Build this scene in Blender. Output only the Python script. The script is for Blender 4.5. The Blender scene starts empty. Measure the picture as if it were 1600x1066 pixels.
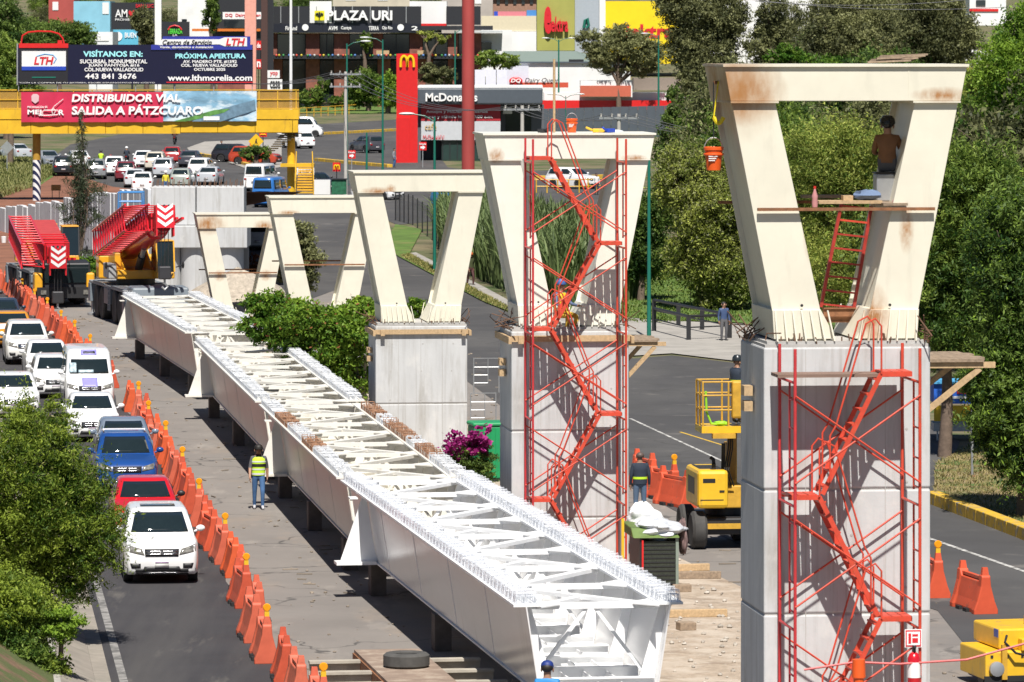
import bpy, bmesh, math, random
import numpy as np
from mathutils import Vector, Matrix, noise as mnoise
random.seed(7); rng = np.random.default_rng(7)
R = math.radians
scene = bpy.context.scene
# ------------------------------------------------------------------ camera
HC, FP, YH = 12.2, 8000.0, 64.0          # camera height (m), focal length and horizon row in photo pixels
cam = bpy.data.cameras.new('camera'); cam_o = bpy.data.objects.new('camera', cam)
scene.collection.objects.link(cam_o); scene.camera = cam_o
cam_o.location = (0, 0, HC); cam_o.rotation_euler = (R(90), 0, 0)
cam.sensor_fit = 'HORIZONTAL'; cam.sensor_width = 36; cam.lens = FP / 1600 * 36
cam.shift_y = -(533 - YH) / 1600
cam.clip_start = 1; cam.clip_end = 6000
cam.dof.use_dof = True; cam.dof.focus_distance = 132; cam.dof.aperture_fstop = 7.0
# ------------------------------------------------------------------ sky and sun
SUN_EL, SUN_AZ = 57.0, 4.0              # azimuth: degrees from straight behind the camera towards the right
world = bpy.data.worlds.new('World'); scene.world = world; world.use_nodes = True
wn = world.node_tree; bg = wn.nodes['Background']
sky = wn.nodes.new('ShaderNodeTexSky'); sky.sky_type = 'NISHITA'; sky.sun_disc = False
sx, sy = math.sin(R(SUN_AZ)), -math.cos(R(SUN_AZ))
sky.sun_elevation = R(SUN_EL); sky.sun_rotation = math.atan2(sx, sy)
sky.air_density = 0.75; sky.dust_density = 0.2; sky.altitude = 1900
wn.links.new(sky.outputs[0], bg.inputs[0]); bg.inputs[1].default_value = 0.05
sun = bpy.data.lights.new('sun', 'SUN'); sun.energy = 5.0; sun.angle = R(0.53); sun.color = (1, .955, .88)
sun_o = bpy.data.objects.new('sun', sun); scene.collection.objects.link(sun_o)
sv = Vector((sx * math.cos(R(SUN_EL)), sy * math.cos(R(SUN_EL)), math.sin(R(SUN_EL))))
sun_o.rotation_euler = sv.to_track_quat('Z', 'Y').to_euler(); sun_o.location = sv * 60
vs = scene.view_settings; vs.view_transform = 'Standard'; vs.look = 'None'; vs.exposure = 0.5; vs.gamma = 1
vs.use_curve_mapping = False
# ------------------------------------------------------------------ helpers
COL = scene.collection
PROF = [(-400, 0), (240, 0), (392, 1.0), (552, 2.5), (667, 4.0), (900, 9.0), (1440, 40.0), (4000, 120)]
def zg(d):
    for (a, za), (b, zb) in zip(PROF, PROF[1:]):
        if d <= b: return za + (zb - za) * (d - a) / (b - a)
    return PROF[-1][1]
def W(x, y, d):                          # photo pixel at distance d -> world point
    return Vector(((x - 800) * d / FP, d, HC - (y - YH) * d / FP))
def gd(y, z=0.0):                        # distance at which row y meets the ground (plus height z)
    lo, hi = 30.0, 2400.0
    for _ in range(50):
        m = (lo + hi) / 2
        if YH + FP * (HC - zg(m) - z) / m > y: lo = m
        else: hi = m
    return lo
def G(x, y, z=0.0):
    d = gd(y, z); p = W(x, y, d); return Vector((p.x, p.y, zg(d) + z))
AX = R(6.8); U = Vector((-math.sin(AX), math.cos(AX), 0)); V = Vector((math.cos(AX), math.sin(AX), 0))
O4 = Vector((1.45, 118.9, 0))
def AB(a, b, z=0): return O4 + U * a + V * b + Vector((0, 0, z))

def tag(o, label=None, cat=None, group=None, kind=None):
    if label: o['label'] = label
    if cat: o['category'] = cat
    if group: o['group'] = group
    if kind: o['kind'] = kind
    return o
def thing(name, label, cat, loc=(0, 0, 0), rz=0, group=None):
    o = bpy.data.objects.new(name, None); COL.objects.link(o); o.empty_display_size = .2
    o.location = loc; o.rotation_euler = (0, 0, rz); return tag(o, label, cat, group)
def copy_tree(o, parent=None):
    c = o.copy(); COL.objects.link(c)
    if parent: c.parent = parent
    for ch in o.children: copy_tree(ch, c)
    return c
def link(name, me, parent=None):
    o = bpy.data.objects.new(name, me); COL.objects.link(o)
    if parent: o.parent = parent
    return o
def npmesh(name, v, f, mat, smooth=False, attr=None):     # numpy verts (n,3), faces (m,k)
    me = bpy.data.meshes.new(name); v = np.asarray(v, np.float32); f = np.asarray(f, np.int32); k = f.shape[1]
    me.vertices.add(len(v)); me.vertices.foreach_set('co', v.ravel())
    me.loops.add(f.size); me.loops.foreach_set('vertex_index', f.ravel())
    me.polygons.add(len(f)); me.polygons.foreach_set('loop_start', np.arange(0, f.size, k, dtype=np.int32))
    me.polygons.foreach_set('loop_total', np.full(len(f), k, np.int32))
    if smooth: me.polygons.foreach_set('use_smooth', np.ones(len(f), bool))
    if attr is not None:
        a = me.attributes.new('rnd', 'FLOAT', 'FACE'); a.data.foreach_set('value', np.asarray(attr, np.float32))
    me.update(); me.materials.append(mat); return me
class MB:
    def __init__(s): s.v = []; s.f = []
    def add(s, vs, fs):
        n = len(s.v); s.v += [tuple(p) for p in vs]; s.f += [tuple(i + n for i in q) for q in fs]; return s
    def box(s, x0, x1, y0, y1, z0, z1):
        return s.add([(x0,y0,z0),(x1,y0,z0),(x1,y1,z0),(x0,y1,z0),(x0,y0,z1),(x1,y0,z1),(x1,y1,z1),(x0,y1,z1)],
                     [(3,2,1,0),(4,5,6,7),(0,1,5,4),(1,2,6,5),(2,3,7,6),(3,0,4,7)])
    def hexa(s, a, b):                   # two quads (bottom, top), counter-clockwise from above
        return s.add(list(a) + list(b), [(3,2,1,0),(4,5,6,7),(0,1,5,4),(1,2,6,5),(2,3,7,6),(3,0,4,7)])
    def bar(s, p, q, w, h=None, up=(0,0,1)):
        p, q = Vector(p), Vector(q); h = w if h is None else h; t = (q - p).normalized(); up = Vector(up)
        if abs(t.dot(up)) > .98: up = Vector((0, 1, 0))
        r = t.cross(up).normalized() * (w / 2); u = r.cross(t).normalized() * (h / 2)
        a = [p - r - u, p + r - u, p + r + u, p - r + u]; b = [x + (q - p) for x in a]
        return s.add(a + b, [(0,1,2,3),(7,6,5,4),(4,5,1,0),(5,6,2,1),(6,7,3,2),(7,4,0,3)])
    def tube(s, p, q, r0, r1=None, n=8): return s.path([p, q], [r0, r0 if r1 is None else r1], n)
    def path(s, pts, r, n=8, closed=False):
        pts = [Vector(p) for p in pts]; m = len(pts); rr = r if isinstance(r, (list, tuple)) else [r] * m
        t0 = (pts[1] - pts[0]).normalized(); up = Vector((0, 0, 1)) if abs(t0.z) < .9 else Vector((0, 1, 0))
        vs = []
        for i, p in enumerate(pts):
            a = pts[(i - 1) % m] if (closed or i > 0) else p; b = pts[(i + 1) % m] if (closed or i < m - 1) else p
            t = (b - a).normalized(); x = t.cross(up)
            if x.length < 1e-4: x = t.orthogonal()
            x.normalize(); up = x.cross(t).normalized()
            for k in range(n):
                an = 2 * math.pi * k / n; vs.append(p + (x * math.cos(an) + up * math.sin(an)) * rr[i])
        fs = []
        for i in range(m if closed else m - 1):
            j = (i + 1) % m
            for k in range(n):
                l = (k + 1) % n; fs.append((i*n+k, i*n+l, j*n+l, j*n+k))
        if not closed: fs += [tuple(range(n))[::-1], tuple((m-1)*n + k for k in range(n))]
        return s.add(vs, fs)
    def ext(s, poly, T, lo, hi):         # polygon (u,v) extruded along w; T maps (u,v,w) -> xyz
        n = len(poly); vs = [T(u, v, lo) for u, v in poly] + [T(u, v, hi) for u, v in poly]
        return s.add(vs, [tuple(range(n))[::-1], tuple(range(n, 2*n))] + [(i, (i+1) % n, n + (i+1) % n, n + i) for i in range(n)])
    def lathe(s, prof, c=(0,0,0), n=16, axis='z'):
        vs = []; c = Vector(c)
        for r, z in prof:
            for k in range(n):
                a = 2*math.pi*k/n; x, y = r*math.cos(a), r*math.sin(a)
                vs.append(c + (Vector((x, y, z)) if axis == 'z' else Vector((z, x, y)) if axis == 'x' else Vector((x, z, -y))))
        fs = [(i*n+k, i*n+(k+1) % n, (i+1)*n+(k+1) % n, (i+1)*n+k) for i in range(len(prof)-1) for k in range(n)]
        if prof[0][0] > 1e-6: fs.append(tuple(range(n))[::-1])
        if prof[-1][0] > 1e-6: fs.append(tuple((len(prof)-1)*n + k for k in range(n)))
        return s.add(vs, fs)
    def ell(s, c, r, n=12, m=8, jit=0):
        c = Vector(c); r = (r, r, r) if isinstance(r, (int, float)) else r; vs = []; fs = []
        for i in range(m + 1):
            t = math.pi * i / m
            for k in range(n):
                a = 2*math.pi*k/n; j = 1 + jit * (random.random() - .5)
                vs.append(c + Vector((math.sin(t)*math.cos(a)*r[0]*j, math.sin(t)*math.sin(a)*r[1]*j, -math.cos(t)*r[2]*j)))
        fs = [(i*n+k, i*n+(k+1) % n, (i+1)*n+(k+1) % n, (i+1)*n+k) for i in range(m) for k in range(n)]
        return s.add(vs, fs)
    def loft(s, rings, cap=True):
        n = len(rings[0]); vs = [p for r in rings for p in r]
        fs = [(i*n+k, i*n+(k+1) % n, (i+1)*n+(k+1) % n, (i+1)*n+k) for i in range(len(rings)-1) for k in range(n)]
        if cap: fs += [tuple(range(n))[::-1], tuple((len(rings)-1)*n + k for k in range(n))]
        return s.add(vs, fs)
    def quad(s, a, b, c, d): return s.add([a, b, c, d], [(0, 1, 2, 3)])
    def mesh(s, name, mat, smooth=False):
        me = bpy.data.meshes.new(name); me.from_pydata(s.v, [], s.f); me.materials.append(mat)
        if smooth:
            me.polygons.foreach_set('use_smooth', np.ones(len(me.polygons), bool))
            if hasattr(me, 'set_sharp_from_angle'): me.set_sharp_from_angle(angle=R(40))
        me.update(); return me
    def build(s, name, mat, parent=None, smooth=False, bevel=0, fix=True):
        me = s.mesh(name, mat, smooth)
        if fix:
            bm = bmesh.new(); bm.from_mesh(me); bmesh.ops.recalc_face_normals(bm, faces=bm.faces); bm.to_mesh(me); bm.free()
        o = link(name, me, parent)
        if bevel:
            b = o.modifiers.new('bevel', 'BEVEL'); b.width = bevel; b.segments = 2; b.limit_method = 'ANGLE'; b.angle_limit = R(40)
        return o
def part(name, mat, parent, *boxes, bevel=0):
    m = MB()
    for b in boxes: m.box(*b)
    return m.build(name, mat, parent, bevel=bevel)
# ------------------------------------------------------------------ materials
_M = {}
def mat(name, col, rough=.6, metal=0, var=.12, scale=3.0, stretch=(1,1,1), bump=0, bscale=None, col2=None, mask=(.5,.65),
        mscale=1.0, spots=None, spotcol=(.30,.10,.03), spec=.5, coat=0, emit=0, trans=0, attr=0, cracks=0, coord='Object', alpha=1, mstretch=(1,1,1), layers=()):
    if name in _M: return _M[name]
    m = bpy.data.materials.new(name); m.use_nodes = True; nt = m.node_tree; N = nt.nodes; L = nt.links
    p = N['Principled BSDF']; p.inputs['Roughness'].default_value = rough; p.inputs['Metallic'].default_value = metal
    p.inputs['Specular IOR Level'].default_value = spec; p.inputs['Coat Weight'].default_value = coat; p.inputs['Coat Roughness'].default_value = .05
    p.inputs['Alpha'].default_value = alpha
    tc = N.new('ShaderNodeTexCoord')
    def mapped(st):
        mp = N.new('ShaderNodeMapping'); mp.inputs['Scale'].default_value = st; L.new(tc.outputs[coord], mp.inputs[0]); return mp.outputs[0]
    def noise(sc, st=(1,1,1), det=6):
        n = N.new('ShaderNodeTexNoise'); n.inputs['Scale'].default_value = sc; n.inputs['Detail'].default_value = det
        n.inputs['Roughness'].default_value = .62; L.new(mapped(st), n.inputs[0]); return n.outputs[0]
    def mr(src, a, b, c, d):
        n = N.new('ShaderNodeMapRange'); n.inputs[1].default_value = a; n.inputs[2].default_value = b
        n.inputs[3].default_value = c; n.inputs[4].default_value = d; n.clamp = True; L.new(src, n.inputs[0]); return n.outputs[0]
    def mixc(fac, a, b, mode='MIX'):
        n = N.new('ShaderNodeMix'); n.data_type = 'RGBA'; n.blend_type = mode
        if isinstance(fac, (int, float)): n.inputs[0].default_value = fac
        else: L.new(fac, n.inputs[0])
        for i, x in ((6, a), (7, b)):
            if isinstance(x, (tuple, list)): n.inputs[i].default_value = (*x[:3], 1)
            else: L.new(x, n.inputs[i])
        return n.outputs[2]
    c = tuple(col)
    nz = noise(scale, stretch)
    lo = tuple(x * (1 - var) for x in col); hi = tuple(min(1, x * (1 + var)) for x in col)
    c = mixc(mr(nz, .3, .7, 0, 1), lo, hi)
    if attr:
        at = N.new('ShaderNodeAttribute'); at.attribute_name = 'rnd'
        c = mixc(mr(at.outputs['Fac'], 0, 1, 0, 1), c, tuple(col2) if col2 else hi)
    elif col2:
        c = mixc(mr(noise(mscale, mstretch), mask[0], mask[1], 0, 1), c, tuple(col2))
    for (lc, l0, l1, lsc, lst, amt) in layers:
        c = mixc(mr(noise(lsc, lst), l0, l1, 0, amt), c, lc)
    if cracks:
        vo = N.new('ShaderNodeTexVoronoi'); vo.feature = 'DISTANCE_TO_EDGE'; vo.inputs['Scale'].default_value = cracks; vm = N.new('ShaderNodeVectorMath'); vm.operation = 'ADD'
        nn_ = N.new('ShaderNodeTexNoise'); nn_.inputs['Scale'].default_value = cracks * 4; L.new(tc.outputs[coord], nn_.inputs[0]); L.new(nn_.outputs[1], vm.inputs[0]); L.new(tc.outputs[coord], vm.inputs[1]); L.new(vm.outputs[0], vo.inputs[0])
        k1 = mr(vo.outputs['Distance'], .004, .016, 1, 0); k2 = mr(noise(cracks * .6), .45, .55, 0, .75); mu = N.new('ShaderNodeMath'); mu.operation = 'MULTIPLY'; L.new(k1, mu.inputs[0]); L.new(k2, mu.inputs[1]); c = mixc(mu.outputs[0], c, (.05,.048,.046))
    if spots:
        for q in spots:
            pt, rad = q[0], q[1]; sc = q[2] if len(q) > 2 else (1,1,1)
            v = N.new('ShaderNodeVectorMath'); v.operation = 'SUBTRACT'; v.inputs[1].default_value = pt; L.new(tc.outputs['Object'], v.inputs[0])
            v3 = N.new('ShaderNodeVectorMath'); v3.operation = 'MULTIPLY'; v3.inputs[1].default_value = sc; L.new(v.outputs[0], v3.inputs[0])
            v2 = N.new('ShaderNodeVectorMath'); v2.operation = 'LENGTH'; L.new(v3.outputs[0], v2.inputs[0])
            k = mr(v2.outputs['Value'], 0, rad, 1, 0)
            n2 = noise(5.0 / max(rad, .1), (1, 1, .5)); mu = N.new('ShaderNodeMath'); mu.operation = 'MULTIPLY'; L.new(k, mu.inputs[0]); L.new(mr(n2, .3, .7, .5, 1.3), mu.inputs[1])
            c = mixc(mr(mu.outputs[0], .08, .95, 0, 1), c, spotcol)
    L.new(c, p.inputs['Base Color'])
    if bump:
        b = N.new('ShaderNodeBump'); b.inputs['Strength'].default_value = 1; b.inputs['Distance'].default_value = bump
        L.new(noise(bscale or scale * 4), b.inputs['Height']); L.new(b.outputs[0], p.inputs['Normal'])
    if emit: p.inputs['Emission Color'].default_value = (*col, 1); p.inputs['Emission Strength'].default_value = emit
    if trans:
        t = N.new('ShaderNodeBsdfTranslucent'); L.new(c, t.inputs[0]); mx = N.new('ShaderNodeMixShader'); mx.inputs[0].default_value = trans
        L.new(p.outputs[0], mx.inputs[1]); L.new(t.outputs[0], mx.inputs[2]); L.new(mx.outputs[0], N['Material Output'].inputs[0])
    _M[name] = m; return m
asphalt = mat('worn asphalt', (.188,.170,.157), .9, var=.10, scale=.5, bump=.004, bscale=22, col2=(.235,.212,.192), mask=(.42,.72), mscale=.16, mstretch=(1,.45,1), layers=[((.31,.28,.25),.58,.74,.9,(1,.3,1),.7),((.11,.10,.095),.60,.72,.55,(1.5,.4,1),.6),((.30,.23,.17),.55,.75,.3,(1,.5,1),.7),((.10,.095,.09),.66,.72,3.0,(1,1,1),.6)], cracks=.3)
asphalt_dark = mat('dark asphalt', (.036,.034,.038), .85, var=.16, scale=.5, bump=.003, bscale=25, col2=(.062,.058,.058), mask=(.45,.66), mscale=.6, mstretch=(1,.06,1), layers=[((.17,.155,.135),.6,.75,1.2,(1,.15,1),.6)])
asphalt_mid = mat('grey asphalt', (.058,.056,.057), .88, var=.14, scale=.3, bump=.003, bscale=25, col2=(.09,.086,.083), mask=(.45,.7), mscale=.3, mstretch=(.6,.25,1), layers=[((.055,.053,.052),.58,.66,.5,(.4,.3,1),.6),((.19,.175,.16),.60,.72,1.1,(.5,.5,1),.6)], cracks=.2)
dirt = mat('tan gravel dirt', (.37,.295,.225), .95, var=.22, scale=6, bump=.03, bscale=14, col2=(.48,.41,.335), mask=(.45,.62), mscale=1.1, layers=[((.22,.165,.12),.56,.66,.8,(1,1,1),.7),((.55,.50,.43),.62,.68,9,(1,1,1),.8)])
soil = mat('red soil', (.20,.085,.05), .95, var=.3, scale=.5, bump=.05, bscale=3)
earth = mat('open ground', (.15,.125,.07), .95, var=.3, scale=.25, bump=.04, bscale=4, col2=(.06,.09,.025), mask=(.45,.6), mscale=.3)
lawn = mat('lawn', (.085,.15,.025), .95, var=.3, scale=.8, bump=.05, bscale=8, col2=(.22,.18,.07), mask=(.55,.7), mscale=.6)
pave = mat('pale pavement', (.33,.31,.285), .9, var=.12, scale=.8, bump=.003, bscale=20, col2=(.25,.235,.215), mask=(.5,.65), mscale=.7)
concrete = mat('cast concrete', (.50,.505,.51), .8, layers=[((.30,.285,.265),.55,.72,2.5,(3,3,.10),.65),((.62,.61,.59),.58,.7,1.2,(1,1,.6),.6),((.25,.24,.22),.70,.74,12,(1,1,1),.5)], var=.08, scale=1.6, stretch=(1,1,.35), bump=.004, bscale=9, col2=(.36,.35,.33), mask=(.52,.74), mscale=1.3, mstretch=(2.2,2.2,.3))
concrete2 = mat('weathered concrete', (.40,.39,.375), .85, var=.12, scale=2, stretch=(1,1,.3), bump=.004, bscale=8, col2=(.25,.24,.22), mask=(.55,.75), mscale=1.1, mstretch=(2,2,.2))
white_paint = mat('road paint white', (.50,.49,.47), .8, var=.2, scale=3, col2=(.16,.155,.15), mask=(.46,.58), mscale=4)
faded_paint = mat('faded road paint', (.27,.26,.25), .85, var=.2, scale=3, col2=(.11,.108,.105), mask=(.42,.58), mscale=2.5)
yellow_paint = mat('kerb paint yellow', (.58,.36,.03), .7, var=.2, scale=3, col2=(.30,.26,.18), mask=(.52,.62), mscale=4)
black = mat('black rubber', (.015,.015,.016), .75, var=.2)
dark = mat('dark metal', (.03,.03,.033), .5, metal=.3)
steel = mat('grey galvanised steel', (.42,.43,.44), .45, metal=.6)
rust = mat('rusty steel', (.23,.10,.045), .85, var=.35, scale=8)
rebar_m = mat('rebar brown', (.14,.075,.045), .85, var=.3, scale=10)
wood = mat('formwork timber', (.46,.32,.18), .8, var=.22, scale=3, stretch=(6,.6,6), bump=.002, bscale=14)
wood_old = mat('weathered timber', (.27,.20,.14), .85, var=.3, scale=3, stretch=(5,.6,5), bump=.003)
# ------------------------------------------------------------------ ground sheets
def sheet(name, pts, m, dz, kind='structure', extra=(), parent=None):
    bm = bmesh.new(); f = bm.faces.new([bm.verts.new((p[0], p[1], 0)) for p in pts]); f.normal_update()
    if f.normal.z < 0: f.normal_flip()
    for d in [d for d, _ in PROF] + list(extra):
        bmesh.ops.bisect_plane(bm, geom=bm.verts[:] + bm.edges[:] + bm.faces[:], plane_co=(0, d, 0), plane_no=(0, 1, 0))
    bmesh.ops.triangulate(bm, faces=bm.faces[:])
    for v in bm.verts: v.co.z = zg(v.co.y) + dz
    me = bpy.data.meshes.new(name); bm.to_mesh(me); bm.free(); me.materials.append(m)
    o = link(name, me, parent)
    if kind: o['kind'] = kind
    return o
def gpoly(*px): return [tuple(G(x, y))[:2] for x, y in px]
sheet('ground', [(-3000,-300),(3000,-300),(3000,3900),(-3000,3900)], earth, 0)
def axis_strip(bl, br, a0, a1, n=12):    # strip along the works axis; bl, br = lateral offsets as functions of a
    A = [a0 + (a1 - a0) * i / n for i in range(n + 1)]
    return [tuple(AB(a, bl(a)))[:2] for a in A] + [tuple(AB(a, br(a)))[:2] for a in reversed(A)]
def AofP(p): r = Vector((p.x, p.y, 0)) - O4; return r.dot(U), r.dot(V)
BAR_PX = [(505,1150),(462,1085),(425,1042),(400,985),(388,945),(370,908),(347,870),(326,838),(305,806),(285,768),(262,733),(240,695),(222,662),(203,640),(178,614),(150,588),(128,563),(100,535),(66,503),(30,470),(-10,440),(-60,405)]
BAR = [AofP(G(x, y)) for x, y in BAR_PX]
def bar_b(a):
    for (a0, b0), (a1, b1) in zip(BAR, BAR[1:]):
        if a <= a1: return b0 + (b1 - b0) * (a - a0) / (a1 - a0)
    (a0, b0), (a1, b1) = BAR[-2:]; return b0 + (b1 - b0) * (a - a0) / (a1 - a0)
_pf = np.polyfit([q[0] for q in BAR], [q[1] for q in BAR], 4)
bar_raw = bar_b
bar_s = lambda a: float(np.polyval(_pf, min(a, BAR[-1][0])))
work_l = lambda a: bar_s(max(a, BAR[0][0]))
lane_l = lambda a: bar_s(max(a, BAR[0][0])) - 3.35 - .022 * max(a - 10, 0)
A1 = BAR[-1][0]
sheet('work_yard', axis_strip(lambda a: work_l(a) - .5, lambda a: 7.5, -85, A1 + 12, 40), asphalt, .004)
sheet('road', axis_strip(lane_l, lambda a: work_l(a) - .1 + .12 * math.sin(a * .9), -85, A1 + 12, 60), asphalt_dark, .008)
sheet('road_far', gpoly((-60,305),(60,262),(110,226),(200,208),(440,208),(520,262),(575,330),(625,402),(560,440),(480,470),(400,470),(360,440),(200,395),(60,335)), asphalt_mid, .012)
right_road = gpoly((540,330),(600,385),(620,401),(800,492),(990,561),(1050,556),(1150,568),(1320,600),(1500,690),(1462,792),(1600,843),(1760,902),(1900,1250),(1700,1250),(1465,955),(1150,850),(1010,775),(900,720),(735,600),(560,470),(470,420))
sheet('road_right', right_road, asphalt_mid, .014)
sheet('dirt_strip', [tuple(AB(a, b))[:2] for a, b in ((-80,-1.2),(-26,-1.3),(-10,-1.6),(16,-1.5),(38,-1.5),(64,-1.5),(96,-2),(96,2.2),(48,2.4),(16,1.8),(3,2.6),(-5,3.1),(-22,2.1),(-48,2.4),(-80,2.6))], dirt, .010)
# lane edge line on the left, lane lines on the right
sheet('road_marking', axis_strip(lambda a: lane_l(a) + .16, lambda a: lane_l(a) + .32, -85, 60, 40), faded_paint, .013)
def stroke(p, q, w, m, dz, name='road_marking'):
    p, q = G(*p), G(*q); t = (q - p).normalized(); n = Vector((-t.y, t.x, 0)) * w / 2
    return sheet(name, [tuple(p + n)[:2], tuple(q + n)[:2], tuple(q - n)[:2], tuple(p - n)[:2]], m, dz)
stroke((1440,838),(1640,908),.13,white_paint,.02)
stroke((985,655),(1130,722),.10,white_paint,.02)
stroke((1063,676),(1140,700),.10,yellow_paint,.02)
# ------------------------------------------------------------------ piers
def cream(name, spots, c=(.70,.665,.555)): return mat(name, c, .42, var=.05, scale=1.5, spots=spots, spotcol=(.36,.17,.06), col2=tuple(x*.86 for x in c), mask=(.55,.8), mscale=2, mstretch=(2,2,.4))
def make_pier(i, a, b, ztop, label, spots, boards=True, fins=True, seams=2.0, c=(.70,.665,.555)):
    t = thing('bridge_pier', label, 'bridge pier', AB(a, b), AX, 'steel V piers on concrete columns')
    cm = cream('cream steel %d' % i, spots, c); w, dp = 1.36, 1.15
    z = 0.0; k = 0; lifts = []
    n = max(1, round(ztop / seams)); 
    zs = [ztop - seams * 1.15 - seams * j for j in range(n) if ztop - seams * 1.15 - seams * j > .4][::-1] + [ztop]
    z0 = -.3
    for z1 in zs:
        m = MB(); m.box(-w, w, -dp, dp, z0, z1 - .025)
        m.build('column_lift', concrete, t, bevel=.03); 
        m = MB(); m.box(-w + .02, w - .02, -dp + .02, dp - .02, z1 - .06, z1 + .02); m.build('construction_joint', concrete2, t)
        z0 = z1
    for xx in (-.9, .0, .9):                              # formwork tie holes and board seams on the faces
        for zz in (.55, 1.35, 2.2, 3.05, 3.9, 4.75, 5.6, 6.4):
            if zz < ztop - .3:
                for yy, ss in ((-dp, -1), (dp, 1)): h = MB(); h.lathe([(.022, 0), (.022, .004)], (xx + .07*math.sin(zz*7 + i), yy + ss*.003 - .002, ztop - zz), 8, 'y'); h.build('tie_hole', concrete2, t)
    for xx in (-.02, -.68, .62):
        h = MB(); h.box(xx - .006, xx + .006, -dp - .002, -dp + .01, 0, ztop - .06); h.build('board_seam', concrete2, t)
    # cap of mortar on top
    m = MB(); m.box(-w + .06, w - .06, -dp + .05, dp - .05, ztop + .021, ztop + .07); m.build('mortar_bed', concrete2, t)
    zb, HL, HB = ztop + .07, 3.85, .56
    dl = .97                                            # half depth of a leg
    for s in (-1, 1):
        def sec(f, inset=0):                            # leg centre line and half width at fraction f of its height
            return s * (.70 + (1.50 - .70) * f), .40 - .045 * f - inset
        z1 = zb + HL
        lg = MB(); c0, h0 = sec(0); c1, h1 = sec(1)
        for ya, yb, ins in ((-dl, -dl + .05, 0), (dl - .05, dl, 0), (-dl + .05, dl - .05, .085)):
            lg.hexa([(c0-h0+ins,ya,zb),(c0+h0-ins,ya,zb),(c0+h0-ins,yb,zb),(c0-h0+ins,yb,zb)],
                    [(c1-h1+ins,ya,z1),(c1+h1-ins,ya,z1),(c1+h1-ins,yb,z1),(c1-h1+ins,yb,z1)])
        leg = lg.build('leg', cm, t, bevel=.008)
        # flared foot with stiffener fins
        ft = MB(); zf = zb + .5
        cf, hf = sec(.5 / HL)
        ft.ext([(-s*0+s*.16, zb + .03), (s*1.17, zb + .03), (s*1.20, zf), (cf - s*hf, zf)], lambda u, v, q: (u, q, v), -dl - .05, dl + .05)
        ft.build('foot', cm, leg, bevel=.006)
        if fins:
            for j in range(7):
                x0 = s * (.2 + .155 * j); x1 = s * (.2 + .155 * j + (.10 - .012 * j))
                for ys in (-1, 1):
                    fb = MB(); th = .011
                    fb.add([(x0-th,ys*(dl+.05),zb),(x0+th,ys*(dl+.05),zb),(x0+th,ys*(dl+.16),zb),(x0-th,ys*(dl+.16),zb),
                            (x1-th,ys*(dl+.05),zf-.01),(x1+th,ys*(dl+.05),zf-.01),(x1+th,ys*(dl+.075),zf-.01),(x1-th,ys*(dl+.075),zf-.01)],
                           [(3,2,1,0),(4,5,6,7),(0,1,5,4),(1,2,6,5),(2,3,7,6),(3,0,4,7)])
                    fb.build('stiffener_fin', cm, leg)
        hole = MB(); hole.lathe([(.025, 0), (.025, .006)], (s*.72, -dl - .056, zf + .07), 10, 'y'); hole.build('vent_hole', black, leg)
    z1 = zb + HL; b_ = MB(); T, B = 1.98, 1.88
    b_.hexa([(-B,-1.03,z1+.012),(B,-1.03,z1+.012),(B,1.03,z1+.012),(-B,1.03,z1+.012)], [(-T,-1.03,z1+HB),(T,-1.03,z1+HB),(T,1.03,z1+HB),(-T,1.03,z1+HB)])
    cap = b_.build('cap_beam', cm, t, bevel=.008)
    part('top_plate', cm, t, (-T - .03, T + .03, -1.08, 1.08, z1 + HB + .002, z1 + HB + .045))
    for s in (-1, 1): part('weld_plate', cm, t, (min(s*1.1, s*1.88), max(s*1.1, s*1.88), -1.045, 1.045, z1 - .02, z1 + .011))
    part('butt_strap', cm, cap, (1.02, 1.035, -1.038, -1.031, z1 + .02, z1 + HB - .02))
    if boards:
        for yy in (-dp - .06, dp + .06):
            bw = MB(); bw.box(-w - .02, w + .02, yy - .035, yy + .035, ztop - .26, ztop - .12); bw.build('formwork_board', wood, t)
        for xx in (-w - .06, w + .06):
            bw = MB(); bw.box(xx - .035, xx + .035, -dp - .25, dp + .2, ztop - .30, ztop - .14); bw.build('formwork_board', wood, t)
        for xx in (-w + .2, w - .12):
            bw = MB(); bw.box(xx - .06, xx + .06, -dp - .2, -dp - .097, ztop - .30, ztop - .12); bw.build('formwork_block', wood, t)
    # starter bars sticking out of the column top
    rb = MB(); rs = random.Random(i)
    for k in range(26):
        x = rs.uniform(-w + .05, w - .05); y = -dp + .07 if k % 2 else dp - .07
        h = rs.uniform(.05, .13)
        rb.tube((x, y, ztop - .02), (x + rs.uniform(-.04,.04), y + rs.uniform(-.06,.03), ztop + .07 + h), .012, n=5)
    for k in range(22):
        sx_ = -w if k < 12 else w
        x = sx_ + rs.uniform(-.1,.1); y = rs.uniform(-dp, dp)
        rb.path([(x, y, ztop + .02), (x + rs.uniform(-.25,.15), y + rs.uniform(-.4,.1), ztop + rs.uniform(.06,.25)), (x + rs.uniform(-.5,.35), y + rs.uniform(-.6,.1), ztop + rs.uniform(0,.5))], .011, 5)
    rb.build('starter_bars', rebar_m, t)['kind'] = 'stuff'
    return t, zb
def strut(t, z, m=None, w=1.85, y=-1.06, name='strut_bar', x0=None):
    b = MB(); b.box(-w if x0 is None else x0, w, y - .03, y + .03, z - .025, z + .025); return b.build(name, m or rust, t)
P = {}
PZ = {5: 7.3, 4: 5.55, 3: 3.82, 2: 2.05, 1: .35}
PA = {5: (-35.6, -.41), 4: (.0, -.25), 3: (33.4, -.3), 2: (67.5, -.35), 1: (100, -1.15)}
zt = PZ[5] + .07
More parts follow.
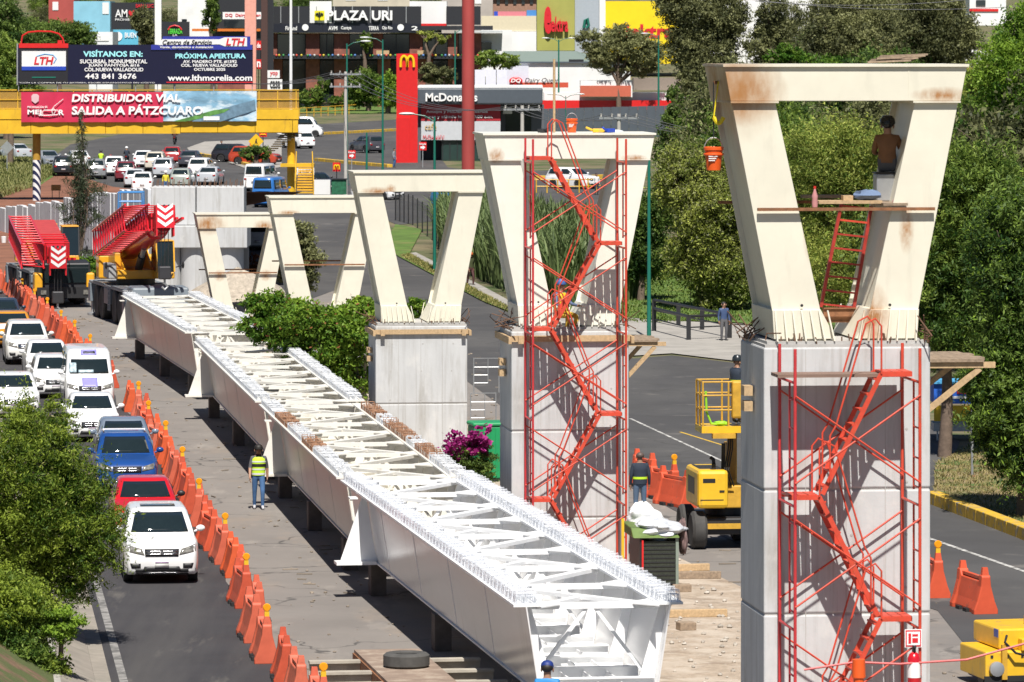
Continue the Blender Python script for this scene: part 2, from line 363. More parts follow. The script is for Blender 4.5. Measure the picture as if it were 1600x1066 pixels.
P[5] = make_pier(5, *PA[5], PZ[5], 'tall cream V pier with the rust scorched cap corner, red ladder between its legs',
    [((-1.6,-1.03,zt+4.0),.75,(1,1,1.2)), ((1.6,-1.03,zt+3.95),.5,(.8,1,3)), ((-.55,-1.0,zt+1.75),.35,(2,1,.6)), ((1.0,-1.0,zt+1.8),.3,(2,1,.6)), ((.45,-1.0,zt+.35),.55,(1.6,1,.8)),
     ((-1.95,.3,zt+4.1),1.3,(1,.5,1)), ((-1.9,-.9,zt+4.0),.7,(1,1,1))], boards=False)
P[4] = make_pier(4, *PA[4], PZ[4], 'cream V pier with the orange bucket standing on its cap beam', [((-1.7,-1.0,PZ[4]+4.0),.25), ((1.5,-1.0,PZ[4]+3.95),.3,(.8,1,3))], c=(.73,.71,.63))
P[3] = make_pier(3, *PA[3], PZ[3], 'cream V pier on square concrete column behind the pink bougainvillea', [((-1.3,-1.0,PZ[3]+3.95),.4,(.7,1,2.5)), ((-.9,-1.0,PZ[3]+4),.2)])
P[2] = make_pier(2, *PA[2], PZ[2], 'cream V pier with two thin rods across its legs above the leafy tree', [((-1.3,-1.0,PZ[2]+3.95),.35,(.7,1,3))])
P[1] = make_pier(1, *PA[1], PZ[1], 'lowest cream V pier with rust stained cap beside the gravel heap', [((-1.5,-1.03,PZ[1]+4.1),.8,(.8,1,1.4)), ((.9,-1.03,PZ[1]+4.0),.5,(.9,1,1.6)), ((.98,-1.0,PZ[1]+1.9),.3), ((-.98,-1.0,PZ[1]+1.9),.3)])
for k, zz in ((5, 2.12), (2, 2.0), (1, 1.95)):
    strut(P[k][0], PZ[k] + .07 + zz, y=-1.06, w=1.45); strut(P[k][0], PZ[k] + .07 + zz + .05, y=1.06, w=1.75)
# platform boards, packing and oddments between the legs of the nearest pier
t5 = P[5][0]; z5 = PZ[5] + .07
m = MB(); m.box(-.42, .62, -.9, -.5, z5 + 2.20, z5 + 2.25); tag(m.build('platform_plank', wood), 'pale plank lying across the rods between the legs of the tall pier', 'plank')
bpy.data.objects['platform_plank'].location = t5.location; bpy.data.objects['platform_plank'].rotation_euler = (0, 0, AX)
def on_pier(o, k=5): o.location = P[k][0].location; o.rotation_euler = (0, 0, AX); return o
m = MB(); m.box(-.42, .42, .45, .8, z5 + 2.25, z5 + 2.30); on_pier(tag(m.build('platform_plank', wood_old), 'weathered plank behind the pale plank between the legs of the tall pier', 'plank'))
m = MB(); m.box(.0, .16, -.8, -.6, z5 + 2.251, z5 + 2.33); on_pier(tag(m.build('timber_block', wood), 'short timber block on the plank between the pier legs', 'timber block'))
rag = mat('blue cloth', (.12,.17,.28), .9, var=.3); m = MB(); m.ell((.42, -.65, z5 + 2.33), (.22, .14, .085), 14, 8, .5); on_pier(tag(m.build('crumpled_cloth', rag, smooth=True), 'crumpled blue cloth lying on the plank between the pier legs', 'cloth'))
bt = thing('drink_bottle', 'red capped drink bottle at the left leg on the plank', 'bottle', AB(*PA[5]), AX)
m = MB(); m.lathe([(.045,0),(.05,.06),(.045,.14),(.05,.18),(.02,.27),(.018,.30)], (-.5,-.98,z5+2.15), 10); m.build('bottle_body', mat('bottle plastic', (.55,.25,.25), .2), bt, True)
m = MB(); m.lathe([(.022,0),(.022,.04)], (-.5,-.98,z5+2.45), 8); m.build('cap', mat('red plastic', (.6,.03,.02), .4), bt)
m = MB(); m.ell((.93,-.8,z5+2.22), (.13,.1,.09), 12, 8); hh = on_pier(tag(m.build('hard_hat', mat('pink plastic', (.6,.25,.28), .4), smooth=True), 'pale red hard hat by the right leg of the tall pier', 'hard hat'))
# rusty channel across the foot of the V
m = MB(); m.box(-.15, .95, .15, .27, z5 + .25, z5 + .45); m.box(-.15, .95, .12, .30, z5 + .45, z5 + .47); m.box(-.15,.95,.12,.30,z5+.23,z5+.25); m.build('tie_channel', rust, t5)
# cross plank and tool box carrying the welder
m = MB(); m.box(.60, 1.0, -1.1, 1.1, z5 + 2.175, z5 + 2.215); on_pier(tag(m.build('platform_plank', wood_old), 'brown plank laid across the rods beside the right leg of the tall pier', 'plank'))
tbx = thing('tool_box', 'grey steel tool box on the cross plank under the welder', 'tool box', AB(*PA[5]), AX); part('box', steel, tbx, (.66, .96, -.2, .12, z5 + 2.216, z5 + 2.66), bevel=.02); part('lid', dark, tbx, (.65, .97, -.21, .13, z5 + 2.661, z5 + 2.69), bevel=.01)
# ------------------------------------------------------------------ red steel scaffolding stair towers
red_sc = mat('scaffold red paint', (.56,.06,.03), .5, var=.15, scale=6, col2=(.40,.07,.03), mask=(.55,.7), mscale=7)
red_sc2 = mat('scaffold crimson paint', (.50,.035,.04), .5, var=.15, scale=6)
plank_m = mat('scaffold plank brown', (.20,.13,.10), .8, var=.25, stretch=(.5,5,5))
def del_lab(o): pass
def stair_tower(k, zmax, first, label, nst, x0, x1, top_plank):
    y0, y1 = -2.68, -1.25; st = 1.95
    t = thing('scaffold_tower', label, 'scaffolding', AB(*PA[k]), AX, 'red scaffold stair towers against the pier fronts')
    z0 = zmax - nst * st
    for j in range(nst):
        za, zb = z0 + j * st, z0 + (j + 1) * st
        for xx, mm in ((x0, red_sc2), (x1, red_sc)):
            fr = MB(); r = .026
            zt_ = zb + (.42 if j == nst - 1 else 0)
            fr.tube((xx, y0, za), (xx, y0, zt_), r, n=7); fr.tube((xx, y1, za), (xx, y1, zt_), r, n=7)
            fr.tube((xx, y0 + .5, za + .1), (xx, y0 + .5, zb - .14), .018, n=6)
            for zz in (.16, .62, 1.1, 1.55): fr.tube((xx, y0, za + zz), (xx, y0 + .5, za + zz), .016, n=6)
            fr.tube((xx, y0, zb - .12), (xx, y1, zb - .12), .022, n=6)
            fr.build('end_frame', mm, t, True)
        for yy in (y0, y1):
            for (pa, pb) in (((x0, za + .25), (x1, zb - .32)), ((x1, za + .25), (x0, zb - .32))):
                b_ = MB(); o_ = -.03 if pa[0] == x0 else -.055
                b_.tube((pa[0], yy + o_, pa[1]), (pb[0], yy + o_, pb[1]), .017, n=6); b_.build('cross_brace', red_sc, t, True)
    for j in range(nst):
        za, zb = z0 + j * st, z0 + (j + 1) * st; up = (j + first) % 2
        xs, xe = (x0 + .55, x1 - .5) if up else (x1 - .55, x0 + .5); sg = 1 if xe > xs else -1
        fl = thing('stair_flight', None, None); fl.parent = t; del_lab(fl)
        sm = MB()
        for yy in (-2.05, -1.42):
            sm.bar((xs, yy, za + .02), (xe, yy, zb - .02), .03, .075); sm.bar((xe - sg*.01, yy, zb - .03), (xe + sg * .5, yy, zb - .03), .03, .075)
        sm.build('stringer', red_sc, fl)
        for q in range(8):
            f = (q + .5) / 8; x = xs + (xe - xs) * f; z = za + (zb - za) * f
            tr = MB(); tr.box(x - .055, x + .055, -2.03, -1.44, z, z + .03); tr.build('tread', red_sc, fl)
        for q in range(3):
            lx = xe + sg * (.02 + .165 * q); ld = MB(); ld.box(min(lx, lx + sg*.15), max(lx, lx + sg*.15), -2.03, -1.44, zb - .02, zb + .015); ld.build('landing_plate', red_sc, fl)
        for yy in (-2.07, -1.40):
            hr = MB(); dx = sg * .09
            hr.path([(xs + sg*.12, yy, za + .2), (xs + sg*.12, yy, za + .95), (xs + sg*.22, yy, za + 1.12), (xe - sg*.25, yy, zb + .78), (xe - sg*.10, yy, zb + .86), (xe, yy, zb + .74), (xe, yy, zb - .02)], .016, 6)
            hr.build('handrail', red_sc, fl, True)
    if top_plank:
        for q in range(3):
            m = MB(); ya = -1.28 - (q + 1) * .22; m.box(x0 - .15, x1 - .08, ya, ya + .2, zmax - .08, zmax - .03); m.build('deck_plank', plank_m, t)
    # base jacks
    for xx in (x0, x1):
        for yy in (y0, y1):
            m = MB(); m.box(xx - .08, xx + .08, yy - .08, yy + .08, .012, .03); m.tube((xx, yy, .03), (xx, yy, max(.05, z0 + .02)), .018, n=6); m.build('base_jack', rust, t)
    return t
stair_tower(5, 6.92, 1, 'red scaffold stair tower topped by a brown plank deck, against tall pier', 3, -1.12, .88, True)
stair_tower(4, 9.55, 0, 'red scaffold stair tower rising into the legs of the bucket topped pier', 5, -1.05, 1.08, False)
# red ladder between the legs of the nearest pier
ld = thing('ladder', 'dark red steel ladder leaning between the legs of the tall pier', 'ladder', AB(*PA[5]), AX)
lr = mat('ladder red paint', (.34,.03,.02), .5, var=.2, scale=5)
pa, pb = Vector((.08,.2,z5+.45)), Vector((.40,.2,z5+2.15)); hw = Vector((.27,0,-.03))
for s in (-1, 1):
    m = MB(); m.bar(pa + hw*s, pb + hw*s*.92 , .05, .07, (0,1,0)); m.build('rail', lr, ld)
for k in range(8):
    f = .03 + k / 7.4; c = pa.lerp(pb, f); m = MB(); m.bar(c - hw*.95, c + hw*.95, .05, .03); m.build('rung', red_sc if k in (6, 7) else lr, ld)
# ------------------------------------------------------------------ steel box girder segments lying beside the piers
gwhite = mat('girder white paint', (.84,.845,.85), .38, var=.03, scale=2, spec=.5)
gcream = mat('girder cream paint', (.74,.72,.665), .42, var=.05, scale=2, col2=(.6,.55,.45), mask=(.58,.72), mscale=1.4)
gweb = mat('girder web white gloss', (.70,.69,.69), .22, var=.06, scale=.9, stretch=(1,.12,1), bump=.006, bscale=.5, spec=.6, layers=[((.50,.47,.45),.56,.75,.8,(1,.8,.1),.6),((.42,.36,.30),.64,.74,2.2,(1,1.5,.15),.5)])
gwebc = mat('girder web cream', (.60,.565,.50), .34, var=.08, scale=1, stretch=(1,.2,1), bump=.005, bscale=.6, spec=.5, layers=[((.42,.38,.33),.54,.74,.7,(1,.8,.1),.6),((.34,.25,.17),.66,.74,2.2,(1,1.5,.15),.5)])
gstud = mat('bright stud wire', (.74,.76,.80), .35, metal=.25, var=.1)
gstud_r = mat('rusty stud wire', (.32,.17,.10), .8, var=.3, scale=3)
gtape = mat('clear plastic film', (.86,.88,.93), .15, var=.08, scale=4, alpha=.28)
def girder(label, c0, c1, m, mw, rusty=0, wing_at=1.8, bay=3.2, film=False):
    c0, c1 = Vector((*c0, 0)), Vector((*c1, 0)); L_ = (c1 - c0).length; dr = (c1 - c0).normalized()
    t = thing('box_girder', label, 'bridge girder', (c0.x, c0.y, .78), math.atan2(-dr.x, dr.y), 'steel girder segments lying along the works')
    D, T, B = 1.53, 1.27, 1.04
    for s in (-1, 1):
        w = MB(); w.add([(s*B,0,0),(s*(B+.024),0,0),(s*(T+.024),0,D-.03),(s*T,0,D-.03),(s*B,L_,0),(s*(B+.024),L_,0),(s*(T+.024),L_,D-.03),(s*T,L_,D-.03)],
                        [(0,1,2,3),(7,6,5,4),(0,4,5,1),(1,5,6,2),(2,6,7,3),(3,7,4,0)])
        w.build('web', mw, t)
        f = MB(); f.box(min(s*(T-.24), s*(T+.24)), max(s*(T-.24), s*(T+.24)), 0, L_, D - .03, D + .012); fl = f.build('top_flange', m, t)
        # shear connectors: rows of bent wire loops, joined
        for (ya, yb, mm) in ([(0, L_, gstud)] if not rusty else [(0, L_*.30, gstud), (L_*.30, L_*.44, gstud_r), (L_*.44, L_*.62, gstud), (L_*.62, L_*.80, gstud_r), (L_*.8, L_, gstud)] if s < 0 else [(0, L_*.2, gstud), (L_*.2, L_*.34, gstud_r), (L_*.34, L_*.42, gstud), (L_*.42, L_*.66, gstud_r), (L_*.66, L_*.74, gstud), (L_*.74, L_*.92, gstud_r)]):
            q = MB(); n = int((yb - ya) / .2)
            for j in range(n):
                y = ya + .08 + j * .2 + random.uniform(-.05, .05); h = .15 + random.uniform(-.04, .06); e = random.uniform(-.05, .05)
                for xa, xb in ((-.17, -.03), (.03, .17)):
                    q.path([(s*T + xa, y + e, D), (s*T + xa, y, D + h), (s*T + xb, y, D + h), (s*T + xb, y - e, D)], .011, 4)
            for xx in (-.17, -.03, .1, .17): q.tube((s*T + xx, ya + .05, D + .12), (s*T + xx, yb - .05, D + .13), .009, n=4)
            o = q.build('shear_connector_row', mm, fl, fix=False); o['kind'] = 'stuff'
        if film:
            q = MB(); n = int(L_ / .45)
            for j in range(n):
                y = j * .45
                q.path([(s*T - .2, y + .03, D + .02), (s*T - .17, y + .05, D + .21), (s*T + .17, y + .03, D + .22 + .02*math.sin(j)), (s*T + .2, y + .05, D + .02)], .02, 4)
                q.quad((s*T - .19, y + .05, D + .20), (s*T + .19, y + .05, D + .21 + .02*math.sin(j*2)), (s*T + .19, y + .40, D + .19 + .03*math.cos(j)), (s*T - .19, y + .40, D + .22))
                for e in (-.2, .2): q.quad((s*T + e, y + .04, D + .015), (s*T + e, y + .42, D + .015), (s*T + e*.95, y + .40, D + .2), (s*T + e*.95, y + .05, D + .21))
            o = q.build('plastic_film', gtape, fl, fix=False); o['kind'] = 'stuff'
    f = MB(); f.box(-B - .06, B + .06, 0, L_, -.035, -.005); f.build('bottom_plate', m, t)
    # bottom ribs
    for x in (-.42, .0, .42):
        f = MB(); f.box(x - .012, x + .012, .04, L_ - .04, -.004, .16); f.build('bottom_rib', m, t)
    n = int(L_ / (bay / 2))
    for j in range(n + 1):
        y = .12 + j * (L_ - .24) / n; f = MB(); f.box(-B + .03, B - .03, y - .012, y + .012, .0, .21); f.box(-B + .03, B - .03, y - .09, y + .09, .211, .23); f.build('floor_beam', m, t)
    nb = round(L_ / bay)
    for j in range(nb + 1):
        y = min(L_ - .12, .35 + j * (L_ - .5) / nb)
        f = MB(); f.bar((-T + .22, y, D - .06), (T - .22, y, D - .06), .20, .09); f.build('top_strut', m, t)
        if j < nb:
            y2 = min(L_ - .12, .35 + (j + 1) * (L_ - .5) / nb); s = 1 if j % 2 else -1
            f = MB(); f.bar((-s*(T-.2), y + .05, D - .075), (s*(T-.2), y2 - .05, D - .075), .19, .07); f.build('lateral_brace', m, t)
            f = MB(); f.bar((s*(T-.2), y + .05, D - .085), (0, (y+y2)/2, D - .085), .17, .06)
            if j % 2 == 0: f.build('lateral_brace', m, t)
        for s in (-1, 1):
            g = MB(); g.add([(s*(T-.22), y - .55, D - .035), (s*(T-.22), y + .55, D - .035), (s*(T-.62), y + .12, D - .035), (s*(T-.62), y - .12, D - .035),
                             (s*(T-.22), y - .55, D - .012), (s*(T-.22), y + .55, D - .012), (s*(T-.62), y + .12, D - .012), (s*(T-.62), y - .12, D - .012)],
                            [(3,2,1,0),(4,5,6,7),(0,1,5,4),(1,2,6,5),(2,3,7,6),(3,0,4,7)]); g.build('gusset_plate', m, t)
            g = MB(); z0, z1 = .02, D - .06                # web stiffener, tapered plate inside the web
            g.add([(s*(B-.002),y-.008,z0),(s*(B-.30),y-.008,z0),(s*(T-.12),y-.008,z1),(s*(T-.002),y-.008,z1),(s*(B-.002),y+.008,z0),(s*(B-.30),y+.008,z0),(s*(T-.12),y+.008,z1),(s*(T-.002),y+.008,z1)],
                  [(0,1,2,3),(7,6,5,4),(0,4,5,1),(1,5,6,2),(2,6,7,3),(3,7,4,0)]); g.build('web_stiffener', m, t)
        if j % 2 == 0 and j < nb:
            for s in (-1, 1):
                f = MB(); f.bar((s*.05, y + .5, D - .12), (s*(B - .1), y + .5, .24), .09, .06); f.build('cross_frame_brace', m, t)
            f = MB(); f.bar((-T + .22, y + .5, D - .1), (T - .22, y + .5, D - .1), .18, .08); f.build('top_strut', m, t)
    for k in range(1, 5):                                 # weld seams on the webs
        yk = L_ * k / 5 + random.uniform(-.3, .3)
        for s in (-1, 1): g = MB(); g.bar((s*(B + .027), yk, .01), (s*(T + .027), yk + random.uniform(-.01,.01), D - .04), .03, .008, (s, 0, 0)); g.build('weld_seam', m, t)
    # bearing wing plates on both sides
    yw = L_ - wing_at
    for s in (-1, 1):
        w = MB(); T3 = lambda u, v, q: (s*u, q, v)
        w.ext([(B + .03, .03), (B + .84, .03), (B + .82, .10), (T + .13, D - .10), (T + .035, D - .10), (B + .13, .55)], T3, yw - .02, yw + .02)
        wg = w.build('wing_plate', gwhite if m is gwhite else gcream, t)
        part('wing_base', m, wg, (min(s*(B+.07), s*(B+.95)), max(s*(B+.07), s*(B+.95)), yw - .26, yw + .26, -.034, .028))
        part('wing_cap', m, wg, (min(s*(T+.245), s*(T+.42)), max(s*(T+.245), s*(T+.42)), yw - .2, yw + .2, D - .13, D - .10))
    return t
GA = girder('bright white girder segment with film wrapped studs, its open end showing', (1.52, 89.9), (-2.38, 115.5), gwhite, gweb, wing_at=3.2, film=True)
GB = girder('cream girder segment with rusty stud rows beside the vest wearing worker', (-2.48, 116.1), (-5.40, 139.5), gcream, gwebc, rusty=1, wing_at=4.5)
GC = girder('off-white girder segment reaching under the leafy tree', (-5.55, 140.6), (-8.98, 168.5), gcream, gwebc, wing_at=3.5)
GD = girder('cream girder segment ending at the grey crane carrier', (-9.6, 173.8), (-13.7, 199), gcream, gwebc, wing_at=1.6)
# packing blocks under the girders
def block(p, sz, rz, m, label, name='packing_block', grp='packing under the girder segments'):
    b = MB(); b.box(-sz[0]/2, sz[0]/2, -sz[1]/2, sz[1]/2, 0, sz[2]); o = b.build(name, m, bevel=.008); o.location = p; o.rotation_euler = (0, 0, rz)
    return tag(o, label, 'block', grp)
blk = mat('old steel packing', (.09,.075,.065), .8, var=.3, scale=4)
for gt, ln, nm in ((GA, 25.8, 'white girder with the open end'), (GB, 23.5, 'cream girder with rusty studs'), (GC, 28, 'off-white girder under the tree'), (GD, 25.5, 'cream girder by the crane')):
    for y in (2.2, ln * .5, ln - 2.6):
        for s in (-1, 1):
            p = gt.matrix_basis @ Vector(()) if False else Vector(gt.location) + Vector((math.cos(gt.rotation_euler.z) * s * 1.0 - math.sin(gt.rotation_euler.z) * y, math.sin(gt.rotation_euler.z) * s * 1.0 + math.cos(gt.rotation_euler.z) * y, 0))
            block((p.x, p.y, .005), (.34, .5, .735), gt.rotation_euler.z, blk, 'dark packing block under the ' + nm, grp='packing under the ' + nm)
# trestle of steel beams with a worn tyre on it
tz = AX + R(2); tp = G(632, 1040, .62)
tr = thing('steel_trestle', 'low rusty steel trestle with stub beams carrying a worn tyre', 'trestle', (tp.x, tp.y, 0), tz)
rs2 = mat('dusty rusty plate', (.27,.20,.155), .85, var=.25, scale=2, col2=(.4,.34,.27), mask=(.5,.7), mscale=2)
tb = mat('dusty grey beam', (.40,.36,.30), .85, var=.2, scale=3)
part('deck_plate', rs2, tr, (-.62, .62, -4.2, 2.6, .56, .62))
for s in (-1, 1): part('side_beam', rust, tr, (s*.60 - .05, s*.60 + .05, -4.2, 2.6, .25, .559))
for j, y in enumerate((1.4, -.3, -2.0, -3.6)):
    for s in (-1, 1): part('stub_beam', tb, tr, (min(s*.66, s*1.62), max(s*.66, s*1.62), y - .11, y + .11, .52, .57), (min(s*.66, s*1.62), max(s*.66, s*1.62), y - .02, y + .02, .30, .52), (min(s*.66, s*1.62), max(s*.66, s*1.62), y - .11, y + .11, .27, .30))
for s in (-1, 1):
    for y in (-3.2, 1.3): part('post', rust, tr, (s*1.45 - .08, s*1.45 + .08, y - .08, y + .08, .005, .265)); part('post', rust, tr, (s*.6 - .06, s*.6 + .06, y - .06, y + .06, .005, .249))
def tyre_mesh(r, w, hub, axis='z', n=28):
    m = MB(); m.lathe([(hub, -w/2 + .02), (hub + .03, -w/2), (r - .05, -w/2), (r, -w/2 + .04), (r, w/2 - .04), (r - .05, w/2), (hub + .03, w/2), (hub, w/2 - .02), (hub, -w/2 + .02)], (0,0,0), n, axis); return m
m = tyre_mesh(.43, .26, .21); ty = m.build('tyre', mat('dusty tyre rubber', (.07,.068,.065), .9, var=.25, scale=5), smooth=True)
q = G(635, 1031, .75); ty.location = (q.x, q.y, .62 + .131); tag(ty, 'worn black tyre lying flat on the steel trestle', 'tyre')
# ------------------------------------------------------------------ pixel-rect helpers for facades, signs and lettering
def at_base(name, label, cat, x, d, group=None, z=None):
    return thing(name, label, cat, ((x - 800) * d / FP, d, zg(d) if z is None else z), 0, group)
def pbox(name, m, T, x0, x1, y0, y1, d, th=.1, bevel=0):      # photo rectangle at distance d, th metres deep
    a, b = W(x0, y1, d), W(x1, y0, d); o = Vector(T.location)
    if T.parent: o += Vector(T.parent.location)
    q = MB(); q.box(a.x - o.x, b.x - o.x, d - o.y, d - o.y + th, a.z - o.z, b.z - o.z); return q.build(name, m, T, bevel=bevel)
def ppoly(name, m, T, pts, d, th=.1):
    o = Vector(T.location); q = MB(); w = [W(x, y, d) - o for x, y in pts]
    q.ext([(p.x, p.z) for p in w], lambda u, v, s: (u, s, v), d - o.y, d - o.y + th); return q.build(name, m, T)
def text(T, s, x0, x1, y0, y1, d, m, th=.03, bold=.0, shear=0, name='lettering'):
    cu = bpy.data.curves.new('t', 'FONT'); cu.body = s; cu.extrude = .02; cu.offset = bold; cu.shear = shear; cu.resolution_u = 3
    ob = bpy.data.objects.new('t', cu); COL.objects.link(ob); bpy.context.view_layer.update()
    me = bpy.data.meshes.new_from_object(ob.evaluated_get(bpy.context.evaluated_depsgraph_get()))
    bpy.data.objects.remove(ob); bpy.data.curves.remove(cu)
    n = len(me.vertices); co = np.empty(n * 3, np.float32); me.vertices.foreach_get('co', co); co = co.reshape(-1, 3)
    lo, hi = co.min(0), co.max(0); u = (co - lo) / np.maximum(hi - lo, 1e-6)
    a, b = W(x0, y1, d), W(x1, y0, d); o = Vector(T.location); out = np.empty_like(co)
    out[:, 0] = a.x + u[:, 0] * (b.x - a.x) - o.x; out[:, 2] = a.z + u[:, 1] * (b.z - a.z) - o.z; out[:, 1] = d - o.y - u[:, 2] * th
    me.vertices.foreach_set('co', out.ravel()); me.materials.clear(); me.materials.append(m); me.update()
    return link(name, me, T)
def flat(n, c, r=.55, **k): return mat(n, c, r, var=k.pop('var', .06), **k)
white = flat('white wall paint', (.74,.74,.74), var=.08, scale=.3); letter_w = flat('white lettering', (.82,.82,.82), .4); letter_k = flat('black lettering', (.015,.015,.015))
redp = flat('signal red', (.62,.02,.02), .35); letter_r = flat('red lettering', (.60,.02,.03), .4); letter_y = flat('yellow lettering', (.85,.50,.01), .4)
cyan = flat('cyan print', (.35,.80,.85), .4); navy = flat('navy print', (.010,.010,.035), .3); blue = flat('blue print', (.02,.06,.42), .4)
glass = mat('dark window glass', (.02,.025,.03), .06, var=.1, spec=.8); glassg = mat('greenish shop glass', (.02,.045,.04), .05, spec=.8)
brick = mat('dark red brickwork', (.24,.085,.06), .85, var=.3, scale=1.5); char = flat('charcoal cladding', (.022,.023,.028), .5); grey = flat('blue grey cladding', (.075,.09,.11), .5)
green_pole = flat('green enamel', (.01,.14,.10), .45); yel = mat('yellow bridge paint', (.70,.42,.02), .5, var=.12, scale=1.2, col2=(.33,.19,.03), mask=(.6,.75), mscale=1.5, mstretch=(1,1,.3))
yel2 = mat('yellow rail paint', (.62,.36,.03), .5, var=.15, scale=2)
# ------------------------------------------------------------------ abutment and ramp walls
ab_d = gd(462); s_ab = FP / ab_d
ab = at_base('abutment', 'grey concrete abutment block on round columns under the ramp end', 'abutment', 305, ab_d)
def abx(x): return (x - 305) / s_ab
def aby(y): return (462 - y) / s_ab
for x0, x1 in ((236, 306), (307, 382)):
    q = MB(); q.box(abx(x0), abx(x1) - .02, 0, 2.2, aby(352), aby(292)); q.build('wall_panel', concrete, ab, bevel=.04)
q = MB(); q.box(abx(238), abx(387), -.5, 3.0, aby(387), aby(352.5)); q.build('cap_beam', concrete, ab, bevel=.04)
for x in (306, 355, 257):
    q = MB(); q.lathe([(1.02 * .62 * 24 / s_ab if False else 25 / s_ab, -.2), (25 / s_ab, aby(387.3))], (abx(x), .5, 0), 24); q.build('column', concrete, ab, True)
q = MB(); q.box(abx(240), abx(384), 2.6, 3.0, -.2, aby(390)); q.build('back_wall', concrete2, ab)
for k in range(36):
    x = abx(238 + k * 4.1); q = MB(); q.tube((x, .3 + .9 * (k % 2), aby(293)), (x + .03, .35 + .9 * (k % 2), aby(293) + .25 + .07 * (k % 3)), .02, n=5); q.build('starter_bar', rebar_m, ab)
# ramp wall made of precast panels running back from the abutment
def wall_run(p, q, ztop0, ztop1, pw, label, m, th=.25):
    p, q = Vector((*p, 0)), Vector((*q, 0)); L_ = (q - p).length; dr = (q - p).normalized(); n = int(L_ / pw)
    t = thing('ramp_wall', label, 'retaining wall', (p.x, p.y, 0), math.atan2(dr.y, dr.x), 'precast ramp walls')
    for k in range(n):
        x0, x1 = k * pw + .015, (k + 1) * pw - .015; f = (k + .5) / n; zt = ztop0 + (ztop1 - ztop0) * f; w = p + dr * x0
        b = MB(); j = random.uniform(-.05, .05); b.box(x0, x1, j, th + j, zg(w.y) - .5, zt + random.uniform(-.12, .12)); b.build('wall_panel', m, t, bevel=.02)
    return t
wallc = mat('pale precast concrete', (.62,.63,.65), .85, var=.1, scale=1.5, layers=[((.34,.33,.32),.6,.72,1.8,(3,3,.15),.7)])
wl = G(232, 452); wf = G(100, 392); wf2 = G(-30, 352)
wall_run((wf.x, wf.y), (wl.x, wl.y), W(100, 312, wf.y).z, W(232, 292, wl.y).z, 1.25, 'pale precast panel wall of the ramp running up to the abutment', wallc)
wall_run((wf2.x, wf2.y), (wf.x - .1, wf.y), W(-30, 330, wf2.y).z, W(100, 316, wf.y).z, 1.6, 'long pale precast panel wall curving away behind the cranes', wallc)
# ramp fill between the walls: raised deck of red soil behind the abutment
def ramp():
    pts = [(G(232,452), W(232,292,wl.y).z), (G(100,392), W(100,313,wf.y).z), (G(-30,352), W(-30,331,wf2.y).z)]
    q = MB(); vs = []; 
    for p, z in pts: vs += [(p.x, p.y + .3, z - .25), (p.x + 7.5 + (p.y - wl.y) * .11, p.y + .3 + (p.y - wl.y) * .25, z - .25)]
    q.add(vs, [(0,1,3,2),(2,3,5,4)]); o = q.build('ramp_fill', soil); o['kind'] = 'structure'
ramp()
sheet('red_soil', gpoly((-60,345),(-60,300),(100,268),(175,292),(235,300),(180,330),(90,340)), soil, .02)
sheet('verge', gpoly((-60,330),(-60,250),(20,243),(105,262),(60,292),(0,300)), lawn, .028)
sheet('red_soil', gpoly((-60,480),(-60,350),(40,345),(95,400),(90,430),(60,440)), soil, .02)
# blue scaffold frames at the ramp wall
blue_sc = flat('blue scaffold paint', (.06,.22,.50), .5)
sd = wl.y - 3; sfb = at_base('scaffold_tower', 'pale blue scaffold frames standing at the ramp wall', 'scaffolding', 205, sd)
for k, (ya, yb) in enumerate(((301, 330), (331, 358))):
    o = Vector(sfb.location)
    for dy in (0, 1.2):
        q = MB(); a, b, c, d_ = (W(185, yb, sd) - o, W(185, ya, sd) - o, W(222, ya, sd) - o, W(222, yb, sd) - o); e = Vector((0, dy, 0))
        q.path([a + e, b + e, c + e, d_ + e], .05, 6); m1 = a.lerp(b, .5); m2 = d_.lerp(c, .5); q.tube(m1 + e, m2 + e, .035, n=6); q.build('frame', blue_sc, sfb, True)
for x in (185, 222):
    q = MB(); o = Vector(sfb.location); p = W(x, 358, sd) - o; q.tube(p, Vector((p.x, p.y, 0)), .05, n=6); q.build('post', blue_sc, sfb)
# gravel heap behind the lowest pier
gh = G(372, 500); q = MB(); rs = random.Random(3); rings = []
for i in range(9):
    f = i / 8; r = 3.4 * (1 - f) ** .9 + .05
    rings.append([(gh.x + r * (1 + .16 * mnoise.noise((math.cos(a)*2, math.sin(a)*2, f*3))) * math.cos(a) * 1.25, gh.y + r * math.sin(a), .0 + 2.3 * f - .05 + .12 * mnoise.noise((math.cos(a)*3, math.sin(a)*3, f*4 + 5))) for a in [2*math.pi*k/28 for k in range(28)]])
q.loft(rings); tag(q.build('gravel_heap', mat('gravel', (.38,.33,.27), .95, var=.3, scale=5, bump=.06, bscale=6), smooth=True), 'tan gravel heap between the abutment and the lowest pier', 'gravel heap', kind=None)
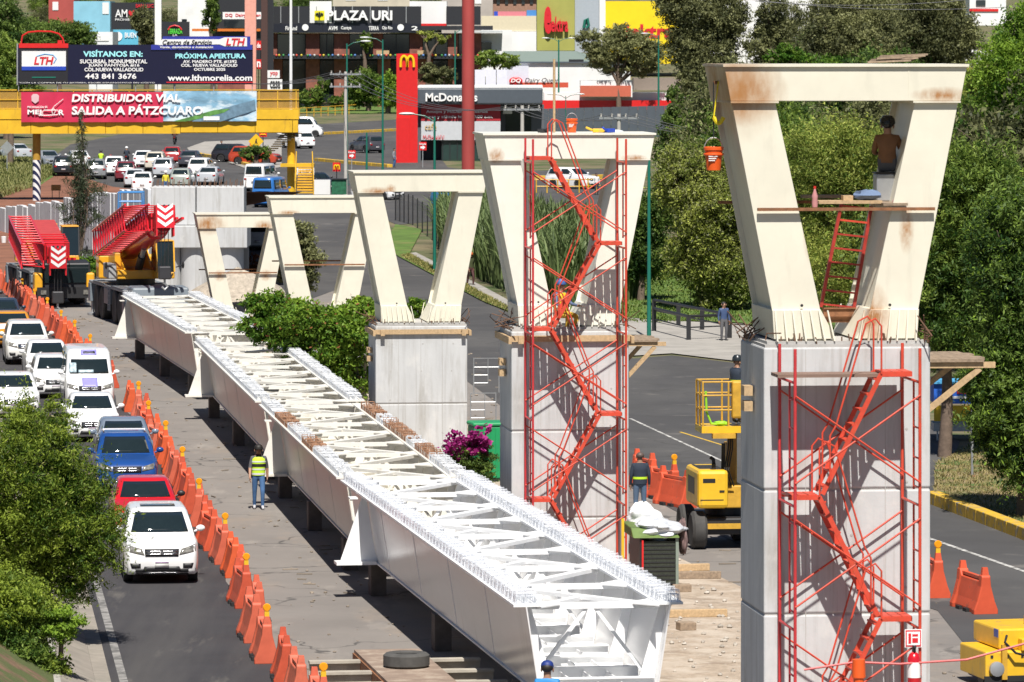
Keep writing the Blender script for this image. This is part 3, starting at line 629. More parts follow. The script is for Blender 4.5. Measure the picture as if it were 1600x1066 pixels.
# ------------------------------------------------------------------ left embankment with concrete gutter
def band(name, m, b0, b1, z0, z1, a0=-85, a1=150, n=60, dz=0):
    q = MB(); A = [a0 + (a1 - a0) * i / n for i in range(n + 1)]
    for a in A:
        base = lane_l(a); q.v += [tuple(AB(a, base + b0, z0 + dz)), tuple(AB(a, base + b1, z1 + dz))]
    q.f = [(2*i, 2*i+1, 2*i+3, 2*i+2) for i in range(n)]; o = q.build(name, m); o['kind'] = 'structure'; return o
gut = mat('gutter concrete', (.27,.24,.205), .9, var=.2, scale=1.2, stretch=(1,1,1), col2=(.22,.2,.17), mask=(.5,.65), mscale=1.5)
band('gutter', gut, -.3, .0, .02, .012); band('gutter', gut, -1.0, -.302, .34, .018)
band('gutter', mat('gutter rim', (.36,.34,.31), .85, var=.25, scale=2), -1.13, -1.002, .36, .345)
bank = mat('dry bank soil', (.16,.10,.06), .95, var=.35, scale=1.5, bump=.05, bscale=5, col2=(.08,.10,.03), mask=(.42,.52), mscale=.9)
band('embankment', bank, -2.6, -1.132, 1.25, .36); band('embankment', bank, -6.5, -2.602, 3.0, 1.25); band('embankment', bank, -30, -6.502, 4.0, 3.0)
# ------------------------------------------------------------------ right side: kerbs, walks, verge
def kerb(name, pts, w, h, m, seg=1.2, label=None):
    P_ = [G(*p) for p in pts]
    root = thing(name, label, 'kerb', P_[0]); n = 0
    for p, q in zip(P_, P_[1:]):
        L_ = (q - p).length; k = max(1, round(L_ / seg)); dr = (q - p) / k
        for j in range(k):
            a = p + dr * j - P_[0]; b = a + dr * .97; b_ = MB(); b_.bar(a + Vector((0,0,h/2 - .02)), b + Vector((0,0,h/2 - .02)), w, h); b_.build('kerb_stone', m, root, bevel=.02)
    return root
kerb('yellow_kerb', [(1456,786),(1520,810),(1600,841),(1660,866)], .35, .34, yellow_paint, 1.1, 'worn yellow kerb stones beside the dry grass verge')
sheet('verge', gpoly((1458,783),(1462,725),(1530,690),(1700,690),(1760,900),(1600,838)), mat('dry verge', (.25,.19,.10), .95, var=.3, scale=.8, bump=.05, bscale=6, col2=(.08,.13,.03), mask=(.48,.56), mscale=.5), .03)
sheet('sidewalk', gpoly((985,500),(1160,508),(1320,560),(1320,592),(1150,566),(1050,554),(985,558),(900,520)), pave, .05)
sheet('sidewalk', gpoly((630,398),(650,396),(760,452),(830,488),(1000,500),(985,558),(800,487),(760,470)), pave, .06)
sheet('verge', gpoly((600,385),(618,352),(660,360),(640,398),(765,466),(800,484),(815,496),(760,475),(622,402)), lawn, .07)
sheet('lawn', gpoly((900,512),(830,470),(860,380),(1200,380),(1400,480),(1330,555),(1160,506),(985,498)), lawn, .045)
# dark railing beside the walk
rl = thing('railing', 'black steel pipe railing enclosing the walk corner', 'railing', G(1080, 530))
o = Vector(rl.location); rp = [(1022,519),(1076,533),(1140,530),(1097,517),(1060,510),(1022,505)]
P_ = [G(*p) - o for p in rp]; hh_ = Vector((0, 0, 1.0))
for p in P_: q = MB(); q.box(p.x - .09, p.x + .09, p.y - .09, p.y + .09, p.z, p.z + 1.0); q.build('post', dark, rl)
for a, b in ((0,1),(1,2),(2,5)):
    q = MB(); q.tube(P_[a] + hh_, P_[b] + hh_, .06, n=8); q.tube(P_[a] + hh_*.55, P_[b] + hh_*.55, .03, n=6); q.build('rail', dark, rl)
# chain link fence by the reeds
fm = mat('fence wire', (.16,.16,.15), .6, metal=.4, alpha=.35)
cf = thing('chain_link_fence', 'dark chain link fence at the bend before the reeds', 'fence', G(640, 372)); o = Vector(cf.location)
fp = [G(618,345) - o, G(645,352) - o, G(676,376) - o, G(688,395) - o]
for k, (a, b) in enumerate(zip(fp, fp[1:])):
    n = 4
    for j in range(n): c = a.lerp(b, j / n); q = MB(); q.tube(c, c + Vector((0,0,1.9)), .04, n=6); q.build('post', dark, cf)
    q = MB(); q.quad(a, b, b + Vector((0,0,1.8)), a + Vector((0,0,1.8))); q.build('mesh_panel', fm, cf, fix=False)
# ------------------------------------------------------------------ yellow footbridge with billboard and banner
fd = gd(314); s_f = FP / fd
fb = at_base('footbridge', 'yellow steel pedestrian footbridge spanning the road', 'footbridge', 250, fd)
x = -419.0
while x < 465:
    x1 = min(x + 58.4, 466); pbox('girder_panel', yel, fb, x + .4, x1 - .4, 187.5, 209 - (x > 230) * 2, fd - 1.2, .25); x = x1
pbox('rear_girder', yel, fb, -419, 466, 187, 208, fd + 1.3, .25)
pbox('deck', mat('deck grating', (.2,.14,.06), .8), fb, -419, 466, 184, 187, fd - 1.2, 2.7)
pbox('fascia', yel, fb, -419, 33, 171, 186.5, fd - 1.25, .06); pbox('fascia', yel, fb, 400, 467, 171, 186.5, fd - 1.25, .06)
ambermesh = mat('amber mesh', (.45,.26,.05), .7, alpha=.45)
for yy in (fd - 1.2, fd + 1.3):
    for x in range(-408, 470, 29):
        if 33 < x < 400 and yy < fd: continue
        pbox('rail_post', yel2, fb, x, x + 1.6, 140, 171, yy, .05)
    for r_ in (140, 155, 169):
        if yy < fd: pbox('handrail', yel2, fb, -419, 33, r_, r_ + 1.6, yy - .03, .06); pbox('handrail', yel2, fb, 401, 467, r_, r_ + 1.6, yy - .03, .06)
        else: pbox('handrail', yel2, fb, -419, 467, r_, r_ + 1.6, yy - .03, .06)
    if yy > fd: pbox('rail_mesh', ambermesh, fb, -419, 467, 142, 170, yy + .04, .02)
    else: pbox('rail_mesh', ambermesh, fb, -419, 33, 142, 170, yy + .04, .02); pbox('rail_mesh', ambermesh, fb, 402, 467, 142, 170, yy + .04, .02)
striped = bpy.data.materials.new('spiral stripes'); striped.use_nodes = True
nt = striped.node_tree; wv = nt.nodes.new('ShaderNodeTexWave'); wv.inputs['Scale'].default_value = 1.1; wv.bands_direction = 'DIAGONAL'; wv.inputs['Distortion'].default_value = 0
cr = nt.nodes.new('ShaderNodeValToRGB'); cr.color_ramp.interpolation = 'CONSTANT'; cr.color_ramp.elements[0].color = (.75,.75,.75,1); cr.color_ramp.elements[1].color = (.015,.02,.07,1); cr.color_ramp.elements[1].position = .5
tcn = nt.nodes.new('ShaderNodeTexCoord'); nt.links.new(tcn.outputs['Object'], wv.inputs[0]); nt.links.new(wv.outputs[0], cr.inputs[0]); nt.links.new(cr.outputs[0], nt.nodes['Principled BSDF'].inputs['Base Color'])
o = Vector(fb.location)
for x, ms in ((57.5, striped), (455, yel), (-330, yel)):
    p = W(x, 250, fd + .1) - o; q = MB(); q.lathe([(.29, -.3), (.29, p.z)], (p.x, 0, 0), 20); q.build('column_base', ms, fb, True)
    t_ = W(x, 209, fd) - o; q = MB(); q.lathe([(.285, p.z + .005), (.285, t_.z)], (p.x, 0, 0), 20); q.build('column', yel if x != 57.5 else mat('brown yellow paint', (.42,.24,.03), .6, var=.2), fb, True)
# stair down at the right end: flight one runs back to the left, flight two comes towards the camera
dkt = mat('dark stair tread', (.10,.07,.03), .7)
for k in range(9):
    pbox('stair_tread', dkt, fb, 440 - k * 2.8, 470 - k * 5.2, 208 + k * 3.4, 209.4 + k * 3.4, fd - .9 - k*.02, 1.6)
for k in range(10):
    pbox('stair_tread', yel2, fb, 466 - k * .3, 487 + k * .25, 262 + k * 4.2, 264.5 + k * 4.2, fd - 1.5 - k * .3, .28)
for xx in (463, 488):
    q = MB(); a, b = W(xx, 258, fd - 1.2) - o, W(xx + (2 if xx > 470 else -2), 305, fd - 4.6) - o; q.bar(a, b, .08, .25); q.build('stair_stringer', yel, fb)
    q = MB(); q.tube(a + Vector((0,0,.95)), b + Vector((0,0,.95)), .04, n=6); q.tube(b + Vector((0,0,.95)), b, .04, n=6); q.tube(a + Vector((0,0,.95)), a, .04, n=6); q.build('stair_handrail', yel2, fb)
pbox('landing', yel, fb, 438, 490, 256, 261, fd - 1.2, 2.2)
# billboard above the footbridge
bd = fd - 1.5
bb = at_base('billboard', 'navy battery shop billboard with white lettering on the footbridge', 'billboard', 210, bd, z=W(210, 143, bd).z)
for x in (29, 90, 151, 212, 246, 273, 334, 394): pbox('support_post', steel, bb, x - .6, x + .6, 131, 143, bd + .1, .06)
pbox('panel', navy, bb, 27, 395, 70, 132, bd, .15); pbox('panel_frame', steel, bb, 26, 28, 68, 133, bd - .01, .18)
btc = flat('battery black', (.02,.02,.025), .4)
pbox('battery_body', btc, bb, 30, 106, 74, 128, bd - .05, .05); pbox('battery_label', white, bb, 34, 103, 80, 108, bd - .08, .03); pbox('battery_band', blue, bb, 34, 103, 104, 110, bd - .10, .03)
pbox('battery_lid', redp, bb, 29.5, 106.5, 68, 75, bd - .1, .2); pbox('battery_terminal', redp, bb, 90, 97, 63, 68, bd - .05, .15); pbox('green_strip', green_pole, bb, 50, 87, 120, 122, bd - .08, .03)
ob_ = Vector(bb.location); q = MB(); q.path([W(xx, yy, bd) - ob_ for xx, yy in ((33,68),(35,56),(44,50.5),(60,49),(80,49.5),(92,53),(98,60),(100,68))], .06, 6); q.build('battery_handle', redp, bb, True)
q = MB(); q.path([W(xx, yy, bd - .09) - ob_ for xx, yy in ((57,88),(70,84.5),(83,86),(88,92),(84,99))], .035, 5); q.build('logo_swoosh', flat('sky blue print', (.08,.35,.75)), bb)
text(bb, 'LTH', 53, 84, 89, 101, bd - .085, letter_r, bold=.03, shear=.2)
text(bb, 'VISÍTANOS EN:', 130, 223, 78, 89, bd - .02, cyan, bold=.03)
for s_, a, b, c, e in (('SUCURSAL MONUMENTAL',125,230,93,99.3),('JUAN PANTOJA #16',138,218,100,105.3),('COL.NUEVA VALLADOLID',132,224,106,111.7),('443 841 3676',133,213,115,123.5),
    ('AV. MADERO PTE. #1592',286,370,94,99),('COL. NUEVA VALLADOLID',283,371,99.8,104.5),('OCTUBRE 2025',303,352,106.3,110.8),('www.lthmorelia.com',262,394,117,126.5)): text(bb, s_, a, b, c, e, bd - .02, letter_w, bold=.025)
text(bb, 'PRÓXIMA APERTURA', 274, 384, 82, 91.5, bd - .02, cyan, bold=.03)
text(bb, '*CON LA COMPRA DE TU BATERÍA, RECIBE DIAGNÓSTICO SIN COSTO', 29, 242, 128, 130.6, bd - .02, letter_w)
pbox('red_rule', letter_r, bb, 260, 395, 128, 129.6, bd - .03, .03)
hdm = flat('royal blue print', (.03,.04,.30), .4)
pbox('header_panel', hdm, bb, 236, 394, 70.1, 78, bd - .07, .06); ppoly('header_panel', hdm, bb, [(250,70),(255,57),(391,57),(391,70)], bd - .07, .2)
ppoly('header_stripe', white, bb, [(248,71),(253,61.5),(343,61.5),(351,58.5),(386,58.5),(386,72.5),(351,72.5),(343,69.5),(249,70.5)], bd - .10, .03)
text(bb, 'Centro de Servicio', 254, 331, 62.5, 69.5, bd - .11, letter_k, shear=.3, bold=.01); text(bb, 'Venta, diagnóstico e instalación', 250, 333, 72, 76.5, bd - .09, letter_w, shear=.2, bold=.02)
text(bb, 'LTH', 353, 383, 60, 71, bd - .11, letter_r, bold=.03, shear=.2)
crim = mat('crimson banner cloth', (.52,.02,.07), .6, var=.12, scale=.5)
photo = mat('printed road picture', (.22,.42,.58), .6, var=.5, scale=.35, stretch=(1,1,3), col2=(.62,.70,.74), mask=(.46,.56), mscale=.35, mstretch=(1,1,2.5))
bn = at_base('road_banner', 'crimson roadworks banner with a road picture hung on the footbridge', 'banner', 215, fd - 1.45, z=W(215, 191, fd).z)
def cloth(name, m, x0, x1, y0, y1, d, n=40):
    q = MB(); o = Vector(bn.location); vs = []
    for i in range(n + 1):
        x = x0 + (x1 - x0) * i / n
        for j in range(5):
            y = y0 + (y1 - y0) * j / 4; vs.append(W(x, y, d) - o + Vector((0, .03 * math.sin(i * 1.3 + j) + .02 * math.sin(i * .4 + j * 2), 0)))
    q.add(vs, [(i*5+j, (i+1)*5+j, (i+1)*5+j+1, i*5+j+1) for i in range(n) for j in range(4)]); return q.build(name, m, bn, True)
cloth('banner_cloth', crim, 33, 255, 144, 191, fd - 1.4); cloth('banner_picture', photo, 255, 401, 142.5, 189.5, fd - 1.4, 26)
ppoly('picture_trees', flat('printed green', (.10,.26,.06), var=.5, scale=2), bn, [(270,190),(300,182),(335,172),(360,170),(350,176),(310,186),(290,190)], fd - 1.48, .02)
ppoly('picture_road', flat('printed blue grey', (.13,.22,.30), var=.3), bn, [(318,178),(398,156),(400,172),(345,190),(300,190)], fd - 1.47, .02)
pbox('picture_car', letter_w, bn, 318, 343, 182, 188, fd - 1.5, .02)
text(bn, 'DISTRIBUIDOR VIAL', 112, 282, 147, 159.5, fd - 1.5, letter_w, bold=.035, shear=.12); text(bn, 'SALIDA A PÁTZCUARO', 112, 317, 163, 179.5, fd - 1.5, letter_w, bold=.035, shear=.05)
text(bn, 'MICHOACÁN ES', 43, 74, 165, 169, fd - 1.5, letter_w, bold=.02); text(bn, 'MEJ', 43, 65, 171.5, 181, fd - 1.5, letter_w, bold=.03); text(bn, 'R', 92, 100, 171.5, 180, fd - 1.5, letter_w, bold=.03)
o = Vector(bn.location); q = MB(); q.path([W(x, y, fd - 1.52) - o for x, y in ((67,179),(66,175),(69,172.5),(90,172.5),(92,176),(90,179.5),(70,180.5),(64,180.5))], .035, 5, True); q.path([W(x, y, fd - 1.52) - o for x, y in ((80,173),(85,166),(99,155))], .025, 5); q.path([W(x, y, fd - 1.52) - o for x, y in ((82,178),(81,173),(84,170),(87,174),(84,178))], .03, 5); q.build('road_emblem', letter_w, bn)
ppoly('crest', flat('pale crest', (.65,.45,.48)), bn, [(49,150),(52,147),(58,147),(61,150),(60.5,158),(55,162),(49.5,158)], fd - 1.5, .02)
# ------------------------------------------------------------------ far buildings
def building(label, x, d, cat='building', name='building'): return at_base(name, label, cat, x, d)
# shopping plaza
pd = 650; pz = building('dark two storey shopping plaza with brick piers and white sign letters', 590, pd, name='shopping_plaza')
pbox('core', char, pz, 427, 752, 52, 172, pd + 2, 12); pbox('parapet', char, pz, 427, 658, 10, 51.5, pd - .4, 2.2)
for k in range(9): pbox('sign_panel', flat('navy cladding', (.016,.018,.028), .4), pz, 428 + k * 25.5, 428 + k * 25.5 + 25, 37.5, 51, pd - .55, .12)
for k in range(8): pbox('parapet_fin', steel, pz, 438 + k * 28, 439.3 + k * 28, 10, 36, pd - .6, .1)
pbox('white_panel', white, pz, 484, 518, 2, 36, pd - .5, .2); pbox('logo_plate', flat('lime yellow', (.75,.68,.02), .5), pz, 491.5, 507, 17, 32, pd - .9, .1)
o = Vector(pz.location); q = MB(); q.tube(W(499,31,pd-1)-o, W(499,22,pd-1)-o, .07, n=5)
for dx in (-5,-3,0,3,5): q.tube(W(499,26,pd-1)-o, W(499+dx,20+abs(dx)*.4,pd-1)-o, .05, n=5); q.ell(W(499+dx,20+abs(dx)*.4,pd-1)-o, .12, 6, 4)
q.build('tree_logo', letter_k, pz)
text(pz, 'PLAZA URI', 511, 613, 16.5, 32, pd - .7, letter_w, th=.3, bold=.03)
for x0, x1, s_ in ((446,464,'Finland'),(513,527,'AVM'),(533,549,'Cantya'),(576,592,'TERRA'),(597,613,'Ojo Rio'),(643,653,'2')): text(pz, s_, x0, x1, 41, 47.5, pd - .62, letter_w, bold=.02)
for x in (477, 626): q = MB(); o = Vector(pz.location); q.lathe([(.42,0),(.42,.06)], W(x,43,pd-.66)-o, 12, 'y'); q.build('round_logo', letter_w, pz)
pbox('stair_tower', white, pz, 640, 698, 2, 40, pd + 1, 6); pbox('red_band', redp, pz, 657, 698, 37, 41, pd + .8, .1); pbox('billboard_panel', char, pz, 697.5, 751, 10, 39, pd + .5, .4)
pbox('canopy', char, pz, 658, 770, 40.5, 47, pd - .6, 3.0); pbox('canopy', mat('pale canopy', (.5,.52,.53)), pz, 715, 785, 48, 51, pd - 1.2, 5)
pbox('floor_slab', char, pz, 427, 770, 86, 92, pd - 1.2, 4); 
cols = [(1,.1,.05),(.9,.7,.05),(.05,.4,.1),(.1,.3,.8),(.8,.8,.8)]
for k in range(48):
    q = MB(); q.ell(W(430 + k * 7 + random.uniform(-2,2), 86.5, pd - 1.25) - Vector(pz.location), .16, 6, 4); q.build('pennant_ball', flat('pennant %d' % (k % 5), tuple(c * .6 for c in cols[k % 5])), pz)
for x0, x1 in ((427,433),(478,499),(522,546),(583,598),(640,660),(700,716),(742,752)): pbox('brick_pier', brick, pz, x0, x1, 52, 86, pd + .8, 1.1)
for x0, x1 in ((427,441),(478,499),(522,541),(590,610),(652,676),(700,712),(742,752)): pbox('brick_pier', brick, pz, x0, x1, 92.5, 172, pd + .5, 1.4)
for x0, x1 in ((434,477),(500,521),(547,582),(599,639),(661,699),(717,741)): pbox('window', glass, pz, x0, x1, 54, 85, pd + 1.7, .2); pbox('window_frame', dark, pz, (x0+x1)/2 - .6, (x0+x1)/2 + .6, 54, 85, pd + 1.6, .2)
for x0, x1 in ((442,477),(500,521),(542,589),(611,651),(677,699)): pbox('shop_window', glass, pz, x0, x1, 95, 170, pd + 1.75, .2)
for x0, x1, y0, y1 in ((588,608,79,85),(652,672,79,85)): pbox('planter_box', wood, pz, x0, x1, y0, y1, pd - 1, .5)
pbox('white_wing', white, pz, 752, 800, 47, 80, pd + 4, 10); pbox('wing_window', glass, pz, 720, 768, 66, 80, pd + 3.7, .2)
# pylons at the plaza
pk = building('salmon pink sign pylon behind the billboard', 391, 560, 'pylon', 'sign_pylon'); pbox('shaft', flat('salmon paint', (.72,.33,.26), var=.1), pk, 382.5, 400, -20, 200, 560, 1.2)
bp = building('dark brown twin post pylon at the plaza corner', 418, 590, 'pylon', 'sign_pylon'); pbox('post', flat('brown metal', (.07,.035,.03)), bp, 408, 418, -20, 190, 590, .7); pbox('post', char, bp, 418.5, 427, -20, 190, 591, .6)
wp = at_base('flag_pole', 'tall white steel pole beside the footbridge stair', 'pole', 454.5, 480); o = Vector(wp.location); q = MB(); q.tube((0,0,0), W(454.5,-30,480)-o, .16, .12, 10); q.build('shaft', white, wp, True)
for (x0,x1,y0,y1,s_) in ((400.5,408,64,78,'de'),(400.5,408,93,108,'n')):
    sg = building('red sign panel lettered %s beside the pylon' % s_, 404, 570, 'sign', 'red_sign'); pbox('panel', redp, sg, x0, x1, y0, y1, 570, .2); text(sg, s_, x0 + .8, x1 - .8, y0 + 3, y1 - 3, 569.9, letter_w, bold=.03)
    pbox('post', dark, sg, 403.5, 404.5, y1, 200, 570.05, .1)
for (x0,x1,y0,y1,s_,mm) in ((348,410,19,30,'DQ  Dairy Queen',letter_r),(418,437,110,122,'yop',letter_r),(418,441,124,141,'casa',letter_k)):
    sg = building('white sign board lettered %s by the pylons' % s_, x0, 595 if x0 < 400 else 585, 'sign', 'sign_board'); dd = 595 if x0 < 400 else 585
    pbox('board', white, sg, x0, x1, y0, y1, dd, .2); text(sg, s_, x0 + 4, x1 - 3, y0 + 2.5, y1 - 2.5, dd - .02, mm, bold=.02); pbox('post', dark, sg, x1 - 3, x1 - 2, y1, 195, dd + .05, .1)
# restaurant at left of plaza
rs_ = building('charcoal restaurant behind the pylons with an orange roof edge', 370, 640); pbox('wall', char, rs_, 330, 410, -10, 100, 640, 8); pbox('orange_eave', flat('orange trim', (.6,.16,.02)), rs_, 300, 410, 45, 49, 639.4, .5); pbox('window', glass, rs_, 350, 400, 32, 44, 639.7, .2); pbox('brick_wall', brick, rs_, 340, 400, 105, 150, 639, .8)
# buildings behind the billboard at left
for (lab, x0, x1, y0, d, col, ws) in (
    ('red painted block with a white window high above the trees', 76, 116, -10, 800, (.38,.07,.06), [(82,91,3,16)]),
    ('sky blue block next to the red block', 115, 172, 2, 790, (.22,.48,.62), [(160,170,4,22)]),
    ('white walled block behind the dark restaurant sign', 278, 342, -10, 760, (.72,.72,.72), [(284,292,30,42)]),
    ('small white shelter with steel posts below the blue block', 139, 176, 50, 700, (.68,.70,.72), [(145,170,55,64)]),
    ('brown block at the back of the hill street', 340, 420, -20, 900, (.20,.13,.10), [(350,380,0,10)]),
    ('cream house on the far hillside above the plaza', 520, 640, -20, 950, (.5,.45,.36), [(540,556,-8,1),(590,606,-8,1)]),
    ('grey house on the far hillside beside the red pole', 690, 770, -20, 980, (.4,.36,.33), [(742,752,0,6)])):
    b_ = building(lab, (x0 + x1) / 2, d); pbox('wall', flat('wall ' + lab[:14], col, .8, var=.12, scale=.4), b_, x0, x1, y0, 160, d, 10)
    for w_ in ws: pbox('window', glass if 'white walled' in lab else white, b_, *w_, d - .1, .15)
hh0 = building('terracotta hillside house with small windows above the beige hall', 800, 1000); pbox('wall', flat('terracotta', (.30,.17,.12), .8, var=.2), hh0, 770, 842, -6, 60, 1000, 8); pbox('roof', flat('tile roof', (.35,.16,.1), .8), hh0, 768, 844, -12, -6, 999, 10)
for k in range(5): pbox('window', glass, hh0, 776 + k * 13, 781 + k * 13, 0, 7, 999.8, .2)
am = building('black restaurant sign board with white letters and a red heart', 207, 720, 'sign', 'sign_board'); pbox('board', char, am, 174, 241, 4, 46, 720, .3)
text(am, 'AM', 180, 199, 15, 27, 719.9, letter_w, bold=.01); text(am, 'R', 213, 220, 15, 27, 719.9, letter_w); text(am, 'PROHIBIDO', 180, 215, 29, 32.5, 719.9, letter_w); text(am, 'SAN LUC', 212, 240, 6.5, 12, 719.9, letter_r, bold=.03)
ppoly('heart', letter_r, am, [(206,28),(201,21),(201,17.5),(203.5,16),(206,18.5),(208.5,16),(211,17.5),(211,21)], 719.85, .1); pbox('post', dark, am, 205, 208, 46, 150, 720.1, .3)
cb = building('sky blue banner under the black restaurant sign', 196, 718, 'banner', 'banner_board'); pbox('cloth', flat('sky blue cloth', (.10,.42,.60)), cb, 177, 216, 46.5, 70, 718, .1); text(cb, 'BUEN', 195, 213, 51, 59, 717.9, letter_w, bold=.02); pbox('post', dark, cb, 178, 179, 70, 150, 718.1, .2)
q = MB(); q.lathe([(.65,0),(.65,.04)], W(184,57,717.9) - Vector(cb.location), 16, 'y'); q.build('round_logo', letter_w, cb)
te = building('black terrace bar sign board with green letters', 273, 690, 'sign', 'sign_board'); pbox('board', char, te, 250, 296, 34, 62, 690, .3); text(te, 'TERRAZA', 262, 285, 45, 53, 689.9, flat('neon green', (.08,.60,.05)), bold=.03); text(te, 'LA', 270, 277, 53.5, 56.5, 689.9, letter_w); pbox('post', dark, te, 271, 274, 62, 160, 690.1, .3)
o = Vector(te.location); q = MB(); q.path([W(x,y,689.9)-o for x,y in ((263,47),(266,42),(273,40),(280,42),(284,47))], .12, 5); q.build('arc_logo', letter_r, te)
wq = at_base('utility_column', 'thick white square post behind the billboard', 'pole', 247, 640); pbox('shaft', white, wq, 242, 252, -20, 150, 640, .8)
# burger restaurant with red sign slab
md = 452
mc = building('grey fast food restaurant with blue grey roof band and white letters', 745, md + 6, name='restaurant')
pbox('core', flat('dark grey wall', (.06,.062,.07)), mc, 638, 850, 165, 262, md + 3.5, 9); pbox('roof_band', grey, mc, 652, 848, 138, 163, md, 12, bevel=.12); pbox('roof_rim', white, mc, 652, 848, 134.5, 137.5, md + .2, 11.5)
pbox('left_wall', flat('slate wall', (.10,.105,.12)), mc, 638, 657.5, 163.5, 262, md + 1.4, 2); pbox('red_panel', flat('crimson panel', (.38,.02,.03)), mc, 658, 782, 163.5, 189, md + .9, .3); pbox('white_panel', flat('pale frosted panel', (.5,.52,.55)), mc, 658, 782, 189.5, 219, md + .92, .3)
pbox('window', glassg, mc, 690, 786, 219.5, 262, md + 1.2, .3)
for k in range(9): pbox('mullion', dark, mc, 691 + k * 11.5, 692.2 + k * 11.5, 219.5, 262, md + 1.1, .1)
pbox('side_wall', flat('slate wall', (.10,.105,.12)), mc, 783, 850, 164, 262, md + 2.8, .6); pbox('window', glass, mc, 790, 830, 172, 205, md + 2.7, .1); pbox('menu_board', letter_w, mc, 786, 800, 168, 178, md + 2.6, .05); pbox('red_door', redp, mc, 641, 651.5, 219, 255, md + 1.2, .2)
text(mc, "McDonald's", 665, 746, 145, 158.5, md - .05, letter_w, th=.2, bold=.025); text(mc, 'Antojos y McDelivery abiertos', 666, 762, 172, 178, md + .85, letter_w, bold=.015); text(mc, 'lunes y sábado hasta 00:00 a.m.', 664, 770, 180, 186, md + .85, letter_w, bold=.015); text(mc, "McDonald's!", 661, 694, 211, 218, md + .85, letter_r)
text(mc, 'café', 664, 682, 193, 203, md + .85, flat('gold lettering', (.5,.33,.08)))
sl = building('tall red sign slab with yellow arches beside the restaurant', 636, md - 4, 'sign', 'sign_slab'); pbox('slab', redp, sl, 619.5, 652.5, 84, 262, md - 4, .7); pbox('slab_base', redp, sl, 619, 640, 184, 262, md - 4.4, .4)
o = Vector(sl.location)
def arches(T, x0, x1, y0, y1, d, w):
    o = Vector(T.location); q = MB()
    for s in (0, 1):
        xa = x0 + s * (x1 - x0) / 2; h = (x1 - x0) / 2
        q.path([W(xa + h * (.5 - .5 * math.cos(math.pi * f)), y1 - (y1 - y0) * math.sin(math.pi * f) ** .6, d) - o for f in [k / 12 for k in range(13)]], w, 6)
    return q.build('arches_logo', letter_y, T, True)
arches(sl, 626, 646.5, 88, 105, md - 4.1, .12)
for (x, y0, y1, yb) in ((526,254,268,300),(396,221,233,262),(411,206,214,240)):
    dd = gd(yb); sg = building('small red square sign with yellow arches on a post', x, dd, 'sign', 'sign_board'); sg['group'] = 'small arches signs'
    pbox('board', redp, sg, x - 6, x + 6, y0, y1, dd, .15); arches(sg, x - 4, x + 4, y0 + 4, y1 - 3, dd - .05, .05); pbox('post', dark, sg, x - .8, x + .8, y1, yb, dd + .03, .08)
for (x, y0, y1, yb, lb) in ((549.5,235,248,285,'by the car park entrance'),(660.5,222,235,262,'at the restaurant window')):
    dd = gd(yb); sg = building('red sign with a white arrow ' + lb, x, dd, 'sign', 'arrow_sign'); pbox('board', redp, sg, x - 6, x + 6, y0, y1, dd, .12); pbox('post', steel, sg, x - .6, x + .6, y1, yb, dd + .03, .06)
    ppoly('arrow', letter_w, sg, [(x-3.5,y0+7),(x,y0+7),(x,y0+5),(x+4,y0+8.5),(x,y0+12),(x,y0+10),(x-3.5,y0+10)], dd - .03, .03); text(sg, 'Entrada', x - 5, x + 5, y0 + 1.5, y0 + 4.5, dd - .02, letter_w, bold=.02)
# red billboard column
rc = at_base('red_column', 'huge red steel column of a hoarding behind the piers', 'column', 731.5, 345); o = Vector(rc.location); q = MB(); q.lathe([(.44,-.3),(.42, (W(731,-40,345)-o).z)], (0,0,0), 28); q.build('shaft', mat('faded red paint', (.36,.055,.05), .6, var=.15, scale=.8, stretch=(1,1,.3)), rc, True); q = MB(); q.lathe([(.7,0),(.7,.08)], (0,0,0), 20); q.build('base_flange', rust, rc)
# ice cream shop
dq = building('white ice cream shop with red fascia and flat roof', 880, 600, name='ice_cream_shop'); pbox('wall', white, dq, 787, 985, 99, 170, 600, 12); pbox('roof_edge', grey, dq, 786, 983, 97, 99, 599.7, 12.5); pbox('side_block', flat('lilac white wall', (.62,.63,.72)), dq, 787, 826, 103, 170, 597.5, 2.4)
pbox('red_fascia', flat('orange red fascia', (.55,.08,.04)), dq, 796, 888, 129, 137, 597, .5); pbox('roof_unit', dark, dq, 889, 912, 93, 101, 603, 2)
q = MB(); q.ell(W(806,127,596.8)-Vector(dq.location), (.8,.12,.52), 14, 8); q.build('round_logo', letter_r, dq, True); text(dq, 'DQ', 798, 814, 123, 130, 596.6, letter_w, bold=.03, shear=.2); text(dq, 'Dairy Queen', 820, 874, 122, 131, 596.9, flat('dark lettering', (.03,.03,.035)), shear=.25, bold=.015)
d2 = building('low white shop with an orange red panel and brown flat roof', 960, 560, name='shop'); pbox('wall', white, d2, 850, 1100, 145, 185, 562, 9); pbox('front_block', white, d2, 907, 988, 126, 152, 560, 6); pbox('red_panel', flat('brick red panel', (.50,.12,.07)), d2, 906.5, 986, 134, 151, 559.8, .2); pbox('roof', flat('brown felt roof', (.21,.17,.14), .9), d2, 990, 1066, 122, 141, 566, 6); pbox('red_trim', redp, d2, 845, 1090, 157, 172, 561, .5)
gw = building('long blue grey panel fence behind the piers', 950, 530, 'wall', 'boundary_wall')
for k in range(17): pbox('wall_panel', grey, gw, 843 + k * 14, 856.6 + k * 14, 170 - k * .35, 222, 530 - k * .2, .2)
q = building('white and lilac advertising panel on the restaurant roof', 768, 480, 'panel', 'advertising_panel')
for k in range(3): pbox('panel', flat('lilac panel', (.70,.70,.80)), q, 742 + k * 17, 758 + k * 17, 109, 135, 480, .15)
pbox('post', dark, q, 742, 743, 135, 200, 480.05, .1)
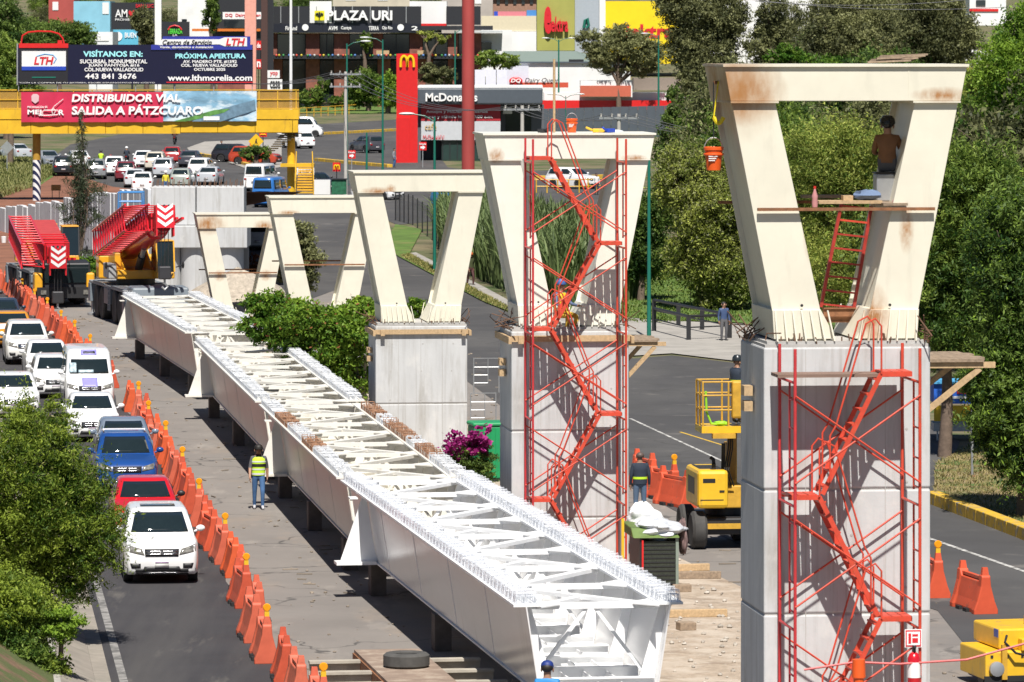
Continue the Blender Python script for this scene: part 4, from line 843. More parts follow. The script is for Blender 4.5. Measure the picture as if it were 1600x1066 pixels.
# department store walls and hall
el = building('olive green department store block with red letters', 870, 780, name='department_store'); pbox('olive_wall', mat('olive cladding', (.33,.33,.08), .6, var=.1, scale=.3), el, 839, 898, -15, 79, 780, 20); pbox('grey_wall', flat('pale grey cladding', (.36,.40,.45)), el, 898.3, 936, -15, 82, 781, 20); pbox('white_wall', white, el, 936.5, 946, -15, 80, 782, 18)
text(el, 'elektra', 852, 888, 26, 50, 779.8, letter_r, th=.5, bold=.03); text(el, 'e', 850, 862, 10, 53, 779.7, letter_r, th=.5, bold=.05); o = Vector(el.location)
q = MB(); q.path([W(x,y,780.7)-o for x,y in ((912,44),(914,32),(918,29),(920,40),(916,44))], .22, 6); q.build('green_logo', green_pole, el); 
ye = building('bright yellow store wall with red letters behind the trees', 1000, 790, name='store_wall'); pbox('wall', mat('yellow cladding', (.80,.60,.01), .5, var=.06, scale=.5), ye, 944.5, 1080, 2, 100, 790, 15); text(ye, 'elektra', 962, 1052, 38, 60, 789.9, letter_r, bold=.03)
wb = building('big white warehouse wall behind the tall trees', 1180, 820, name='warehouse'); pbox('wall', white, wb, 1081, 1280, -15, 110, 820, 20); pbox('wall_seam', flat('grey seam', (.4,.4,.42)), wb, 1165, 1166, -15, 110, 819.9, .1); q = MB(); q.lathe([(.5,0),(.5,.1)], W(1112,50,819.8)-Vector(wb.location), 12, 'y'); q.build('red_logo', letter_r, wb)
be = building('long beige hall with a white lower storey', 790, 740, name='hall'); pbox('upper_wall', flat('beige wall', (.62,.55,.40), .8), be, 752, 838, 25, 49, 740, 14); pbox('lower_wall', white, be, 752, 838, 49.3, 120, 739.8, 14); pbox('blue_band', blue, be, 772, 778, 18, 25, 742, 3); pbox('pink_band', flat('pink wall', (.5,.16,.2)), be, 778, 822, 18, 25, 742, 3); pbox('blue_band', flat('mid blue wall', (.05,.2,.5)), be, 823, 838, 16, 25, 742, 3)
rf = building('grey green sheet roof below the olive store', 860, 700, name='shed'); q = MB(); o = Vector(rf.location); a = [W(800,97,700)-o, W(925,97,700)-o, W(900,80,716)-o, W(785,80,716)-o]; q.quad(*a); q.quad(W(925,97,700)-o, W(965,97,700)-o, W(900,80,716)-o, W(899,80,716)-o); q.build('roof', flat('grey green sheet', (.20,.25,.22), .6, scale=2), rf); pbox('wall', grey, rf, 785, 965, 97, 112, 700.1, 10)
bx = building('white box sign board with a red stripe among the right trees', 1546, 420, 'sign', 'sign_board'); pbox('board', white, bx, 1508, 1574, 78, 112, 420, .3); pbox('red_stripe', redp, bx, 1510, 1570, 106, 112, 419.9, .1); pbox('post', dark, bx, 1540, 1543, 112, 300, 420.1, .2)
hw_ = building('white house with red details high on the wooded hill', 1545, 900); pbox('wall', white, hw_, 1515, 1572, -12, 40, 900, 8); pbox('red_band', redp, hw_, 1515, 1560, 14, 18, 899.8, .2); pbox('window', glass, hw_, 1525, 1540, 0, 9, 899.8, .2)
rb = building('small red hut roof showing between the dark trees', 1450, 600); pbox('wall', redp, rb, 1444, 1456, 55, 80, 600, 4)
# car park: kerbs and railings seen through the piers
def rail(label, pts, h, m, n, name='railing'):
    P_ = [G(*p) for p in pts]; t = thing(name, label, 'railing', P_[0]); o = P_[0]
    for a, b in zip(P_, P_[1:]):
        a, b = a - o, b - o
        for k in range(n): c = a.lerp(b, k / n); q = MB(); q.tube(c, c + Vector((0,0,h)), .05, n=6); q.build('post', m, t)
        for f in (1, .5): q = MB(); q.tube(a + Vector((0,0,h*f)), b + Vector((0,0,h*f)), .045, n=6); q.build('rail', m, t)
    return t
rail('yellow truss railing below the plaza hedge', [(468,184),(556,178)], 1.1, yel2, 8); rail('yellow pipe railing behind the tall red stair tower', [(838,302),(905,302),(960,300)], 1.0, yel2, 4)
kerb('yellow_kerb', [(480,212),(560,208),(620,205)], .5, .3, yellow_paint, 3, 'faded yellow kerb across the far car park'); kerb('yellow_kerb', [(495,252),(560,258),(610,262)], .5, .3, yellow_paint, 3, 'yellow kerb in front of the red slab'); kerb('yellow_kerb', [(835,282),(900,282),(1000,278)], .5, .4, yellow_paint, 3, 'yellow kerb behind the tall red stair tower')
sheet('car_park', gpoly((440,300),(440,215),(470,196),(640,186),(700,262),(760,270),(1000,262),(1010,330),(880,345),(760,300),(690,345),(620,352),(575,330)), asphalt_mid, .02)
kerb('yellow_kerb', [(297,240),(318,245),(352,250),(395,262)], .4, .3, yellow_paint, 2.5, 'yellow kerb of the traffic island beyond the footbridge')
sheet('island', gpoly((292,232),(320,222),(440,218),(440,262),(395,268),(350,252),(300,241)), pave, .05); sheet('hedge_bed', gpoly((450,178),(460,160),(640,155),(640,178)), lawn, .06)
# ------------------------------------------------------------------ vegetation
def fol(name, lo, hi, tr=.3): return mat(name, lo, .55, var=.25, scale=.6, col2=hi, attr=1, trans=tr, spec=.3)
F_lush = fol('lush leaf', (.05,.13,.012), (.28,.42,.05), .38); F_dark = fol('dark leaf', (.025,.065,.014), (.20,.29,.06), .38); F_oliv = fol('olive leaf', (.055,.065,.026), (.33,.34,.15), .38)
F_yel = fol('yellow green leaf', (.12,.17,.025), (.52,.56,.13), .42); F_acac = fol('acacia leaf', (.045,.10,.010), (.36,.45,.06), .42); F_pine = fol('needle leaf', (.03,.05,.025), (.09,.11,.055))
F_mag = fol('magenta bract', (.26,.012,.13), (.50,.05,.30)); F_reed = fol('reed leaf', (.06,.10,.03), (.22,.28,.11)); F_red = fol('reddish leaf', (.16,.05,.02), (.30,.12,.05)); F_pod = fol('pale pod', (.25,.26,.06), (.40,.38,.14)); F_mid = fol('mid green leaf', (.045,.10,.016), (.30,.40,.075), .4)
bark = mat('bark', (.14,.10,.075), .9, var=.3, scale=5, bump=.02, bscale=8); bark_p = mat('pale bark', (.36,.31,.25), .9, var=.25, scale=5)
def leaf_mesh(name, C_, size, m, asp=.42, up=.35, rg=rng, per=50):
    n = len(C_); d = rg.normal(size=(n, 3)); d[:, 2] -= .25; d /= np.linalg.norm(d, axis=1)[:, None]
    nn = rg.normal(size=(n, 3)); nn[:, 2] += up * 3; s = np.cross(d, nn); s /= np.maximum(np.linalg.norm(s, axis=1), 1e-6)[:, None]
    L_ = size * rg.uniform(.4, 1.6, n)[:, None]; w = L_ * asp; nrm = np.cross(s, d)
    v = np.empty((n, 4, 3)); v[:, 0] = C_ - d * L_ / 2; v[:, 1] = C_ + s * w / 2 + nrm * L_ * .06; v[:, 2] = C_ + d * L_ / 2; v[:, 3] = C_ - s * w / 2 + nrm * L_ * .06
    cl = np.repeat(rg.normal(0, .25, n // per + 1), per)[:n]; sc_ = 9.0 * size; ph = rg.uniform(0, 6, 3); cl = cl + .22 * np.sin(C_[:, 0] / sc_ * .9 + ph[0]) * np.sin(C_[:, 1] / sc_ + ph[1]) + .15 * np.sin(C_[:, 2] / sc_ * 1.3 + ph[2])
    return npmesh(name, v.reshape(-1, 3), np.arange(4 * n).reshape(-1, 4), m, attr=np.clip(rg.normal(.46, .17, n) + cl, 0, 1))
def crown_pts(blobs, n, rg=rng, sig=.17, per=70, shell=.6, frond=.36):
    vol = np.array([(b[3] * b[4] * b[5]) ** .67 for b in blobs]); vol = vol / vol.sum(); out = []
    for b, f in zip(blobs, vol):
        k = max(3, int(n * f / per)); u = rg.normal(size=(k, 3)); u /= np.linalg.norm(u, axis=1)[:, None]
        r = rg.uniform(shell, 1.0, k)[:, None]; c = np.array(b[:3]) + u * r * np.array(b[3:6])
        rs_ = rg.uniform(.6, 1.5, k); q = np.repeat(c, per, 0) + rg.normal(size=(k * per, 3)) * np.array(b[3:6]) * sig * np.repeat(rs_, per)[:, None] * np.array([1, 1, .7])
        ax = u + rg.normal(size=(k, 3)) * .55; ax[:, 2] -= .15; ax /= np.linalg.norm(ax, axis=1)[:, None]     # each clump stretches outwards like a spray
        tt = rg.uniform(-.6, 1.0, k * per)[:, None] * np.repeat(rs_, per)[:, None]
        q = q + np.repeat(ax, per, 0) * tt * frond * np.array(b[3:6]); out.append(q)
    return np.concatenate(out)
def tree(label, base, blobs, n, size, m, r=.15, group=None, name='tree', asp=.42, per=70, sig=.11, bm=None, extra=None, limbs=True, fork=.35, shell=.6, cat='tree', frond=.34):
    per = int(per * 1.7)
    t = thing(name, label, cat, base, 0, group); base = Vector(base)
    bl = [(b[0] - base.x, b[1] - base.y, b[2] - base.z, *b[3:]) for b in blobs]
    pts = crown_pts(bl, int(n * 2.0), sig=sig, per=per, shell=shell, frond=frond); o = link('crown', leaf_mesh('crown', pts, size * .54, m, asp, per=per), t)
    if extra:
        for nm, mm, fr, sz in extra:
            k = rng.choice(len(pts), int(len(pts) * fr), False); link(nm, leaf_mesh(nm, pts[k] + rng.normal(size=(len(k), 3)) * .08, sz * .58, mm, asp), t)
    c = Vector((sum(b[0] for b in bl) / len(bl), sum(b[1] for b in bl) / len(bl), 0)); h = min(b[2] - b[5] * .3 for b in bl)
    h = max(h, .5); fk = Vector((c.x * fork, c.y * fork, h * .75))
    q = MB(); q.path([(0,0,-.3), (fk.x * .3 + r * .3, fk.y * .3, fk.z * .5), tuple(fk)], [r, r * .8, r * .62], 9); q.build('trunk', bm or bark, t, True)
    if limbs:
        for b in bl:
            q = MB(); e = Vector(b[:3]); mid = fk.lerp(e, .5) + Vector((random.uniform(-.3,.3), random.uniform(-.3,.3), .15 * b[5]))
            q.path([fk, mid, e], [r * .5, r * .33, r * .12], 6)
            for j in range(4):
                e2 = e + Vector((random.uniform(-1,1) * b[3], random.uniform(-1,1) * b[4], random.uniform(-.3,.9) * b[5])) * .75
                q.path([mid.lerp(e, .5), e2], [r * .2, r * .06], 5)
            q.build('limb', bm or bark, t, True)
    return t
def pb(d, lst, dep=1.0):                        # crown blobs given as photo ellipses at distance d
    out = []
    for k, (x, y, rx, ry) in enumerate(lst):
        c = W(x, y, d); s = d / FP; out.append((c.x, c.y + random.uniform(-.4, .4) * rx * s * dep, c.z, rx * s, (rx + ry) / 2 * s * dep, ry * s))
    return out
def ptree(label, bx, d, lst, n, size, m, dep=1.0, bz=None, **k):
    return tree(label, ((bx - 800) * d / FP, d, zg(d) if bz is None else bz), pb(d, lst, dep), n, size, m, **k)
# foreground acacia over the gutter
ptree('feathery yellow green acacia leaning over the gutter and the lane', -25, 103, [(-10,690,75,80),(50,755,85,90),(100,815,80,80),(30,850,95,85),(-20,880,70,80),(70,905,70,45),(140,850,45,55),(115,745,45,50),(60,660,55,40)], 64000, .15, F_acac, dep=.9, bz=2.2, r=.2, name='acacia_tree', asp=.28, per=80, sig=.085, frond=.5, extra=[('seed_pods', F_pod, .02, .13)])
for (x, y, rx, ry, n, m, lab) in ((5,945,70,45,9000,F_acac,'thick feathery shrub under the acacia on the bank'),(95,975,34,24,2200,F_lush,'leafy branch bush hanging over the gutter rim'),(-5,1062,75,40,7000,F_acac,'low feathery shrub at the foot of the dry bank'),(10,1030,70,40,6000,F_mid,'wide green bush at the bottom of the bank'),(25,985,55,45,5000,F_mid,'leafy green shrub on the dry bank below the acacia'),(60,1045,45,30,2600,F_acac,'sparse low shrub at the gutter rim'),(-15,1045,45,40,4000,F_lush,'bright bushy shrub at the foot of the bank')):
    ptree(lab, x, 96, [(x, y, rx, ry)], n, .13, m, bz=.9, r=.05, name='shrub', cat='shrub', per=40, limbs=False)
for k in range(9):
    a_ = -5 + k * 14 + random.uniform(-3, 3); p_ = AB(a_, lane_l(a_) - random.uniform(5.5, 8.5), 2.6); h_ = random.uniform(.9, 1.5)
    tree('low leafy shrub growing along the top of the left bank', tuple(p_), [(p_.x, p_.y, p_.z + h_, 1.3, 1.2, h_), (p_.x + 1.1, p_.y + .4, p_.z + h_ * .8, 1.0, 1.0, h_ * .8)], 2600, .2, (F_mid, F_acac, F_lush)[k % 3], r=.06, group='shrubs on the left bank', name='shrub', cat='shrub', per=40, limbs=False)
# leafy tree between the piers
ptree('bright leafy tree beside the girders in front of the square column', 575, 163, [(425,478,42,20),(470,500,52,26),(505,545,52,38),(550,520,45,38),(560,487,38,18),(405,512,30,20),(545,592,38,28),(450,530,30,25),(520,580,30,25)], 26000, .22, F_lush, r=.17, bm=bark_p, per=45, sig=.13, extra=[('reddish_leaves', F_red, .03, .18)], asp=.5, fork=.1)
ptree('small leafy bush showing through the V of the square pier', 648, 185, [(648,482,17,13)], 2500, .2, F_lush, r=.05, limbs=False, per=40, name='bush', cat='shrub')
ptree('tree with hanging dark leaves behind the second lowest pier', 470, 228, [(468,365,20,22),(478,400,24,26),(470,430,22,24),(450,420,20,25)], 9000, .28, F_oliv, r=.12, per=45)
# bougainvillea
bgt = ptree('green bougainvillea with magenta flowers beside the green tank', 738, 134, [(735,715,34,24),(752,738,22,18)], 6500, .12, F_dark, r=.05, name='bougainvillea', cat='shrub', per=40, limbs=False)
pts = crown_pts([(b[0] - bgt.location.x, b[1] - bgt.location.y - .3, b[2] + .18 - bgt.location.z, *b[3:]) for b in pb(134, [(722,702,28,18),(752,690,18,13),(710,726,15,9),(745,708,20,13)])], 1300, per=14, sig=.1, shell=.75); link('flowers', leaf_mesh('flowers', pts, .11, F_mag, .8, per=14), bgt)
# slender conifer in front of the ramp wall
ptree('slender dark conifer in front of the pale ramp wall', 124, 258, [(128,195,5,22),(127,225,9,22),(122,255,14,18),(135,262,12,16),(116,290,22,16),(138,298,24,16),(120,325,26,16),(142,340,18,14),(112,350,16,12),(128,395,16,14),(126,300,8,60)], 3600, .5, F_pine, r=.11, name='conifer', per=16, asp=.10, sig=.2, frond=.5)
ptree('green bush at the foot of the ramp wall by the cranes', 132, 250, [(138,418,22,14),(128,440,18,10)], 4000, .25, F_lush, r=.05, limbs=False, name='bush', cat='shrub', per=40)
ptree('thin red leaved shrub beside the gravel heap', 388, 262, [(392,415,12,18),(384,440,8,12)], 500, .3, F_red, r=.04, name='shrub', cat='shrub', per=10)
# trees right of the carriageway
ptree('broad olive tree with drooping leaves behind the black railing', 1095, 232, [(1075,285,45,50),(1120,330,50,55),(1095,395,45,50),(1140,410,45,55),(1150,300,40,60),(1130,460,40,25)], 52000, .26, F_yel, r=.25, per=60, extra=[('dark_leaves', F_oliv, .45, .25)])
ptree('dark round tree behind the green lamp post', 1000, 240, [(1000,345,32,40),(1015,395,30,40),(985,400,25,35),(1030,330,30,30)], 22000, .26, F_dark, r=.2, per=60)
ptree('yellow green bushy tree seen through the tall pier', 1310, 205, [(1270,265,55,55),(1330,250,55,60),(1300,330,60,60),(1370,300,45,60),(1300,420,70,60),(1380,400,50,70)], 52000, .24, F_yel, r=.22, per=55, asp=.3, frond=.5, extra=[('green_leaves', F_mid, .4, .22)])
ptree('dense dark tree beside the tall pier', 1475, 150, [(1460,290,50,60),(1500,370,65,70),(1455,430,50,60),(1490,500,55,60),(1540,300,55,70),(1445,360,40,60),(1530,470,60,70)], 58000, .27, F_mid, r=.22, per=60, asp=.27, frond=.55, sig=.09)
ptree('dark glossy tree overhanging the yellow kerb', 1600, 131, [(1585,400,60,90),(1590,540,60,80),(1560,620,50,60),(1600,690,50,60),(1570,660,45,50),(1620,600,60,90),(1545,590,40,40)], 52000, .25, F_dark, r=.25, per=60, asp=.3, frond=.5, sig=.09, extra=[('bright_leaves', F_lush, .25, .2)])
ptree('bright green tree behind the white box sign', 1590, 250, [(1575,110,50,60),(1600,170,50,70),(1560,190,45,50),(1605,60,40,50)], 26000, .3, F_lush, r=.3, per=60)
ptree('pale feathery tree beside the end of the tall cap beam', 1530, 300, [(1520,160,40,50),(1500,200,35,50),(1545,130,30,40)], 9000, .3, F_yel, r=.2, per=40)
# tall eucalyptus row and hill trees
for (lab, bx, d, lst, n, m) in (
  ('tall dark eucalyptus with ragged crown beside the white warehouse', 1080, 380, [(1062,8,30,32),(1095,30,36,34),(1072,70,34,28),(1112,85,36,34),(1130,25,34,40),(1085,118,30,28),(1105,148,24,24),(1072,160,16,22)], 38000, F_oliv),
  ('dark narrow cedar below the eucalyptus behind the bucket pier', 1050, 340, [(1055,160,12,25),(1060,195,22,30),(1050,235,26,30),(1075,225,24,35)], 14000, F_dark),
  ('slim pale eucalyptus in front of the warehouse', 1205, 400, [(1205,20,22,35),(1215,60,25,35),(1190,75,25,30),(1230,90,30,30)], 12000, F_oliv),
  ('wide grey green eucalyptus above the tall cap beam', 1330, 380, [(1300,40,45,45),(1345,20,50,45),(1330,75,55,40),(1290,90,40,30),(1370,70,45,45)], 32000, F_oliv),
  ('tall grey green eucalyptus left of the white box sign', 1440, 390, [(1420,30,45,50),(1460,10,45,45),(1450,70,50,45),(1410,85,40,35),(1490,60,40,50)], 32000, F_oliv),
  ('leafy bright bush between the two eucalyptus trunks', 1225, 330, [(1215,85,25,18),(1245,95,25,18),(1400,110,40,20),(1300,110,60,20)], 8000, F_lush),
  ('spreading olive tree in front of the yellow wall', 965, 560, [(922,62,20,14),(952,76,32,20),(990,72,32,20),(970,54,26,14),(1014,86,24,18),(938,86,20,15),(958,102,32,14),(1000,104,28,14)], 17000, F_oliv),
  ('dark pine tree at the far corner beyond the footbridge', 10, 520, [(5,30,30,35),(20,60,32,30),(-10,90,40,40)], 14000, F_dark),
  ('rounded green tree behind the battery billboard', 95, 540, [(60,60,35,22),(100,55,35,22),(130,60,22,20),(40,75,30,25)], 16000, F_dark),
  ('leafy tree at the footbridge behind the navy board', 15, 440, [(10,90,25,30),(20,120,28,25),(5,150,30,20),(40,140,25,18)], 11000, F_mid),
  ('olive bush between the black sign and the white post', 228, 650, [(222,32,14,22),(230,55,14,18)], 4000, F_oliv),
  ('dark cypress beside the pink pylon', 332, 620, [(332,10,10,22),(330,30,12,18)], 3000, F_dark),
  ('thick green bush at the plaza ground floor', 575, 630, [(570,130,26,20),(560,150,24,16),(590,148,18,16)], 6000, F_mid),
  ('leafy hedge bush beside the red sign slab', 605, 620, [(605,138,16,22),(612,155,14,16)], 4000, F_lush),
  ('rounded grey green shrub behind the restaurant', 695, 600, [(695,118,16,14),(672,115,14,14)], 3500, F_oliv),
  ('potted tree on the plaza balcony', 570, 648, [(570,66,9,12)], 900, F_mid),
  ('palm like plant on the plaza balcony beside the planter', 666, 648, [(666,55,12,8),(690,60,12,7)], 900, F_yel),
  ('spiky bush by the hall', 780, 560, [(765,92,22,12),(790,94,20,10)], 3000, F_mid),
  ('low hedge along the plaza railing', 480, 630, [(455,155,20,12),(490,152,22,14),(505,135,10,16),(530,160,25,8)], 5000, F_mid),
  ('dark hedge on the traffic island below the small arches sign', 400, 420, [(392,240,14,10),(410,238,12,10)], 2500, F_dark)):
    ptree(lab, bx, d, lst, n, .13 + d * .0007, m, r=.15 + d * .0004, per=50, name='tree' if 'tree' in lab or 'eucal' in lab or 'pine' in lab or 'cy' in lab or 'cedar' in lab else 'bush', cat='tree' if 'tree' in lab or 'eucal' in lab or 'cedar' in lab or 'cypress' in lab else 'shrub')
# woods behind: copies of three trees over the slope to the right and on the hill
protos = [tree(lb + ' of the far wood on the slope behind the piers', (0,0,0), [(0,0,5,3,3,2.6),(1.8,.5,6.5,2.4,2.4,2.0),(-1.9,0,6.2,2.4,2.4,2.1),(.2,-.6,8,2.2,2.2,1.8)], 15000, .40, mm, r=.25, per=50, group='trees of the far wood', name='wood_tree') for mm, lb in ((F_dark, 'dark green tree'), (F_mid, 'fresh green tree'), (F_oliv, 'olive grey tree'))]
rw = random.Random(11); used = [0, 0, 0]
spots = [(rw.uniform(1110, 1660), rw.uniform(265, 340)) for _ in range(20)] + [(rw.uniform(1450, 1700), rw.uniform(175, 240)) for _ in range(9)] + [(rw.uniform(1180, 1700), rw.uniform(480, 760)) for _ in range(26)] + [(rw.uniform(-60, 700), rw.uniform(860, 1050)) for _ in range(22)] + [(rw.uniform(700,860), rw.uniform(960,1100)) for _ in range(8)]
for i, (x, d) in enumerate(spots):
    k = i % 3; o = protos[k] if not used[k] else copy_tree(protos[k]); used[k] = 1
    o.location = ((x - 800) * d / FP, d, zg(d) - .2); s = rw.uniform(.75, 1.15); o.scale = (s, s, s * rw.uniform(.85, 1.1)); o.rotation_euler.z = rw.uniform(0, 6.28)
# reeds along the drain
def blades(name, poly, n, h, w, m, label, lean=.35, kind='stuff', zb=0.0):
    xs = [p[0] for p in poly]; ys = [p[1] for p in poly]; P_ = []
    def inside(x, y):
        c = False; j = len(poly) - 1
        for i in range(len(poly)):
            if (poly[i][1] > y) != (poly[j][1] > y) and x < (poly[j][0] - poly[i][0]) * (y - poly[i][1]) / (poly[j][1] - poly[i][1]) + poly[i][0]: c = not c
            j = i
        return c
    while len(P_) < n:
        x, y = random.uniform(min(xs), max(xs)), random.uniform(min(ys), max(ys))
        if inside(x, y): P_.append((x, y, zg(y) + zb))
    P_ = np.array(P_); a = rng.uniform(0, 6.28, n); H_ = h * rng.uniform(.55, 1.15, n); ln = lean * rng.uniform(.3, 1.6, n); d = np.stack([np.cos(a), np.sin(a)], 1); s = np.stack([-np.sin(a), np.cos(a)], 1)
    v = np.zeros((n, 7, 3))
    for i, (f, ww) in enumerate(((0, .6), (.4, 1.), (.75, .75))):
        for j, sg in enumerate((-1, 1)):
            v[:, i*2+j, :2] = P_[:, :2] + d * (H_ * ln * f ** 2)[:, None] + s * (sg * w / 2 * ww); v[:, i*2+j, 2] = P_[:, 2] + H_ * f * (1 - .18 * ln * f)
    v[:, 6, :2] = P_[:, :2] + d * (H_ * ln * 1.1)[:, None]; v[:, 6, 2] = P_[:, 2] + H_ * (.93 - .3 * ln)
    b = np.arange(n)[:, None] * 7
    f4 = np.concatenate([b + np.array([0,1,3,2]), b + np.array([2,3,5,4]), b + np.array([4,5,6,6])]); 
    tri = np.concatenate([b + np.array(q) for q in ([0,1,3],[0,3,2],[2,3,5],[2,5,4],[4,5,6])])
    o = link(name, npmesh(name, v.reshape(-1, 3), tri, m, attr=np.tile(np.clip(rng.normal(.45,.25,n),0,1), 5)), None); return tag(o, label, name.replace('_', ' '), kind=kind)
blades('reeds', gpoly((690,408),(800,462),(870,478),(1000,470),(1000,432),(900,408),(760,375),(690,380)), 15000, 3.6, .11, F_reed, 'tall grey green reeds along the drain behind the piers', lean=.3)
blades('grass', gpoly((625,402),(640,398),(765,466),(800,484),(815,496),(760,475)), 5000, .22, .03, fol('verge grass', (.13,.14,.03), (.38,.32,.12)), 'dry grass strip beside the walk', lean=.6)
blades('grass', gpoly((1458,783),(1462,725),(1530,690),(1640,690),(1660,850),(1600,838)), 9000, .16, .025, fol('dry grass', (.12,.13,.035), (.42,.33,.15)), 'dry grass on the verge behind the yellow kerb', lean=.9)
blades('grass', gpoly((900,508),(850,470),(880,400),(1200,420),(1330,540),(1160,503)), 16000, .2, .05, fol('lawn grass', (.06,.11,.015), (.19,.25,.05)), 'green lawn grass under the trees', lean=.6)
blades('grass', gpoly((-40,325),(-40,252),(20,245),(100,262),(60,290)), 9000, .5, .07, fol('roadside grass', (.10,.12,.03), (.32,.30,.12)), 'tall dry grass on the verge under the footbridge', lean=.6)
# ------------------------------------------------------------------ barriers
from mathutils.bvhtree import BVHTree
bar_m = mat('orange barrier plastic', (.60,.115,.06), .55, var=.12, scale=2.2, col2=(.50,.10,.055), mask=(.52,.72), mscale=3, spec=.4)
bar_d = mat('dusty barrier plastic', (.55,.15,.095), .6, var=.14, scale=2.2, col2=(.40,.11,.07), mask=(.5,.7), mscale=3)
amber = mat('amber lens', (.75,.30,.01), .2, var=.15, scale=8); lampy = flat('yellow lamp body', (.70,.42,.02), .5)
def barrier_parts(m):
    L_ = 1.75; body = MB(); ring = lambda y, zt, k: [(-.27*k, y, .0), (.27*k, y, .0), (.27*k, y, .10), (.20*k, y, .28), (.115*k, y, .60), (.095*k, y, zt), (-.095*k, y, zt), (-.115*k, y, .60), (-.20*k, y, .28), (-.27*k, y, .10)]
    ys = [(0, .80, .96), (.03, .84, 1), (.16, .84, 1), (.20, .84, .99), (.26, .70, .80), (L_ - .26, .70, .80), (L_ - .20, .84, .99), (L_ - .16, .84, 1), (L_ - .03, .84, 1), (L_, .80, .96)]
    body.loft([ring(*q) for q in ys])
    lugs = []
    for y in (.11, L_ - .11): lg = MB(); lg.hexa([(-.08,y-.07,.80),(.08,y-.07,.80),(.08,y+.07,.80),(-.08,y+.07,.80)], [(-.055,y-.05,1.0),(.055,y-.05,1.0),(.055,y+.05,1.0),(-.055,y+.05,1.0)]); lugs.append(lg.mesh('lug', m))
    bar = MB(); bar.box(-.05, .05, .21, L_ - .21, .73, .79)
    return body.mesh('body', m), lugs, bar.mesh('top_bar', m), [  (lambda q: (q.box(-.10,.10,.5,.75,-.0,.10), q.mesh('fork_slot', black))[1])(MB()), (lambda q: (q.box(-.29,.29,1.0,1.25,.005,.09), q.mesh('fork_slot', black))[1])(MB()), (lambda q: (q.box(-.29,.29,.5,.75,.005,.09), q.mesh('fork_slot', black))[1])(MB())][1:]
scuff = [((.20,.07,.05),.60,.70,4,(1,1,1),.7),((.60,.25,.16),.62,.74,3,(1,1,.4),.5),((.30,.20,.15),.55,.75,1.5,(1,1,.3),.5)]
BARM = [barrier_parts(mat('barrier plastic %d' % k, c_, .58, var=.14, scale=2 + k, layers=scuff, spec=.4)) for k, c_ in enumerate(((.58,.085,.035),(.54,.11,.06),(.60,.095,.03),(.48,.075,.035),(.55,.13,.075)))]
bk1 = (lambda q: (q.box(-.05,.05,-.04,.04,1.0,1.10), q.mesh('beacon_base', lampy))[1])(MB()); bk2 = (lambda q: (q.lathe([(.0,-.035),(.07,-.035),(.085,-.02),(.085,.02),(.07,.035),(.0,.035)], (0,0,1.185), 16, 'y'), q.mesh('beacon_lens', amber, True))[1])(MB())
def barrier(p, rz, label, group, beacon=False, kind=0, s=1.0, word=None):
    t = thing('road_barrier', label, 'barrier', p, rz, group); t.scale = (s, s, s)
    b, lugs, tb_, slots = BARM[kind]
    bo = link('body', b, t); bv = bo.modifiers.new('bevel', 'BEVEL'); bv.width = .02; bv.segments = 2; bv.limit_method = 'ANGLE'
    for lg in lugs: link('lug', lg, t)
    link('top_bar', tb_, t)
    for sl_ in slots: link('fork_slot', sl_, t)
    if beacon: l = link('beacon', bk1, t); e = link('beacon_lens', bk2, l); l.location = (0, .11, 0)
    if word:
        cu = bpy.data.curves.new('w', 'FONT'); cu.body = word; cu.size = .22; cu.align_x = 'CENTER'; ob = bpy.data.objects.new('w', cu); COL.objects.link(ob); bpy.context.view_layer.update()
        me = bpy.data.meshes.new_from_object(ob.evaluated_get(bpy.context.evaluated_depsgraph_get())); bpy.data.objects.remove(ob); me.materials.clear(); me.materials.append(letter_k)
        o = link('lettering', me, t); o.rotation_euler = (R(72), 0, 0); o.location = (0, -.012 + .02, .22); o.scale = (.9, .9, .9)
    return t
# left line, following the lane edge
ang = lambda a: math.atan2(-(bar_b(a + .9) - bar_b(a - .9)) / 1.8, 1) if True else 0
a = BAR[1][0] - 8; n = 0; rb_ = random.Random(5)
while a < BAR[-1][0]:
    if not (BAR[13][0] + 1.5 < a < BAR[14][0] - .6):
        p = AB(a, bar_b(a) + rb_.uniform(-.10, .10)); bc = n % 3 == 1
        barrier(p, AX + math.atan2(-(bar_b(a + 1.7) - bar_b(a)), 1.7) + rb_.uniform(-.09, .09), 'orange plastic barrier with an amber lamp in the long lane divider' if bc else 'orange plastic barrier without a lamp in the long lane divider', 'orange barriers along the traffic lane' + (' with lamps' if bc else ''), bc, rb_.randrange(5), rb_.uniform(.92, 1.0))
    n += 1; a += 3.05 + rb_.uniform(-.35, .4)
for (x, y, rz, bc, lab, wd) in ((1021,766,.25,0,'orange barrier behind the man in the dark jacket','CFP'),(1056,785,.35,1,'orange barrier with amber lamp beside the yellow lift body',None),(1077,795,.4,0,'orange barrier half hidden by the yellow lift body',None),(1467,936,.1,1,'orange barrier with amber lamp beside the tall pier scaffold',None),(1541,961,.22,0,'lone orange barrier on the asphalt by the yellow machine',None)):
    barrier(G(x, y), rz, lab, 'orange barriers on the right side of the works', bool(bc), 0, 1.0, wd)
